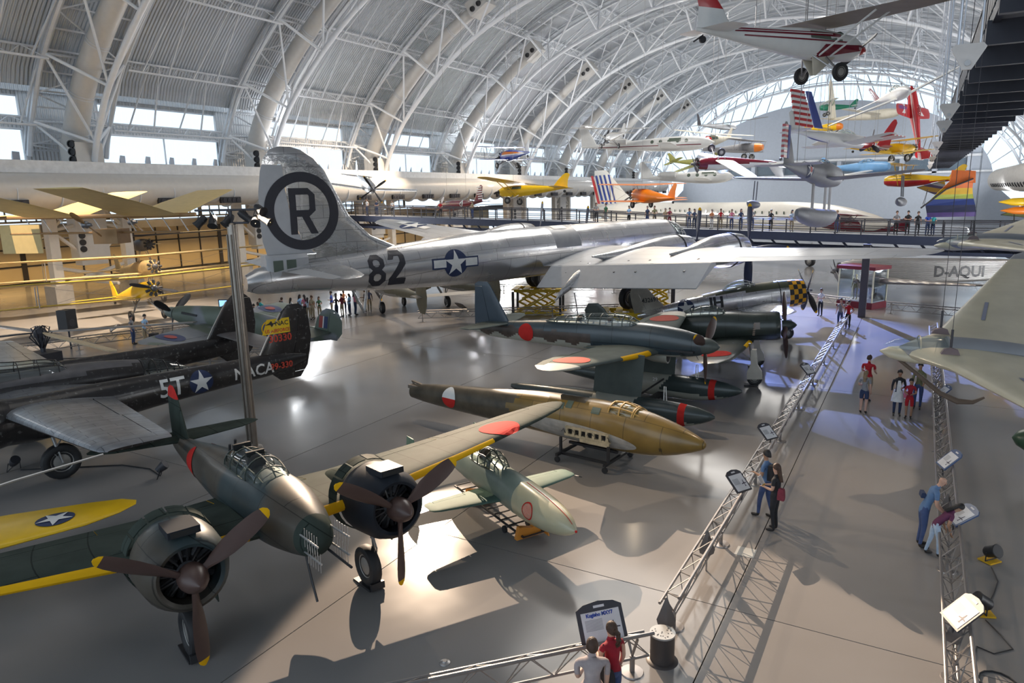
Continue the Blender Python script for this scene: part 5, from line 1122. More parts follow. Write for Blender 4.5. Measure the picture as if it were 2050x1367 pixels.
# ============================================================ railings, signs, lifts, lamps
RAIL = mat('rail_steel', (.30, .28, .27), .36, .65, var=.06)
def truss_rail(label, p0, p1, group=None, base=True, h=.62, w_=.36, posts=None, ends=False):
    p0, p1 = V((*p0, 0)), V((*p1, 0)); d = p1-p0; Ln = d.length; yaw = math.degrees(atan2(d.y, d.x))
    t = thing('railing', label, 'railing', p0, yaw)
    ch = [(w_/2, h-.02), (-w_/2, h+.18), (w_/2-.05, h-.34)]
    MB().tube([(0, ch[0][0], ch[0][1]), (Ln, ch[0][0], ch[0][1])], .03, 8).build('rail', RAIL, t); MB().tube([(0, ch[1][0], ch[1][1]), (Ln, ch[1][0], ch[1][1])], .034, 8).build('rail', RAIL, t); MB().tube([(0, -ch[2][0]*.2, ch[2][1]), (Ln, -ch[2][0]*.2, ch[2][1])], .026, 8).build('rail', RAIL, t)
    n = max(2, int(Ln/.42)); A = [(c[0], c[1]) for c in ch]; A[2] = (-ch[2][0]*.2, ch[2][1])
    cells = [(i, a_, b_) for i in range(n) for a_, b_ in ((0, 1), (1, 2), (0, 2))]
    bars = MB(); cnt = 0
    for i, a_, b_ in cells:
        x0, x1 = Ln*i/n, Ln*(i+1)/n; q0, q1 = (A[a_], A[b_]) if i % 2 else (A[b_], A[a_])
        if cnt < 96 and Ln < 80: MB().tube([(x0, *q0), (x1, *q1)], .011, 4).build('brace', RAIL, t); cnt += 1
        else: bars.tube([(x0, *q0), (x1, *q1)], .012, 4)
    if bars.v: bars.build('lattice', RAIL, t, kind='stuff')
    k = 0; sp = 3.6; m = max(1, int(Ln/sp))
    for k in range(m+1):
        x = min(Ln-.3, max(.3, Ln*k/m))
        MB().tube([(x, 0, .02), (x, 0, h-.3)], .045, 10).tube([(x, -w_/2, h+.12), (x, 0, h-.3), (x, w_/2, h-.08)], .025, 6).build('stand', RAIL, t)
        MB().lathe([(0, .2), (.02, .19), (.03, .06)], 20, (x, 0, 0), (0, 0, 1)).build('base_plate', RAIL, t)
    return t
truss_rail('long lattice truss railing along the left side of the visitor aisle', (-3.4, 11.5), (-3.3, 46.8))
truss_rail('lattice truss railing along the right side of the visitor aisle', (1.12, 8.6), (1.12, 44))
truss_rail('foreground lattice truss railing crossing below the wide information panel', (-7.6, 6.1), (-3.42, 10.42))
truss_rail('low railing beside the far left aircraft, under the yellow biplane', (-42, 17.5), (-35.5, 33.8))
truss_rail('second low railing running behind the roundel-marked fighter', (-36, 17.5), (-27, 24.5))
truss_rail('railing behind the lift jacks at mid hall', (-30, 50.5), (-17, 56))
truss_rail('railing around the glass display case', (-11, 55.5), (-3.6, 52.5)); truss_rail('railing right of the glass display case', (-1.4, 51.5), (5, 49.5)); truss_rail('railing in front of the far crowd', (-28.0, 36.5), (-17, 44))
k = thing('drum_post', 'short dark drum with a perforated light metal top at the railing corner', 'post', (-3.28, 10.75, 0))
MB().lathe([(0, .28), (.02, .26), (.03, .21), (.52, .21)], 28, (0, 0, 0), (0, 0, 1)).build('drum', mat('drum_brown', (.07, .06, .058), .45, .3), k)
MB().lathe([(.52, .22), (.55, .22)], 28, (0, 0, 0), (0, 0, 1)).build('perforated_top', mat('top_alu', (.42, .42, .41), .4, .3), k)
mb = MB()
for q in range(22): rr = .18*sqrt(rnd.random()); tt = rnd.uniform(0, 2*pi); mb.lathe([(0, .011), (.004, .011)], 8, (rr*cos(tt), rr*sin(tt), .55), (0, 0, 1))
mb.build('hole', BLACK, k, kind='stuff')
def cone(label, x, y, z=.62, s=1):
    c = thing('corner_marker', label, 'marker', (x, y, z))
    MB().loft([[(.17*s*cos(u)*r, .17*s*sin(u)*r, zz) for u in (0.4, 1.97, 3.54, 5.11)] for zz, r in ((-.22*s, .85), (-.12*s, 1), (.3*s, .12), (.32*s, .02))]).build('marker_body', mat('marker_grey', (.11, .10, .10), .45), c); MB().tube([(0, 0, -z), (0, 0, -.2*s)], .02, 6).build('stem', RAIL, c)
cone('dark pyramid marker hanging at the near end of the left aisle railing', -3.36, 11.2); cone('dark pyramid marker on the left aisle railing before the two visitors', -3.38, 14.1); cone('dark pyramid marker on the right aisle railing near the lit floor lamp', 1.1, 13.0, .62, .9); cone('dark pyramid marker on the right railing by the bald man', 1.12, 18.6, .62, .9)
SF = mat('sign_frame', (.05, .05, .06), .4); SFB = mat('sign_frame_blue', (.05, .09, .2), .4); SP_ = mat('sign_panel', (.68, .68, .70), .45); TXB = mat('sign_title_blue', (.03, .07, .35), .5); TXG = mat('sign_text_grey', (.35, .35, .37), .6)
def sign(label, loc, yaw, w_=.5, h=.62, tilt=55, title=None, frame=SF, plane=True):
    """panel standing on the railing; readable from local -x side, tilted back"""
    s = thing('information_sign', label, 'sign', loc, yaw)
    ti = RD(tilt); u = V((0, -1, 0)); v = V((cos(ti)*1, 0, sin(ti))); nn = u.cross(v).normalized()
    if nn.z < 0: nn = -nn
    P = lambda a, b, o=0: tuple(u*a+v*b+nn*o)
    poly = [(-w_/2, 0), (w_/2, 0), (w_/2, h*.86), (w_*.33, h*.97), (0, h*1.02), (-w_*.33, h*.97), (-w_/2, h*.86)]
    MB().prism(poly, (0, 0, 0), u, v, nn*-.03).build('frame', frame, s, smooth=False)
    MB().prism([(-w_*.42, h*.06), (w_*.42, h*.06), (w_*.42, h*.78), (-w_*.42, h*.78)], nn*.002, u, v, nn*.004).build('panel', SP_, s, smooth=False)
    MB().prism([(-w_*.12, h*.86), (w_*.12, h*.86), (w_*.12, h*.92), (-w_*.12, h*.92)], nn*.002, u, v, nn*.004).build('badge', SP_, s, smooth=False)
    if title: decal(s, 'sign_title', text_mesh(title, h*.12, 1, .004), lambda a, b: P(a-w_*.02, h*.70+b, .010), TXB, step=0)
    mb = MB(); mb2 = []
    for i in range(9): mb.prism([(-w_*.36, h*(.58-.03*i)), (w_*.02, h*(.58-.03*i)), (w_*.02, h*(.594-.03*i)), (-w_*.36, h*(.594-.03*i))], nn*.006, u, v, nn*.002)
    mb.build('text_block', TXG, s, smooth=False, kind='stuff')
    if plane: decal(s, 'aircraft_photo', [[(w_*(.08+a_*.3), h*(.2+b_*.3)) for a_, b_ in ((0, .45), (.4, .55), (.5, 1), (.6, 1), (.6, .55), (1, .5), (1, .4), (.62, .42), (.6, .15), (.7, 0), (.35, 0), (.5, .15), (.45, .4), (0, .35))]], lambda a, b: P(a, b, .009), mat('photo_dark', (.06, .05, .08), .5), step=0)
    MB().tube([P(0, .08, -.03), (.1, 0, -.25)], .02, 6).build('bracket', SF, s)
    return s
sign('wide arched information panel titled Nagajata WZYY-C facing the foreground couple' if False else 'wide arched information panel standing over the foreground railing by the couple', (-3.92, 9.74, .74), 137, .82, .66, 58, 'Kugisho MXY7', SF)
sign('dark framed sign on the left railing nearest the woman in black', (-3.12, 16.6, .9), 150, .5, .6, 40, None, SF); sign('dark framed sign on the left railing, second from the camera', (-3.2, 20.8, .88), 150, .5, .56, 40, None, SF); sign('small dark framed sign on the left railing, farthest of the three', (-3.2, 29.3, .88), 150, .5, .56, 40, None, SF)
sign('tilted sign with aircraft photo on the right railing above the lit floor lamp', (.98, 12.9, .8), 25, .56, .62, 45, None, SF); sign('blue framed sign on the right railing beyond the bald man', (1.0, 20.9, .75), 20, .55, .62, 45, None, SFB); sign('blue framed sign that the bald man leans over', (1.12, 17.3, .78), 20, .6, .6, 35, None, SFB); sign('blue sign at the far end of the right railing near the glider skid', (1.1, 28.7, .7), 20, .5, .5, 45, None, SFB)
sign('white angled sign on the rail below the yellow biplane', (-41.0, 23.8, .7), 60, 1.1, .6, 30, None, SF); sign('small white sign beside the dark rotor hub at left', (-36.0, 17.0, .9), 60, .8, .5, 40, None, SF); sign('dark sign on the railing near the crowd', (-25.8, 38.6, .8), 250, .9, .6, 40, None, SF, False)
# floor lamps and cables
def floorlamp(label, x, y, yaw, lit):
    l = thing('floor_lamp', label, 'spotlight', (x, y, 0), yaw)
    MB().lathe([(-.14, .09), (-.1, .12), (.08, .13), (.15, .15), (.16, .14)], 20, (0, 0, .24), (1, 0, .55)).build('lamp_housing', BLACK, l)
    MB().lathe([(0, .125), (.01, .01)], 20, V((0, 0, .24))+V((1, 0, .55)).normalized()*.15, (1, 0, .55)).build('lens', mat('lamp_lens_lit', (1, .8, .5), .3, emit=14) if lit else mat('lamp_lens_dark', (.1, .09, .08), .1), l)
    MB().tube([(0, -.16, .24), (0, -.16, .05), (0, .16, .05), (0, .16, .24)], .014, 6).build('yoke', BLACK, l)
    MB().box((-.02, 0, .025), (.3, .34, .03)).build('base_plate', YEL, l, smooth=False)
floorlamp('black floor spotlight on a yellow base, unlit side, upper one at the right', 1.95, 17.3, -40, False); floorlamp('lit black floor spotlight on a yellow base near the tilted sign', 1.66, 14.95, 200, True)
def cable(label, pts, r=.012, m_=BLACK):
    k = MB().tube(pts, r, 6).build('cable', m_); tag(k, label, 'cable')
cable('black cable running between the two floor spotlights at right', [(1.95, 17.0, .015), (2.02, 16.4, .015), (1.9, 15.8, .015), (1.75, 15.2, .015)])
cable('curved black cable on the floor below the lit spotlight', [(1.7, 14.7, .015), (1.9, 14.3, .015), (2.05, 13.9, .015), (1.75, 13.6, .015), (1.5, 13.7, .015), (1.45, 13.3, .015)])
cable('coiled black cable loop lying on the floor at the lower right', [(1.75+.28*cos(t), 12.75+.3*sin(t), .015) for t in [i*.45 for i in range(16)]]+[(1.6, 12.2, .015), (1.7, 11.6, .015), (1.75, 10.9, .015)], .016)
for i, (x, y, lb) in enumerate(((-23.6, 10.2, 'small floor light on the dark floor left of the black fighter wheel'), (-19.0, 12.0, 'black floor light on the cable behind the night fighter wing'))):
    l = thing('floor_lamp', lb, 'spotlight', (x, y, 0), 40*i)
    MB().lathe([(-.14, .1), (.08, .14), (.16, .14)], 14, (0, 0, .3), (1, 0, .8)).build('lamp_housing', DARK, l); MB().tube([(0, -.16, .3), (-.1, -.2, .0), (0, .16, .3), (-.1, .2, 0)], .015, 5).build('yoke', BLACK, l)
cable('black cable lying across the floor between black fighter and night fighter', [(-23.5, 10.3, .02), (-22.2, 11.2, .02), (-21.0, 12.0, .02), (-19.9, 12.2, .02), (-19.1, 12.0, .02)], .02)
for x, y, lb in ((-2.1, 15.2, 'square pale floor plate near the woman in black'), (-2.3, 20.1, 'square pale floor plate beyond the first sign')):
    o = MB().box((0, 0, .003), (.42, .42, .008)).build('floor_plate', mat('floor_plate', (.36, .37, .36), .4), smooth=False); o.location = (x-.7, y+.1, 0); tag(o, lb, 'plate')
for x, y, lb in ((-6.6, 8.9, 'small round floor socket in the sunlit patch'), (-3.6, 15.6, 'small round floor socket by the left railing')):
    o = MB().lathe([(0, .1), (.015, .095), (.03, .05), (.05, .04)], 16, (0, 0, 0), (0, 0, 1)).build('floor_socket', GREYM); o.location = (x, y, 0); tag(o, lb, 'socket')
# lamp pole behind the night fighter
lp = thing('lighting_pole', 'tall slim metal pole topped with a bar of black stage lights, behind the night fighter', 'pole', (-18.55, 15.0, 0))
MB().lathe([(0, .3), (.04, .28), (.05, .15), (7.3, .15), (7.35, .1)], 24, (0, 0, 0), (0, 0, 1)).build('pole', mat('pole_metal', (.32, .28, .24), .3, .75, var=.15, scale=3), lp)
MB().box((.08, -.13, 3.6), (.05, .05, 6.8)).box((-.09, -.13, 3.6), (.05, .05, 6.8)).build('cable_channel', mat('channel_metal', (.22, .19, .16), .4, .6), lp, smooth=False)
bd = V((.9, .42, 0)); 
for z in (7.35, 7.75): MB().tube([-bd*1.15+V((0, 0, z)), bd*1.15+V((0, 0, z))] if z > 7.5 else [-bd*.3+V((0, 0, z)), bd*.55+V((0, 0, z))], .035, 8).build('crossbar', DARK, lp)
MB().tube([(0, 0, 7.3), (0, 0, 7.75)], .05, 8).build('mast', DARK, lp)
for i, (t, dz, aim) in enumerate(((-1.0, -.35, (-.5, -.6, -.7)), (-.6, -.33, (.4, -.5, -.8)), (-.1, -.32, (-.1, -.7, -.7)), (.45, -.2, (.3, .5, -.5)), (.8, -.33, (.5, -.6, -.4)), (1.1, -.3, (.8, .2, -.5)), (.95, .0, (.7, -.1, -.3)))):
    c = bd*t+V((0, 0, 7.75+dz)); aim = V(aim).normalized()
    f = MB().lathe([(-.22, .08), (-.12, .12), (.12, .12), (.2, .15), (.2, .13)], 16, c, aim).build('stage_light', BLACK, lp)
    MB().tube([c+V((0, 0, -dz)), c+V((.14, 0, .05)), c+V((.14, 0, 0))], .015, 5).tube([c+V((0, 0, -dz)), c+V((-.14, 0, .05)), c+V((-.14, 0, 0))], .015, 5).build('yoke', BLACK, f)
    MB().lathe([(0, .12), (.01, .01)], 14, c+aim*.19, aim).build('lens', mat('lens_lit_warm', (1, .75, .4), .3, emit=18) if i in (0, 4, 5) else mat('lamp_lens_dark', (.1, .09, .08), .1), f)
# scissor lifts
YL = mat('lift_yellow', (.75, .50, .01), .42, var=.08)
def lift(label, x, y, yaw, h, L=3.2, W=1.5):
    t = thing('scissor_lift', label, 'lift', (x, y, 0), yaw)
    for z, n_ in ((.12, 'base_frame'), (h-.12, 'platform')):
        m = MB()
        for s in (-W/2, W/2): m.box((0, s, z), (L, .14, .18))
        for s in (-L/2, L/2, 0): m.box((s, 0, z), (.14, W, .14))
        m.build(n_, YL, t, smooth=False)
    n = max(1, round((h-.3)/.9))
    for s in (-W/2+.15, W/2-.15):
        for k in range(n):
            z0, z1 = .2+(h-.4)*k/n, .2+(h-.4)*(k+1)/n
            for half in ((-L*.42, L*.02), (-L*.02, L*.42)):
                MB().tube([(half[0], s, z0), (half[1], s, z1)], .12, 4, sq=.7).build('scissor_arm', YL, t); MB().tube([(half[1], s+.1, z0), (half[0], s+.1, z1)], .12, 4, sq=.7).build('scissor_arm', YL, t)
    for sx in (-1, 1):
        for sy in (-1, 1):
            MB().box((sx*(L/2+.12), sy*(W/2+.05), h*.45), (.16, .16, h*.9)).build('jack_post', BLACK, t, smooth=False); MB().box((sx*(L/2+.1), sy*(W/2+.05), .02), (.5, .4, .04)).build('foot', YL, t, smooth=False)
    mb = MB()
    for k in range(5): mb.box((-L/2+L*k/4., 0, h-.02), (.4, W+.3, .05))
    mb.build('deck_plate', YL, t, smooth=False)
    return t
bpy.context.view_layer.update()
def gl(p): q = B29.matrix_world @ V(p); return q
q = gl((-10.0, -4.9*.87, -.5)); lift('low yellow scissor lift under the right main wheels of the bomber', q.x, q.y, 20, q.z, 3.2, 1.9)
q = gl((-10.0, 4.9*.87, .0)); lift('tall yellow scissor lift under the left main wheels, left of the low one', q.x, q.y, 20, q.z, 3.0, 1.9)
q = gl((-3.2, 0, -.05)); lift('yellow scissor lift under the bomber nose wheel, right of the low one', q.x, q.y, 20, q.z, 2.9, 1.9)
# display case with a flight suit
c = thing('display_case', 'tall glass display case with dark red cap holding an olive flight suit', 'display case', (-3.05, 54.0, 0), -25)
CR_ = mat('case_red', (.16, .015, .03), .4)
MB().box((0, 0, .22), (2.5, 1.9, .44)).build('plinth', CR_, c, smooth=False); MB().box((0, 0, 2.75), (2.7, 2.1, .22)).build('cap', CR_, c, smooth=False)
for x in (-1.2, 1.2):
    for y in (-.9, .9): MB().box((x, y, 1.55), (.08, .08, 2.2)).build('corner_post', mat('case_cream', (.75, .72, .55), .4), c, smooth=False)
for y in (-.9, .9): MB().box((0, y, 1.55), (2.35, .02, 2.2)).build('pane', GLASS, c, smooth=False)
for x in (-1.2, 1.2): MB().box((x, 0, 1.55), (.02, 1.75, 2.2)).build('pane', GLASS, c, smooth=False)
MB().box((0, 0, .47), (2.3, 1.7, .06)).build('gravel_floor', STARW, c, smooth=False); MB().box((.55, .2, 1.4), (.9, .9, .1)).build('shelf', STARW, c, smooth=False)
s_ = thing('flight_suit', 'olive flight suit on a mannequin inside the glass display case', 'suit', (-3.45, 53.9, .5), -110)
o = bpy.data.objects.new('suit_body', body('b', (ARM['down'], ARM['down']), 0, 0, 2.2, 2.2, 1.15, False)); C.objects.link(o); o.parent = s_
for i in range(4): o.material_slots[i].link = 'OBJECT'; o.material_slots[i].material = mat('suit_olive', (.22, .19, .06), .8)
for x, z in ((-2.75, 1.6), (-2.45, 1.52)):
    h_ = MB().ball((0, 0, 0), (.14, .11, .13), 12).build('leather_helmet', mat('helmet_brown', (.05, .03, .02), .5)); h_.location = (x, 54.0, z); tag(h_, 'brown leather helmet on the shelf of the display case, %s one' % ('left' if x < -2.6 else 'right'), 'helmet')
lamp('case_light', 'POINT', (-3.05, 53.9, 2.5), (0, 0, 0), 60, (1, .95, .8), .3)
# television, speaker, stroller, beige board
tv = thing('television', 'flat television showing a blue and white aircraft picture on a thin stand', 'television', (-35.8, 28.3, 0), -65)
MB().box((0, 0, 1.75), (.08, 1.5, .95)).build('frame', BLACK, tv, smooth=False); MB().box((.05, 0, 1.77), (.01, 1.36, .8)).build('screen', mat('screen_blue', (.25, .5, .9), .3, var=.5, scale=2, emit=1.6), tv, smooth=False)
decal(tv, 'aircraft_silhouette', [[(-.1, .1), (.3, .25), (.35, .4), (.42, .3), (.55, .32), (.4, .15), (.1, -.02), (-.2, -.05)]], lambda u, v: (.062, u, 1.7+v*.6), BLACK, step=0)
MB().box((0, 0, .65), (.08, .08, 1.3)).box((0, 0, .03), (.6, .6, .05)).build('stand', GREYM, tv, smooth=False)
sk = thing('loudspeaker', 'black box loudspeaker hanging below the yellow biplane wing', 'speaker', (-41.2, 21.6, 0), 20)
MB().box((0, 0, 1.7), (.6, .75, 1.1)).build('cabinet', BLACK, sk, smooth=False); MB().lathe([(0, .22), (.02, .2)], 16, (.3, 0, 1.5), (1, 0, 0)).build('cone', DARK, sk); MB().tube([(0, 0, 0), (0, 0, 1.2)], .05, 6).build('stand', DARK, sk)
sr = thing('stroller', 'dark folding stroller pushed by the man in pale blue', 'stroller', (-37.9, 24.5, 0), 20)
MB().tube([(-.5, -.2, .95), (.35, -.2, .12)], .015, 5).tube([(-.5, .2, .95), (.35, .2, .12)], .015, 5).build('frame', DARK, sr); MB().box((.0, 0, .5), (.4, .36, .3)).build('seat', CL['black'], sr)
for y in (-.2, .2):
    for x in (-.25, .35): MB().lathe([(-.02, .09), (.02, .09)], 10, (x, y, .09), (0, 1, 0)).build('wheel', BLACK, sr)
bo = thing('display_board', 'plain pale display board standing behind the flying-wing glider', 'board', (6.6, 39, 0), 10)
MB().box((0, 0, 1.9), (3.2, .08, 2.3)).build('panel', mat('board_pale', (.5, .46, .40), .6), bo, smooth=False)
for x in (-1.6, 1.6): MB().box((x, 0, 1.5), (.08, .1, 3.0)).build('post', DARK, bo, smooth=False)
# ============================================================ hanging and distant aircraft
def plane(name, label, loc, yaw, pitch=0, roll=0, L=7, S=10, w=.42, h=.55, body=None, wing='low', wz=None, chord=1.5, wingm=None, under=None, tip=None, finm=None, fh=None, tailm=None, prop=None, gear=None, gz=-1.3, cab=True, engine_=None, jet=False, strut=False, sweep=.2, sc=1, cat='airplane', windows=0, nose=None, noseblunt=True, tcol=None, cowl=None, extra=None):
    a = thing(name, label, cat, loc, yaw, pitch, roll, scale=sc)
    N, T = .3*L, -.7*L
    b0 = body
    tab = [(T, .12*h, .03, .06), (T*.8, .1*h, w*.28, h*.3), (T*.45, .02, w*.65, h*.65), (0, 0, w, h, 2.3), (N*.6, 0, w*.95, h*.9, 2.2), (N*.97, 0, w*.8 if noseblunt else w*.35, h*.75 if noseblunt else h*.35), (N, 0, (w*.6 if noseblunt else .02), (h*.55 if noseblunt else .02))]
    F = Fus(tab); mats = [b0, tcol or b0, cowl or b0]
    F.build('fuselage', mats, a, fn=lambda i, j, c: 2 if c[0] > N*.62 and cowl else (1 if tcol and c[2] < -.08*h else 0), nx=22, n=18)
    wm = [wingm or b0, under or wingm or b0, tip or wingm or b0]
    zs = [wz if wz is not None else {'low': -.6*h, 'high': .95*h, 'mid': 0, 'bi': -.75*h}[wing]]
    if wing == 'bi': zs = [-.75*h, h*1.5]
    for z in zs:
        d = .06*S/2 if wing != 'high' else .02*S/2
        if wing == 'bi': d = .01*S
        xl = .3 if z < h else .7
        rows = [(0, xl+chord*.3, z, chord, .13), (S*.32, xl+chord*.3-sweep*.7, z+d*.64, chord*.85, .12), (S*.47, xl+chord*.25-sweep, z+d*.94, chord*.7, .1), (S*.492, xl+chord*.1-sweep, z+d*.98, chord*.45, .09), (S*.5, xl-chord*.1-sweep, z+d, chord*.12, .08)]
        for sd in (1, -1): Wing(rows, sd).build('wing', wm, a, fn=lambda i, j, c, rows=rows: 2 if tip and abs(c[1]) > S*.46 else (0 if c[2] > lerp(rows, abs(c[1]))[1] else 1))
    if wing == 'bi':
        for sd in (1, -1):
            for x_ in (.25, .9): MB().tube([(x_, sd*S*.34, zs[0]+.05), (x_+.35, sd*S*.34, zs[1])], .035, 5).build('interplane_strut', GREYM, a)
            MB().tube([(.3, sd*S*.34, zs[0]), (.8, sd*.3, zs[1])], .012, 4).tube([(.3, sd*.3, zs[0]), (.8, sd*S*.34, zs[1])], .012, 4).build('bracing_wire', GREYM, a)
            MB().tube([(.7, sd*w*.6, h*.5), (.9, sd*w*.9, zs[1])], .03, 5).build('cabane_strut', GREYM, a)
    if strut:
        for sd in (1, -1):
            for x_ in (.1, .9): MB().tube([(x_*.6+.1, sd*w*.8, -.7*h), (x_*.7, sd*S*.27, zs[0]+.02)], .035, 5).build('wing_strut', b0, a)
    fh = fh or h*2.2; fm = finm or b0
    Wing([(.1*h, T+1.3*chord*.75, 0, chord*.95, .08), (fh*.55, T+chord*.62, 0, chord*.62, .09), (fh*.9, T+chord*.3, 0, chord*.42, .08), (fh, T+chord*.15, 0, chord*.15, .07)], 1, True).build('fin', [fm] if not isinstance(fm, list) else fm, a, fn=(lambda i, j, c: 0 if c[2] < fh*.45 else 1) if isinstance(fm, list) else 0)
    tr = [(0, T+chord*.8, .2*h, chord*.7, .09), (S*.14, T+chord*.68, .2*h, chord*.55, .09), (S*.16, T+chord*.5, .2*h, chord*.25, .08)]
    if jet: tr = [(r_[0], r_[1], fh*.97, r_[3], r_[4]) for r_ in tr]
    for sd in (1, -1): Wing(tr, sd).build('tailplane', tailm or wingm or b0, a)
    if cab == 'glass': canopy(a, [(-.9, h*.75, w*.3, .02), (-.5, h*.75, w*.6, .25), (.2, h*.75, w*.6, .3), (.7, h*.7, w*.4, .02)], [-.4, .1, .4], CGLASS, b0 if not isinstance(b0, list) else b0[0], bar=.02)
    elif cab: 
        for sd in (1, -1): decal(a, 'side_window', poly_rect(1.4, .38*h*1.2), lambda u, v, sd=sd: F.side(.35+u, h*.52+v, sd, .012), mat('window_dark', (.12, .15, .12), .1), step=.3)
        decal(a, 'windshield', poly_rect(.3, w*1.2), lambda u, v: (1.15+u, v, h*.93-(.0 if u < 0 else .12)), mat('window_dark', (.12, .15, .12), .1), step=0)
    for k in range(windows):
        for sd in (1, -1): decal(a, 'cabin_window', poly_disc(.2), lambda u, v, k=k, sd=sd: F.side(N*.35-1.0*k+u, h*.35+v, sd, .015), mat('window_dark', (.12, .15, .12), .1), step=0)
    if jet:
        for sd in (1, -1): MB().lathe([(-1.1, .2), (-.6, .34), (.4, .38), (.9, .34)], 16, (T*.55, sd*(w+.42), h*.5)).build('jet_engine', b0, a)
    if prop:
        n_, R, ang, pm, tm, sp = prop
        propeller(a, (N+.08, 0, 0), R, n_, ang, pm, tm, sp, .2, .35, .13)
    if engine_: engine(a, (N-.02, 0, 0), h*.95, 9); 
    if gear:
        r_ = gear
        for sd in (1, -1):
            g = MB().tube([(.5, sd*w*.6, -h*.7), (.6, sd*1.0, gz+r_)], .045, 6).tube([(-.1, sd*w*.6, -h*.7), (.55, sd*.98, gz+r_)], .03, 5).build('landing_gear', GREYM if gear != 2 else b0, a); wheel(g, (.6, sd*1.05, gz+r_), r_, r_*.5)
        MB().lathe([(-.05, .12), (.05, .12)], 10, (T+.3, 0, -.25), (0, 1, 0)).build('tail_wheel', BLACK, a)
    if extra: extra(a, F, N, T)
    if loc[2] > 5:
        Mi = a.matrix_world.inverted()
        for x_ in (N*.3, T*.5):
            p = a.matrix_world @ V((x_, 0, 0)); MB().tube([Mi @ p, Mi @ V((p.x, p.y, 30.5))], .012/sc, 4).build('suspension_cable', GREYM, a)
    return a
def wires(a_label, pts, r=.02):
    for i, (p, q) in enumerate(pts):
        o = MB().tube([p, q], r, 5).build('suspension_cable', GREYM); tag(o, '%s, cable %s' % (a_label, ['at front', 'at rear', 'third', 'fourth'][i]), 'cable')
WH = mat('aircraft_white', (.72, .72, .70), .35, var=.04, coat=.3); CRM = mat('aircraft_cream', (.62, .58, .48), .45, var=.05); RD_ = mat('aircraft_red', (.45, .015, .02), .3, var=.05, coat=.5); MRN = mat('aircraft_maroon', (.17, .01, .025), .2, var=.08, coat=.6); YLW = mat('aircraft_yellow', (.82, .50, .01), .35, var=.05, coat=.3)
ORG = mat('aircraft_orange', (.75, .20, .01), .35, var=.05, coat=.3); BLU = mat('aircraft_blue', (.02, .06, .38), .3, coat=.4); GRY = mat('aircraft_grey', (.20, .205, .22), .45, var=.08); SLV = MATS['polished_aluminium']; SLG = mat('aircraft_silver', (.45, .46, .48), .35, .5); OLV = mat('aircraft_olive_yellow', (.35, .34, .08), .45); FAB = mat('underside_fabric', (.30, .26, .22), .6, var=.06)
def side_bar(a, F, pts, m_, n_='stripe', sides=(1, -1), off=.012):
    for sd in sides: decal(a, n_, [pts], lambda u, v, sd=sd: F.side(u, v, sd, off), m_, step=.3)
def cub_x(a, F, N, T):
    side_bar(a, F, [(T*.7, .12), (1.0, .3), (1.0, .42), (T*.68, .26)], MRN, 'cheatline'); side_bar(a, F, [(T*.66, .18), (.6, .345), (.6, .375), (T*.65, .2)], WH, 'cheatline', off=.022)
    side_bar(a, F, [(-.1, -.5), (1.9, -.1), (N, -.05), (N, .12), (1.2, .05), (.3, -.0)], MRN, 'nose_flash'); side_bar(a, F, [(-3, .0), (1.3, .12), (1.3, .17), (-3, .05)], MRN, 'pinstripe')
    MB().tube([(T+.3, 0, -.1), (T-.05, 0, -.35)], .03, 5).build('tail_spring', DARK, a)
    for sd in (1, -1): MB().prism([(-.1, -.4), (.9, -.4), (.35, -1.05), (.25, -1.05)], (0, sd*.45, 0), (1, 0, 0), (0, sd*.35, 1), (0, .04, 0)).build('gear_fairing', CRM, a)
plane('high_wing_airplane', 'white high-wing light airplane with maroon and red stripes hanging at top right', (-4.01, 29.57, 13.23), 46.8, -3, 4.6, 6.9, 10.7, .42, .55, WH, 'high', wz=.75, chord=1.6, wingm=WH, under=FAB, tip=RD_, finm=[WH, RD_], fh=1.45, prop=(2, .95, 60, DARK, None, RD_), gear=.32, gz=-1.3, strut=True, sweep=0, extra=cub_x, cowl=WH)
def star_side(a, F, N, T):
    for sd in (1, -1):
        decal(a, 'insignia_disc', poly_disc(.45), lambda u, v: F.side(T*.5+u, .05+v, sd, .015), NAVY, step=.2); decal(a, 'insignia_star', poly_star(.45), lambda u, v: F.side(T*.5+u, .05+v, sd, .03), STARW, step=.2); decal(a, 'insignia_dot', poly_disc(.15), lambda u, v: F.side(T*.5+u, .05+v, sd, .04), RD_, step=0)
    f = Fus([(-4.4, -2.35, .1, .2), (-3.5, -2.45, .4, .42), (-1, -2.6, .52, .55), (1.6, -2.55, .5, .5), (2.8, -2.35, .3, .3), (3.3, -2.25, .05, .08)]).build('main_float', GRY, a, nx=22)
    for x in (-1.6, .9, 1.9): MB().loft([[(x+dx, dy, z) for dx, dy in ((.3, 0), (0, .06), (-.3, 0), (0, -.06))] for z in (-2.2, -.5)]).build('float_strut', GRY, a)
    for sd in (1, -1):
        Fus([(-.6, -1.6, .04, .05), (0, -1.7, .22, .25), (1.2, -1.7, .2, .2), (1.6, -1.65, .03, .03)], sd*4.3).build('wing_float', GRY, a, nx=8, n=12); MB().tube([(.4, sd*4.3, -1.4), (.4, sd*4.25, -.2)], .04, 5).tube([(.9, sd*4.3, -1.4), (.9, sd*4.25, -.2)], .04, 5).build('wing_float_strut', GRY, a)
    engine(a, (N+.02, 0, 0), .5)
K_ = plane('scout_floatplane', 'grey naval floatplane with star and a single large central float, hanging at right', (-5.34, 47.44, 8.88), 80.7, -2.8, -.6, 10.2, 11, .62, .75, GRY, 'mid', wz=-.3, chord=1.9, finm=None, fh=2.3, tailm=SLG, wingm=GRY, cab='glass', extra=star_side)
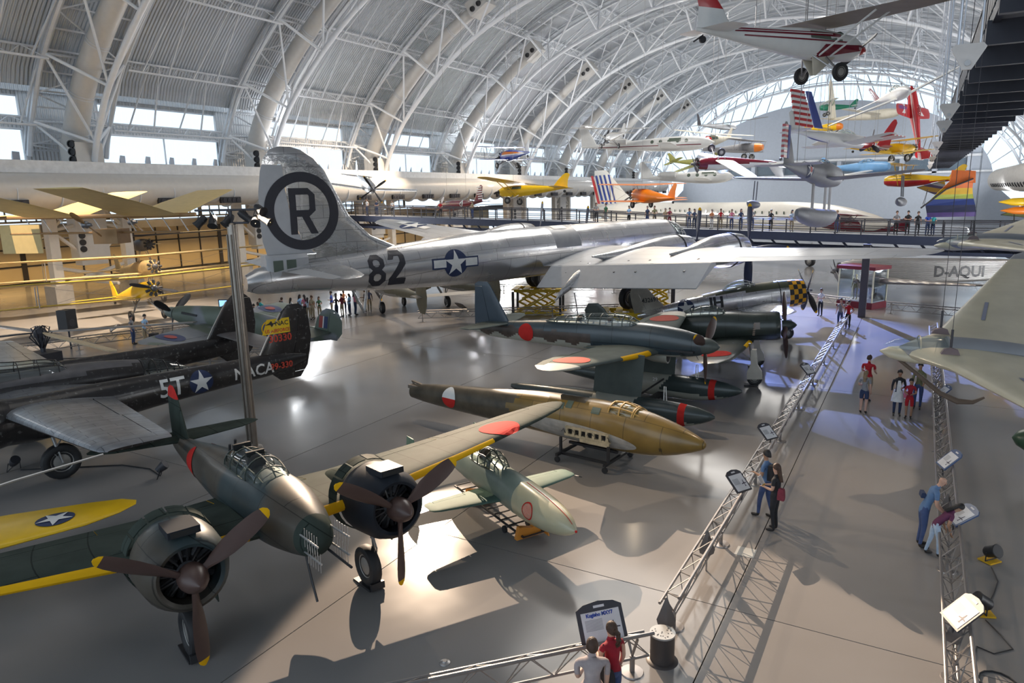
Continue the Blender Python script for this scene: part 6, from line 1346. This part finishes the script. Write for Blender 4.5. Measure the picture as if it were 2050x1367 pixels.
def rudder_stripes(a, T, fh, n=13, x0=.0, w_=.8, z0=.3):
    for i in range(n):
        MB().box((T+x0+w_/2-.12, 0, z0+(fh-z0)*(i+.5)/n), (w_, .16, (fh-z0)/n*.96)).build('rudder_stripe', RD_ if i % 2 == 0 else WH, a, smooth=False)
    MB().box((T+x0+w_+.12, 0, z0+(fh-z0)/2), (.28, .16, (fh-z0))).build('rudder_blue_band', mat('flag_blue', (.03, .06, .28), .4), a, smooth=False)
rudder_stripes(K_, -7.14, 2.15, 13, -.1, .5, .45)
def flag_x(a, F, N, T):
    for i in range(13):
        k = .75-.35*i/13
        MB().box((T+.35+.07*(12-i)*0+.1*i*.6, 0, 2.35-i*.155), (1.0+.03*i, .12, .15)).build('fin_stripe', RD_ if i % 2 == 0 else WH, a, smooth=False)
    MB().loft([[(T+1.0+.06*q*4, y, 2.45-.5*q) for y in (-.07, .07)]+[(T+1.35+.06*q*4+.05*q, y, 2.45-.5*q) for y in (.07, -.07)] for q in range(5)]).build('fin_blue_edge', mat('flag_blue', (.03, .06, .28), .4), a)
    for sd in (-1,):
        for i in range(7): MB().box((.1+.15*i, sd*2.0, -.12), (.15, 2.6, .06)).build('wing_stripe', RD_ if i % 2 == 0 else WH, a, smooth=False)
        MB().box((.3, sd*1.3, -.07), (.6, 1.0, .06)).build('wing_canton', mat('flag_blue', (.03, .06, .28), .4), a, smooth=False)
plane('aerobatic_airplane', 'white aerobatic airplane with stars-and-stripes tail fin and wing panel behind the grey floatplane', (-4.34, 49.7, 10.95), 50.8, -6, -3.2, 6.5, 7, .38, .42, WH, 'low', chord=1.2, finm=WH, fh=1.2, cab='glass', prop=(3, .9, 10, DARK, None, RD_), cowl=RD_, extra=flag_x)
def verti(a, F, N, T):
    for sd in (1, -1):
        side_bar(a, F, [(T*.8, -.03), (N*.8, -.06), (N*.8, .04), (T*.8, .03)], WH, 'cheatline', (sd,))
        MB().box((.1, sd*3.1, -.25+.05), (1.0, 1.8, .2)).build('wing_white_panel', WH, a, smooth=False)
    for i in range(5): MB().box((T+.4, .5+.35*i-1.1, .12), (.8, .12, .14)).build('tail_stripe', WH, a, smooth=False)
    decal(a, 'wing_lettering', text_mesh('OREGON', .5, 1, .01), lambda u, v: (.15+v, 3.1-u, .0), BLU, step=0)
plane('vertical_red_airplane', 'dark red aerobatic airplane with white lettering hanging nose up', (-1.57, 95.1, 16.5), 158.4, 78.7, 2, 8, 9.5, .45, .55, RD_, 'low', chord=1.6, fh=1.5, prop=(2, .95, 90, DARK, None, RD_), cab='glass', extra=verti)
plane('silver_fighter_airborne', 'silver and white fighter seen head-on from below, hanging left of the bomber fin', (-44.9, 51.8, 9.25), 322, -10, -6, 9.8, 11.3, .5, .7, SLV, 'low', chord=2.0, under=WH, fh=1.8, tcol=WH, prop=(4, 1.7, 40, BLACK, JY, None), cab='glass', sc=.86)
def mar_x(a, F, N, T):
    for i in range(6): MB().box((T+.45, 0, .4+.24*i), (.9, .1, .11)).build('rudder_stripe', WH, a, smooth=False)
    for sd in (1, -1): decal(a, 'race_number_disc', poly_disc(.3), lambda u, v: F.side(T*.42+u, .1+v, sd, .015), WH, step=0); decal(a, 'race_number', text_mesh('4', .45, sd*-1 if sd > 0 else 1, .01), lambda u, v: F.side(T*.42+u, .1+v, sd, .03), BLACK, step=0)
    strut_gear(a, (.5, 1.2, -.3), (.6, 1.3, -1.6), .35, .2); strut_gear(a, (.5, -1.2, -.3), (.6, -1.3, -1.6), .35, .2)
plane('maroon_racer', 'glossy maroon racing airplane with striped tail and white propeller behind the bridge railing', (-46.4, 67.6, 7.0), 156.7, -3.7, 0, 9, 10.5, .5, .62, MRN, 'low', chord=1.7, fh=1.8, finm=MRN, prop=(2, 1.5, 35, mat('prop_white', (.6, .6, .6), .3), None, WH), cab=True, extra=mar_x)
plane('yellow_light_airplane', 'yellow high-wing light airplane hanging above the bridge', (-30.85, 55.64, 8.4), 178.5, -1.8, 4, 6.8, 10.7, .38, .5, YLW, 'high', wz=.7, chord=1.6, fh=1.25, prop=(2, .9, 80, DARK, None, None), gear=.3, gz=-1.15, strut=True, sweep=0, cowl=YLW, extra=lambda a, F, N, T: MB().lathe([(-.15, .28), (.02, .26), (.03, .2)], 16, (N-.02, 0, -.02)).build('engine', BLACK, a))
plane('small_aerobatic_biplane', 'small red, white and blue aerobatic biplane hanging before the left windows', (-33.5, 58.7, 11.65), 146, 0, 0, 5.5, 6.2, .42, .5, BLU, 'bi', chord=1.0, wingm=BLU, fh=1.2, finm=WH, gear=.28, gz=-1.15, cowl=BLU, engine_=True, prop=(2, .85, 70, DARK, None, None), tcol=BLU, cab=False, extra=lambda a, F, N, T: (side_bar(a, F, [(T*.8, .1), (N*.6, .1), (N*.6, .4), (T*.6, .2)], ORG, 'cheatline'), side_bar(a, F, [(T*.8, .02), (N*.6, .0), (N*.6, .1), (T*.8, .08)], WH, 'cheatline')))
plane('white_parasol_airplane', 'small pale high-wing airplane with dark engine hanging above the business jet', (-31.4, 78.6, 14.4), 131, 0, 0, 6, 9.5, .35, .45, WH, 'high', wz=.9, chord=1.4, fh=1.1, gear=.3, gz=-1.3, engine_=True, prop=(2, .95, 20, DARK, None, None), strut=True, cab=False, cowl=DARK)
plane('orange_biplane', 'bright orange biplane with silver propeller hanging in front of the airliner', (-23.7, 68.3, 7.7), 140, 4, 0, 7.5, 9.8, .55, .7, ORG, 'bi', chord=1.5, fh=1.5, gear=.36, gz=-1.2, engine_=True, prop=(3, 1.25, 0, SLG, None, SLG), cowl=ORG, cab=False, sweep=0)
plane('business_jet', 'white business jet with dark cheatline hanging at mid height in the far hall', (-26.1, 84.6, 13.6), 8, 0, 0, 16, 12, .8, .85, WH, 'low', chord=2.2, fh=2.6, jet=True, cab=True, windows=5, noseblunt=False, extra=lambda a, F, N, T: side_bar(a, F, [(T*.8, -.1), (N*.7, -.25), (N*.7, -.16), (T*.8, -.02)], MRN, 'cheatline'))
plane('second_business_jet', 'smaller white jet hanging below the first one beside the orange biplane', (-22.5, 86.0, 9.7), 8, 0, 0, 11, 10, .7, .75, WH, 'low', chord=1.8, fh=2.0, jet=True, cab=True, windows=4, noseblunt=False)
plane('yellow_biplane', 'yellow biplane with dark registration letters G-AARO hanging before the end wall', (-2.76, 84.5, 11.9), 45, 0, 0, 7.8, 9.5, .5, .55, YLW, 'bi', chord=1.4, fh=1.1, gear=.4, gz=-1.35, engine_=True, prop=(2, 1.1, 30, DARK, None, None), cab=False, extra=lambda a, F, N, T: [decal(a, 'registration_lettering', text_mesh('G-AARO', .62, 1, .015), lambda u, v: F.side(T*.45+u, .02+v, -1, .015), BLACK, step=.2)])
plane('red_tail_airplane', 'white propeller airplane with large red tail fin and blue trim hanging high at right', (-7.5, 70.1, 12.4), 205, 12, 6, 7.5, 7, .35, .42, WH, 'low', chord=1.2, fh=2.6, finm=RD_, tailm=RD_, cab='glass', tcol=BLU, noseblunt=False)
plane('silver_pusher_glider', 'small silver motor glider with dark upturned tail hanging near the roof', (-25.1, 105.4, 16.9), 63.3, 0, 0, 8, 14, .3, .4, SLG, 'high', wz=.6, chord=.9, fh=1.6, finm=DARK, cab=False)
plane('olive_yellow_airplane', 'olive-yellow airplane with raised wing hanging in the far left of the hall', (-35.9, 131.6, 13.3), 55, 0, -14, 9, 15, .5, .6, OLV, 'low', chord=2.0, fh=1.6, gear=.4, gz=-1.6)
plane('red_white_aerobatic', 'white and red striped airplane with radial engine hanging upside-tilted beside the floatplane', (-13.5, 56.5, 10.1), 215, 0, 168, 7, 11, .42, .5, WH, 'low', chord=1.4, fh=1.2, gear=.3, gz=-1.3, engine_=True, cowl=MRN, tcol=MRN, prop=(2, 1.0, 60, DARK, None, None), cab='glass')
plane('white_glider', 'white and maroon sailplane-like airplane hanging near the roof at far right', (-1.9, 54, 13.9), 290, 0, 24, 6.5, 9, .35, .42, WH, 'low', chord=1.4, fh=1.1, finm=MRN, under=SLG, cab='glass', noseblunt=False)
plane('pale_tail_glider', 'cream glider with tall fin hanging before the end wall', (-6.5, 120, 18.5), 330, 0, 0, 12, 16, .6, .7, CRM, 'mid', chord=1.6, fh=6.0, finm=CRM, cab=False, noseblunt=False)
plane('tiny_green_racer', 'tiny green and white high-wing airplane hanging in front of the end wall', (-13.5, 125, 20.5), 200, 0, 0, 5.5, 9, .4, .5, mat('aircraft_green', (.02, .2, .12), .35), 'high', wz=.8, chord=1.2, wingm=WH, gear=.3, strut=True)
plane('tiny_yellow_racer', 'tiny yellow and orange airplane hanging below the tiny green one', (-13.0, 122, 17.3), 340, 0, 0, 6, 7, .5, .6, YLW, 'low', chord=1.2, cowl=ORG, gear=.35, gz=-1.2)
plane('blue_white_aerobatic', 'small pale blue and white airplane hanging behind the floatplane engine', (-4.0, 66, 9.7), 330, 0, 10, 6, 6.5, .35, .45, mat('aircraft_pale_blue', (.2, .42, .7), .35), 'low', chord=1.1, wingm=WH, cab='glass')
plane('grey_biplane_far', 'pale grey cloth biplane with orange radiator hanging at the far side', (-20.5, 97, 13.4), 345, 0, 0, 8.5, 10, .5, .6, mat('cloth_grey', (.42, .42, .42), .6), 'bi', chord=1.4, cowl=ORG, gear=.4, gz=-1.5, cab=False)
plane('white_red_tandem', 'white airplane with red nose hanging over the end of the ledge', (-24.5, 97, 14.6), 250, -6, -8, 6, 12, .6, .7, CRM, 'high', wz=.9, chord=1.3, cowl=RD_, fh=1.4)
plane('yellow_seaplane', 'yellow open seaplane with red hull hanging at the right beyond the bridge', (-1.2, 72, 8.6), 170, 0, 0, 6.0, 9, .55, .55, YLW, 'high', wz=1.3, chord=1.3, tcol=RD_, strut=True, cab=True)
plane('red_high_wing_far', 'dark red high-wing airplane standing beyond the bridge under the floatplane', (-6.2, 76, 4.6), 200, 8, 0, 8, 12, .5, .65, MRN, 'high', wz=.9, chord=1.7, gear=.4, gz=-1.7, strut=True, prop=(2, 1.1, 90, SLG, None, None))
wires('thin steel cable holding the white high-wing airplane', [((-4.2, 29.6, 14.1), (-4.2, 29.6, 30.5)), ((-7.2, 26.6, 13.7), (-7.2, 26.6, 30.5))])
wires('thin steel cable holding the grey floatplane', [((-5.3, 48.4, 9.7), (-5.3, 48.4, 30.5)), ((-6.1, 42.4, 9.5), (-6.1, 42.4, 30.5))])
# airliner
def airliner():
    a = thing('supersonic_airliner', 'long cream-white delta-wing airliner with red, white and blue striped fin beyond the bridge', 'airplane', (-22.1, 91.2, 0), 320.5)
    W_ = mat('airliner_cream', (.78, .74, .66), .35, var=.02, coat=.3)
    Fus([(-36, 5.2, .05, .1), (-31, 5.3, .7, .8), (-24, 5.2, 1.25, 1.45), (-5, 5.0, 1.45, 1.65), (12, 5.1, 1.45, 1.65), (19, 5.0, 1.25, 1.4), (24, 4.8, .6, .7), (26, 4.7, .03, .04)]).build('fuselage', W_, a, nx=50, n=28)
    for sd in (1, -1): Wing([(0, 8, 4.2, 34, .035), (2.5, 3, 4.2, 28.5, .035), (6, -8, 4.2, 17, .03), (10, -16, 4.25, 8.5, .03), (12.5, -22, 4.3, 2, .02)], sd).build('wing', W_, a)
    f = Wing([(6, -18, 0, 15, .03), (8, -23, 0, 10.5, .03), (11.8, -29.5, 0, 4, .03)], 1, True); f.build('fin', W_, a)
    RB = mat('airline_blue', (.02, .05, .28), .4); RR_ = mat('airline_red', (.62, .03, .03), .4)
    for k in range(5):
        s0 = -32.2+.95*k*1.6; decal(a, 'fin_stripe', [[(s0, 6.4), (s0+.9-.1*k, 6.4), (s0-2.6+.9-.1*k, 11.0), (s0-2.6, 11.0)]], lambda u, v: f.top(u, v, .05, -1), RR_ if k == 0 else RB, step=0)
    for k in range(26): decal(a, 'cabin_window', poly_rect(.22, .3), lambda u, v, k=k: (-12+1.15*k+u, -1.46, 5.6+v), mat('window_dark', (.12, .15, .12), .1), step=0)
    for x, y in ((16, 0), (-8, 3.8), (-8, -3.8)):
        strut_gear(a, (x, y, 3.6), (x, y, .6), .6, .5)
airliner()
# corrugated trimotor at right
def trimotor():
    CM = mat('corrugated_silver', (.33, .32, .31), .4, .6, var=.05, wave=('Z', .12, .6, .04)); a = thing('trimotor_airliner', 'grey corrugated three-engined airliner with D-AQUI lettering beyond the glass display case', 'airplane', (-2.4, 56.6, 0), 200, scale=.8)
    F = Fus([(-14, 3.1, .2, .5), (-10, 2.9, .6, .9, 3), (-4, 2.8, .8, 1.1, 3), (0, 2.9, .8, 1.1, 3), (2.4, 2.9, .7, .8), (3.2, 2.9, .6, .6)]); F.build('fuselage', CM, a, nx=24)
    two([(0, 1.6, 2.0, 4.2, .16), (3, 1.2, 2.2, 3.8, .15), (13.5, -1.6, 3.2, 1.8, .12), (14.2, -2.0, 3.25, 1.0, .1)], 'wing', CM, a)
    two([(0, -11.2, 3.6, 2.2, .1), (4.2, -11.9, 3.7, 1.4, .1)], 'tailplane', CM, a)
    Wing([(3.2, -11, 0, 3.2, .09), (5.2, -12.4, 0, 1.8, .09), (5.6, -13, 0, .8, .08)], 1, True).build('fin', CM, a)
    decal(a, 'registration_lettering', text_mesh('D-AQUI', 1.3, .9, .03), lambda u, v: F.side(-6.5-u, 2.75+v, 1, .02), BLACK, step=.3)
    propeller(a, (3.4, 0, 2.9), 1.5, 2, 50, DARK, None, None); engine(a, (3.2, 0, 2.9), .7)
    for s in (1, -1):
        MB().lathe([(-1.6, .2), (-.5, .6), (.5, .62), (.6, .5)], 18, (1.8, 3.6*s, 2.3)).build('cowling', CM, a); propeller(a, (2.6, 3.6*s, 2.3), 1.5, 2, 70, DARK, None, None); strut_gear(a, (.6, 2*s, 2.0), (.5, 2.3*s, .58), .58, .4)
trimotor()
# twin-boom fighter under the bomber
def lightning():
    OD = mat('olive_drab', (.13, .12, .08), .45, var=.12, coat=.1); NG = mat('neutral_grey', (.30, .29, .27), .45)
    a = thing('olive_twin_boom_fighter', 'olive drab twin-boom fighter with oval tail fins standing under the silver bomber', 'airplane', (-31.3, 40.6, 0), 147)
    f = lambda i, j, c: 1 if c[2] < 1.75 else 0
    Fus([(-3.2, 2.0, .05, .05), (-1, 2.0, .4, .55), (1.5, 1.95, .45, .6), (3, 1.85, .25, .3), (3.4, 1.85, .03, .03)]).build('crew_pod', [OD, NG], a, fn=f, nx=14)
    for s in (1, -1):
        Fus([(-8.2, 2.1, .04, .12), (-5, 2.05, .24, .34), (-2, 1.95, .4, .5), (1, 1.9, .42, .5), (2.6, 1.9, .32, .36)], 2.45*s).build('tail_boom', [OD, NG], a, fn=f, nx=20)
        Wing([(1.1, -7.7, 0, .9, .07), (1.6, -7.2, 0, 1.75, .06), (2.2, -7.1, 0, 1.95, .06), (2.8, -7.3, 0, 1.6, .06), (3.3, -7.8, 0, .7, .06)], 1, True, 2.45*s).build('fin', OD, a)
        propeller(a, (2.8, 2.45*s, 1.9), 1.6, 3, 30, BLACK, JY, OD, .24, .5); strut_gear(a, (.1, 2.45*s, 1.6), (0, 2.5*s, .42), .42, .28)
    Wing([(-2.9, -7.3, 2.1, 1.1, .1), (2.9, -7.3, 2.1, 1.1, .1)], 1).build('tailplane', NG, a); two([(0, .9, 1.9, 2.6, .15), (2.5, .7, 1.95, 2.3, .14), (7.2, -.3, 2.4, .9, .1), (7.5, -.6, 2.42, .3, .08)], 'wing', [OD, NG], a, fn=lambda i, j, c: 0)
    strut_gear(a, (2.4, 0, 1.5), (2.6, 0, .34), .34, .22)
lightning()
# flying wing gliders at right
def flying_wing(label, loc, yaw, pitch, roll, S=9.5, sk=True):
    a = thing('flying_wing_glider', label, 'glider', loc, yaw, pitch, roll)
    WC = mat('glider_cream', (.50, .47, .36), .42, var=.10, scale=1.2, coat=.2); GG = mat('glider_grey', (.22, .235, .26), .45, var=.05); CW = mat('control_pale', (.52, .52, .47), .45)
    rows = [(0, -.1, 0, 4.1, .15), (.35, -.35, .0, 3.9, .15), (1.2, -1.15, .05, 3.0, .14), (S*.93, -4.6, .55, 1.1, .09), (S, -5.3, .6, .5, .07)]
    for sd in (1, -1):
        w_ = Wing(rows, sd); w_.build('wing', [WC, GG], a, fn=lambda i, j, c: 1 if abs(c[1]) < .5 or abs(c[1]) > S*.88 else 0, ctrl=[('elevon', S*.35, S*.9, .72, 0)], cm=CW, fine=.3)
        decal(a, 'airbrake_slot', poly_rect(.10, 1.5), lambda u, v: w_.top(-2.65-.25*v+u, S*.3+v), mat('slot_blue_grey', (.2, .22, .3), .5), step=.3)
    MB().loft([[(x, y*k, .1+z*k) for y, z in [(.42*cos(t), .34*sin(t)) for t in [pi*q/12 for q in range(13)]]] for x, k in ((.25, .05), (.0, .5), (-.7, .9), (-1.3, 1.0))], closed=False, caps=False).build('nose_glazing', CGLASS, a)
    Fus([(-4.6, .0, .05, .05), (-3, .1, .3, .28), (-1.3, .12, .42, .33), (-.5, .05, .38, .3), (.1, -.02, .2, .18), (.3, -.05, .02, .02)]).build('centre_body', GG, a, xr=(-4.6, -1.25), nx=18)
    Fus([(-1.5, -.1, .42, .2), (-.5, -.12, .38, .2), (.1, -.1, .22, .14), (.32, -.08, .02, .02)]).build('nose_shell', WC, a, nx=8)
    for x in (-.6, -1.3): MB().tube([(x, .42*cos(pi*q/12)*(.93 if x > -1 else 1), .1+.34*sin(pi*q/12)*(.93 if x > -1 else 1)) for q in range(13)], .018, 4).build('glazing_frame', WC, a)
    if sk:
        MB().tube([(0, 0, -.15), (-.7, 0, -.7), (-1.3, 0, -1.2), (-1.75, 0, -1.4), (-2.1, 0, -1.38), (-2.35, 0, -1.2)], [.045, .06, .07, .08, .06, .03], 8).build('landing_skid', mat('skid_brown', (.12, .09, .07), .5), a)
    for s in (1, -1):
        MB().prism([(-.22, 0), (.22, 0), (.16, .13), (0, .18), (-.16, .13)], (-1.2, .75*s, .28), (1, 0, 0), (0, 0, 1), (0, .08, 0)).build('lifting_bracket', mat('bracket_mauve', (.18, .14, .15), .5), a)
    return a
FW1 = flying_wing('cream flying-wing glider with glazed nose and skid hanging at the right over the aisle', (-.34, 21.7, 3.65), 188.6, 1.5, -10, 9.3)
FW2 = flying_wing('second pale flying-wing aircraft with pointed nose hanging higher behind the first', (1.0, 38.8, 5.4), 178, -2, -4.5, 8, False)
bpy.context.view_layer.update()
for fw, nm in ((FW1, 'nearer'), (FW2, 'farther')):
    for sd, nn_ in ((.75, 'far'), (-.75, 'near')):
        p = fw.matrix_world @ V((-1.2, sd, .42)); o = MB().tube([p, (p.x, p.y, 30.3)], .008, 5).tube([p, p+V((0, 0, .5))], .03, 6).build('suspension_cable', DARK); tag(o, 'steel cable on the %s side bracket of the %s flying-wing glider' % (nn_, nm), 'cable')
# hang gliders
def kite(label, loc, yaw, pitch, roll, cols, S=5):
    a = thing('hang_glider', label, 'hang glider', loc, yaw, pitch, roll); n = len(cols)
    for sd in (1, -1):
        for i, c_ in enumerate(cols):
            t0, t1 = i/n, (i+1)/n
            MB().add([(-2.9*t0*.75, sd*S*t0, .1*sin(t0*3)), (-2.9*t1*.75, sd*S*t1, .1*sin(t1*3)), (-2.9*t1*.75-(2.2*(1-t1)), sd*S*t1, -.1), (-2.9*t0*.75-2.2*(1-t0), sd*S*t0, -.1), (-2.9*t0*.75, sd*S*t0, -.02), (-2.9*t1*.75, sd*S*t1, -.02), (-2.9*t1*.75-(2.2*(1-t1)), sd*S*t1, -.12), (-2.9*t0*.75-2.2*(1-t0), sd*S*t0, -.12)], [(0, 1, 2, 3), (7, 6, 5, 4), (0, 4, 5, 1), (2, 6, 7, 3)]).build('sail_panel', mat('sail_'+c_[0], c_[1], .6), a)
        MB().tube([(0, 0, 0), (-2.2, sd*S, 0)], .04, 6).build('leading_spar', DARK, a)
    MB().tube([(-.8, 0, 0), (-.8, .7, -1.4), (-.8, -.7, -1.4), (-.8, 0, 0)], .03, 5).build('control_frame', GREYM, a)
COLS = [('orange', (.7, .14, .01)), ('gold', (.8, .45, .02)), ('lime', (.5, .55, .08)), ('blue', (.02, .05, .25)), ('navy', (.01, .015, .07)), ('violet', (.08, .04, .2))]
rk = thing('hang_glider', 'rainbow striped hang glider sail hanging at right in front of the ribbed duct', 'hang glider', (1.5, 52, 7.1), 30)
bands = [('orange', .52, .86, .8, 4.2, 3.0), ('gold', .28, .52, 0, 4.0, 0), ('lime', .10, .28, 0, 3.9, 0), ('blue', -.14, .10, 0, 3.8, 0), ('navy', -.42, -.14, 0, 3.7, 0), ('violet', -.60, -.42, 0, 3.4, 0)]
cd = dict(COLS)
for nm, z0, z1, *_ in bands:
    xl = lambda z: -1.55+1.45*max(0, (z+.1)/.96) if z > -.1 else -1.55-.4*(z+.1)
    MB().add([(xl(z0)+.1, 0, z0*1.55), (1.55-.25*z0, .12*sin(z0*4), z0*1.55), (1.55-.25*z1, .12*sin(z1*4), z1*1.55), (xl(z1)+.1, 0, z1*1.55)]+[(xl(z0)+.1, .03, z0*1.55), (1.55-.25*z0, .15+.12*sin(z0*4), z0*1.55), (1.55-.25*z1, .15+.12*sin(z1*4), z1*1.55), (xl(z1)+.1, .03, z1*1.55)], [(0, 1, 2, 3), (7, 6, 5, 4), (0, 4, 5, 1), (2, 6, 7, 3), (1, 5, 6, 2), (0, 3, 7, 4)]).build('sail_panel', mat('sail_'+nm, cd[nm], .6), rk, smooth=False)
MB().tube([(-1.75, -.05, -.35), (-.3, -.05, .75), (1.3, -.05, 1.35)], .05, 6).build('leading_spar', DARK, rk)
MB().prism([(-.1, 0), (1.5, 0), (1.45, .9), (0, 1.0)], (0, 0, 1.1), (1, 0, 0), (0, 0, .8), (0, .06, 0)).build('fin_panel', mat('sail_orange', (.7, .14, .01), .6), rk, smooth=False)
kite('yellow and violet hang glider behind the rainbow one', (-.4, 70, 8.0), 175, 8, 10, [COLS[1], COLS[5], ('white', (.6, .6, .62)), COLS[1]], 4.5)
kite('lime and orange hang glider below the rainbow one at right', (5.2, 64, 5.9), 170, -6, 8, [COLS[2], COLS[2], COLS[1], COLS[0]], 5)
for i, (x, y, z, c_) in enumerate(((6.2, 60, 6.9, YLW), (6.4, 60.5, 6.3, ORG))):
    o = MB().lathe([(-1.6, .02), (-.8, .25), (.5, .3), (1.4, .1), (1.6, .02)], 12, (0, 0, 0), (1, .2, 0)).build('ultralight_pod', c_); o.location = (x, y, z); tag(o, ['yellow streamlined pod hanging among the gliders at right', 'orange streamlined pod hanging just below the yellow pod'][i], 'aircraft')
# yellow wing tip in the left foreground
YW = thing('trainer_wing', 'bright yellow training airplane wing with star reaching in at the lower left', 'airplane', (-15.9, 6.4, 0), 325)
yr = [(-5.5, 1.3, 1.25, 2.5, .12), (0, .9, 1.45, 1.8, .11), (1.6, .6, 1.5, 1.25, .1), (2.2, .3, 1.52, .8, .09), (2.5, 0, 1.53, .25, .07)]
# wing built about its own span axis
yo = Wing(yr, 1); yo.build('wing', YLW, YW, ctrl=[('aileron', -4.5, -.4, .72, 0)], fine=.4)
decal(YW, 'insignia_disc', poly_disc(.36), lambda u, v: yo.top(.1+v, 1.0+u), NAVY); decal(YW, 'insignia_star', poly_star(.36), lambda u, v: yo.top(.1+v, 1.0+u, .025), STARW)
# left rear: biplanes, ornithopter-like aerodrome, dark monoplane, rotor hub
CLT = mat('fabric_tan', (.52, .38, .18), .55, var=.08, wave=('X', .35, .25, .03)); CLY = mat('fabric_yellow', (.60, .45, .04), .5, var=.05)
plane('yellow_training_biplane', 'yellow biplane with exposed black radial engine on the floor at the far left', (-45.4, 28.8, 2.15), 346, 10, 0, 8.5, 18, .45, .6, YLW, 'bi', chord=1.4, wingm=CLY, under=CLT, fh=1.4, gear=.4, gz=-2.0, engine_=True, prop=(2, 1.5, 75, DARK, None, None), cab=False, sweep=0)
def roundels(a, F, N, T):
    for s in (1, -1):
        for r_, m_, o in ((.75, MATS['dull_red'], .09), (.52, CRM, .11), (.2, GRY, .13)): decal(a, 'wing_roundel', poly_disc(r_), lambda u, v, s=s, o=o: (.35+v, s*7.2+u, .6*1.5+.14+o), m_, step=0)
plane('tan_biplane', 'large tan fabric biplane with red and cream roundels behind the yellow one', (-53.0, 34.0, 3.0), 346, 6, 0, 9, 20, .5, .6, CLT, 'bi', chord=1.8, fh=1.5, gear=.45, gz=-2.8, engine_=True, cab=False, extra=roundels, sweep=0)
plane('dark_monoplane', 'dark blue-grey fabric monoplane standing before the glazed partition', (-66, 42.5, 4.0), 345, 4, 0, 8, 22, .45, .6, mat('fabric_dark_blue', (.09, .10, .14), .5), 'high', wz=.9, chord=1.7, gear=.4, gz=-3.2, engine_=True, cab=False, sweep=0)
def aerodrome():
    a = thing('tandem_wing_aerodrome', 'pale yellow tandem-wing pioneer flying machine hanging high at the far left', 'airplane', (-39.2, 23.6, 7.35), 25, 0, 0)
    for x in (-3.2, 2.6):
        for sd in (1, -1):
            Wing([(0.2, x+1.6, 0, 3.2, .04), (3.5, x+1.5, .7, 3.0, .04), (7.2, x+1.2, 1.4, 2.4, .03)], sd).build('wing', mat('aerodrome_silk', (.66, .50, .22), .5, var=.06), a)
            for q in range(9): pass
    MB().tube([(-7, 0, 0), (5, 0, 0)], .12, 8).tube([(-6, 0, -.9), (4, 0, -.9)], .06, 6).build('keel_tube', mat('keel_wood', (.35, .2, .08), .5), a)
    mb = MB()
    for q in range(10): mb.tube([(-5+q, 0, 0), (-4.5+q, 0, -.9)], .03, 4)
    mb.build('keel_lattice', GREYM, a)
    MB().box((-5.4, 0, -1.2), (2.4, .08, 1.6)).build('rudder', mat('aerodrome_silk', (.66, .50, .22), .5), a); MB().box((0, 0, -1.1), (1.4, 1.2, .8)).build('engine_bay', mat('keel_wood', (.35, .2, .08), .5), a)
    Wing([(-1.5, -6, .1, 2.6, .03), (1.5, -6, .1, 2.6, .03)], 1).build('tailplane', mat('aerodrome_silk', (.66, .50, .22), .5), a)
    for s in (1, -1): propeller(a, (0, 2.0*s, -.4), 1.3, 2, 60, mat('keel_wood', (.35, .2, .08), .5), None, None)
aerodrome()
def rotor():
    a = thing('rotorcraft', 'dark rotor hub with long tan and grey blades beside the black twin-boom fighter', 'helicopter', (-34.6, 16.9, 0), 0)
    MB().tube([(0, 0, 0), (0, 0, 2.6)], .12, 8).build('mast', DARK, a)
    mb = MB()
    for k in range(10): t = k*.63; mb.tube([(.1*cos(t), .1*sin(t), 1.6), (.45*cos(t+.4), .45*sin(t+.4), 2.1+.2*(k % 3)), (.15*cos(t+.8), .15*sin(t+.8), 2.6)], .03, 4)
    mb.lathe([(2.1, .28), (2.3, .3), (2.5, .15)], 12, (0, 0, 0), (0, 0, 1)).build('hub_linkage', DARK, a)
    for ang, m_ in ((-4, mat('blade_tan', (.5, .4, .26), .5)), (176, GREYM), (58, GREYM), (238, DARK)):
        c_, s_ = cos(RD(ang)), sin(RD(ang)); MB().prism([(0.3, -.04), (1.0, -.2), (6.4, -.22), (6.6, 0), (6.4, .1), (1.0, .12), (.3, .04)], (0, 0, 2.3), (c_, s_, -.03), (-s_, c_, 0), (0, 0, .05)).build('rotor_blade', m_, a)
    MB().box((0, 0, .9), (1.2, 1.0, 1.0)).build('cabin_frame', DARK, a)
rotor()
sp_ = thing('propeller_spinner', 'dark green rounded propeller spinner entering at the right edge', 'airplane part', (3.35, 23.2, 1.1), 100)
MB().lathe([(-1.2, .55), (-.3, .5), (.2, .38), (.5, .2), (.62, .02)], 20, (0, 0, 0), (0, 1, .05)).build('spinner', mat('spinner_forest', (.03, .07, .04), .35), sp_)
MB().tube([(0, -1.0, -1.0), (0, -1.0, 0)], .1, 8).build('stand', DARK, sp_)
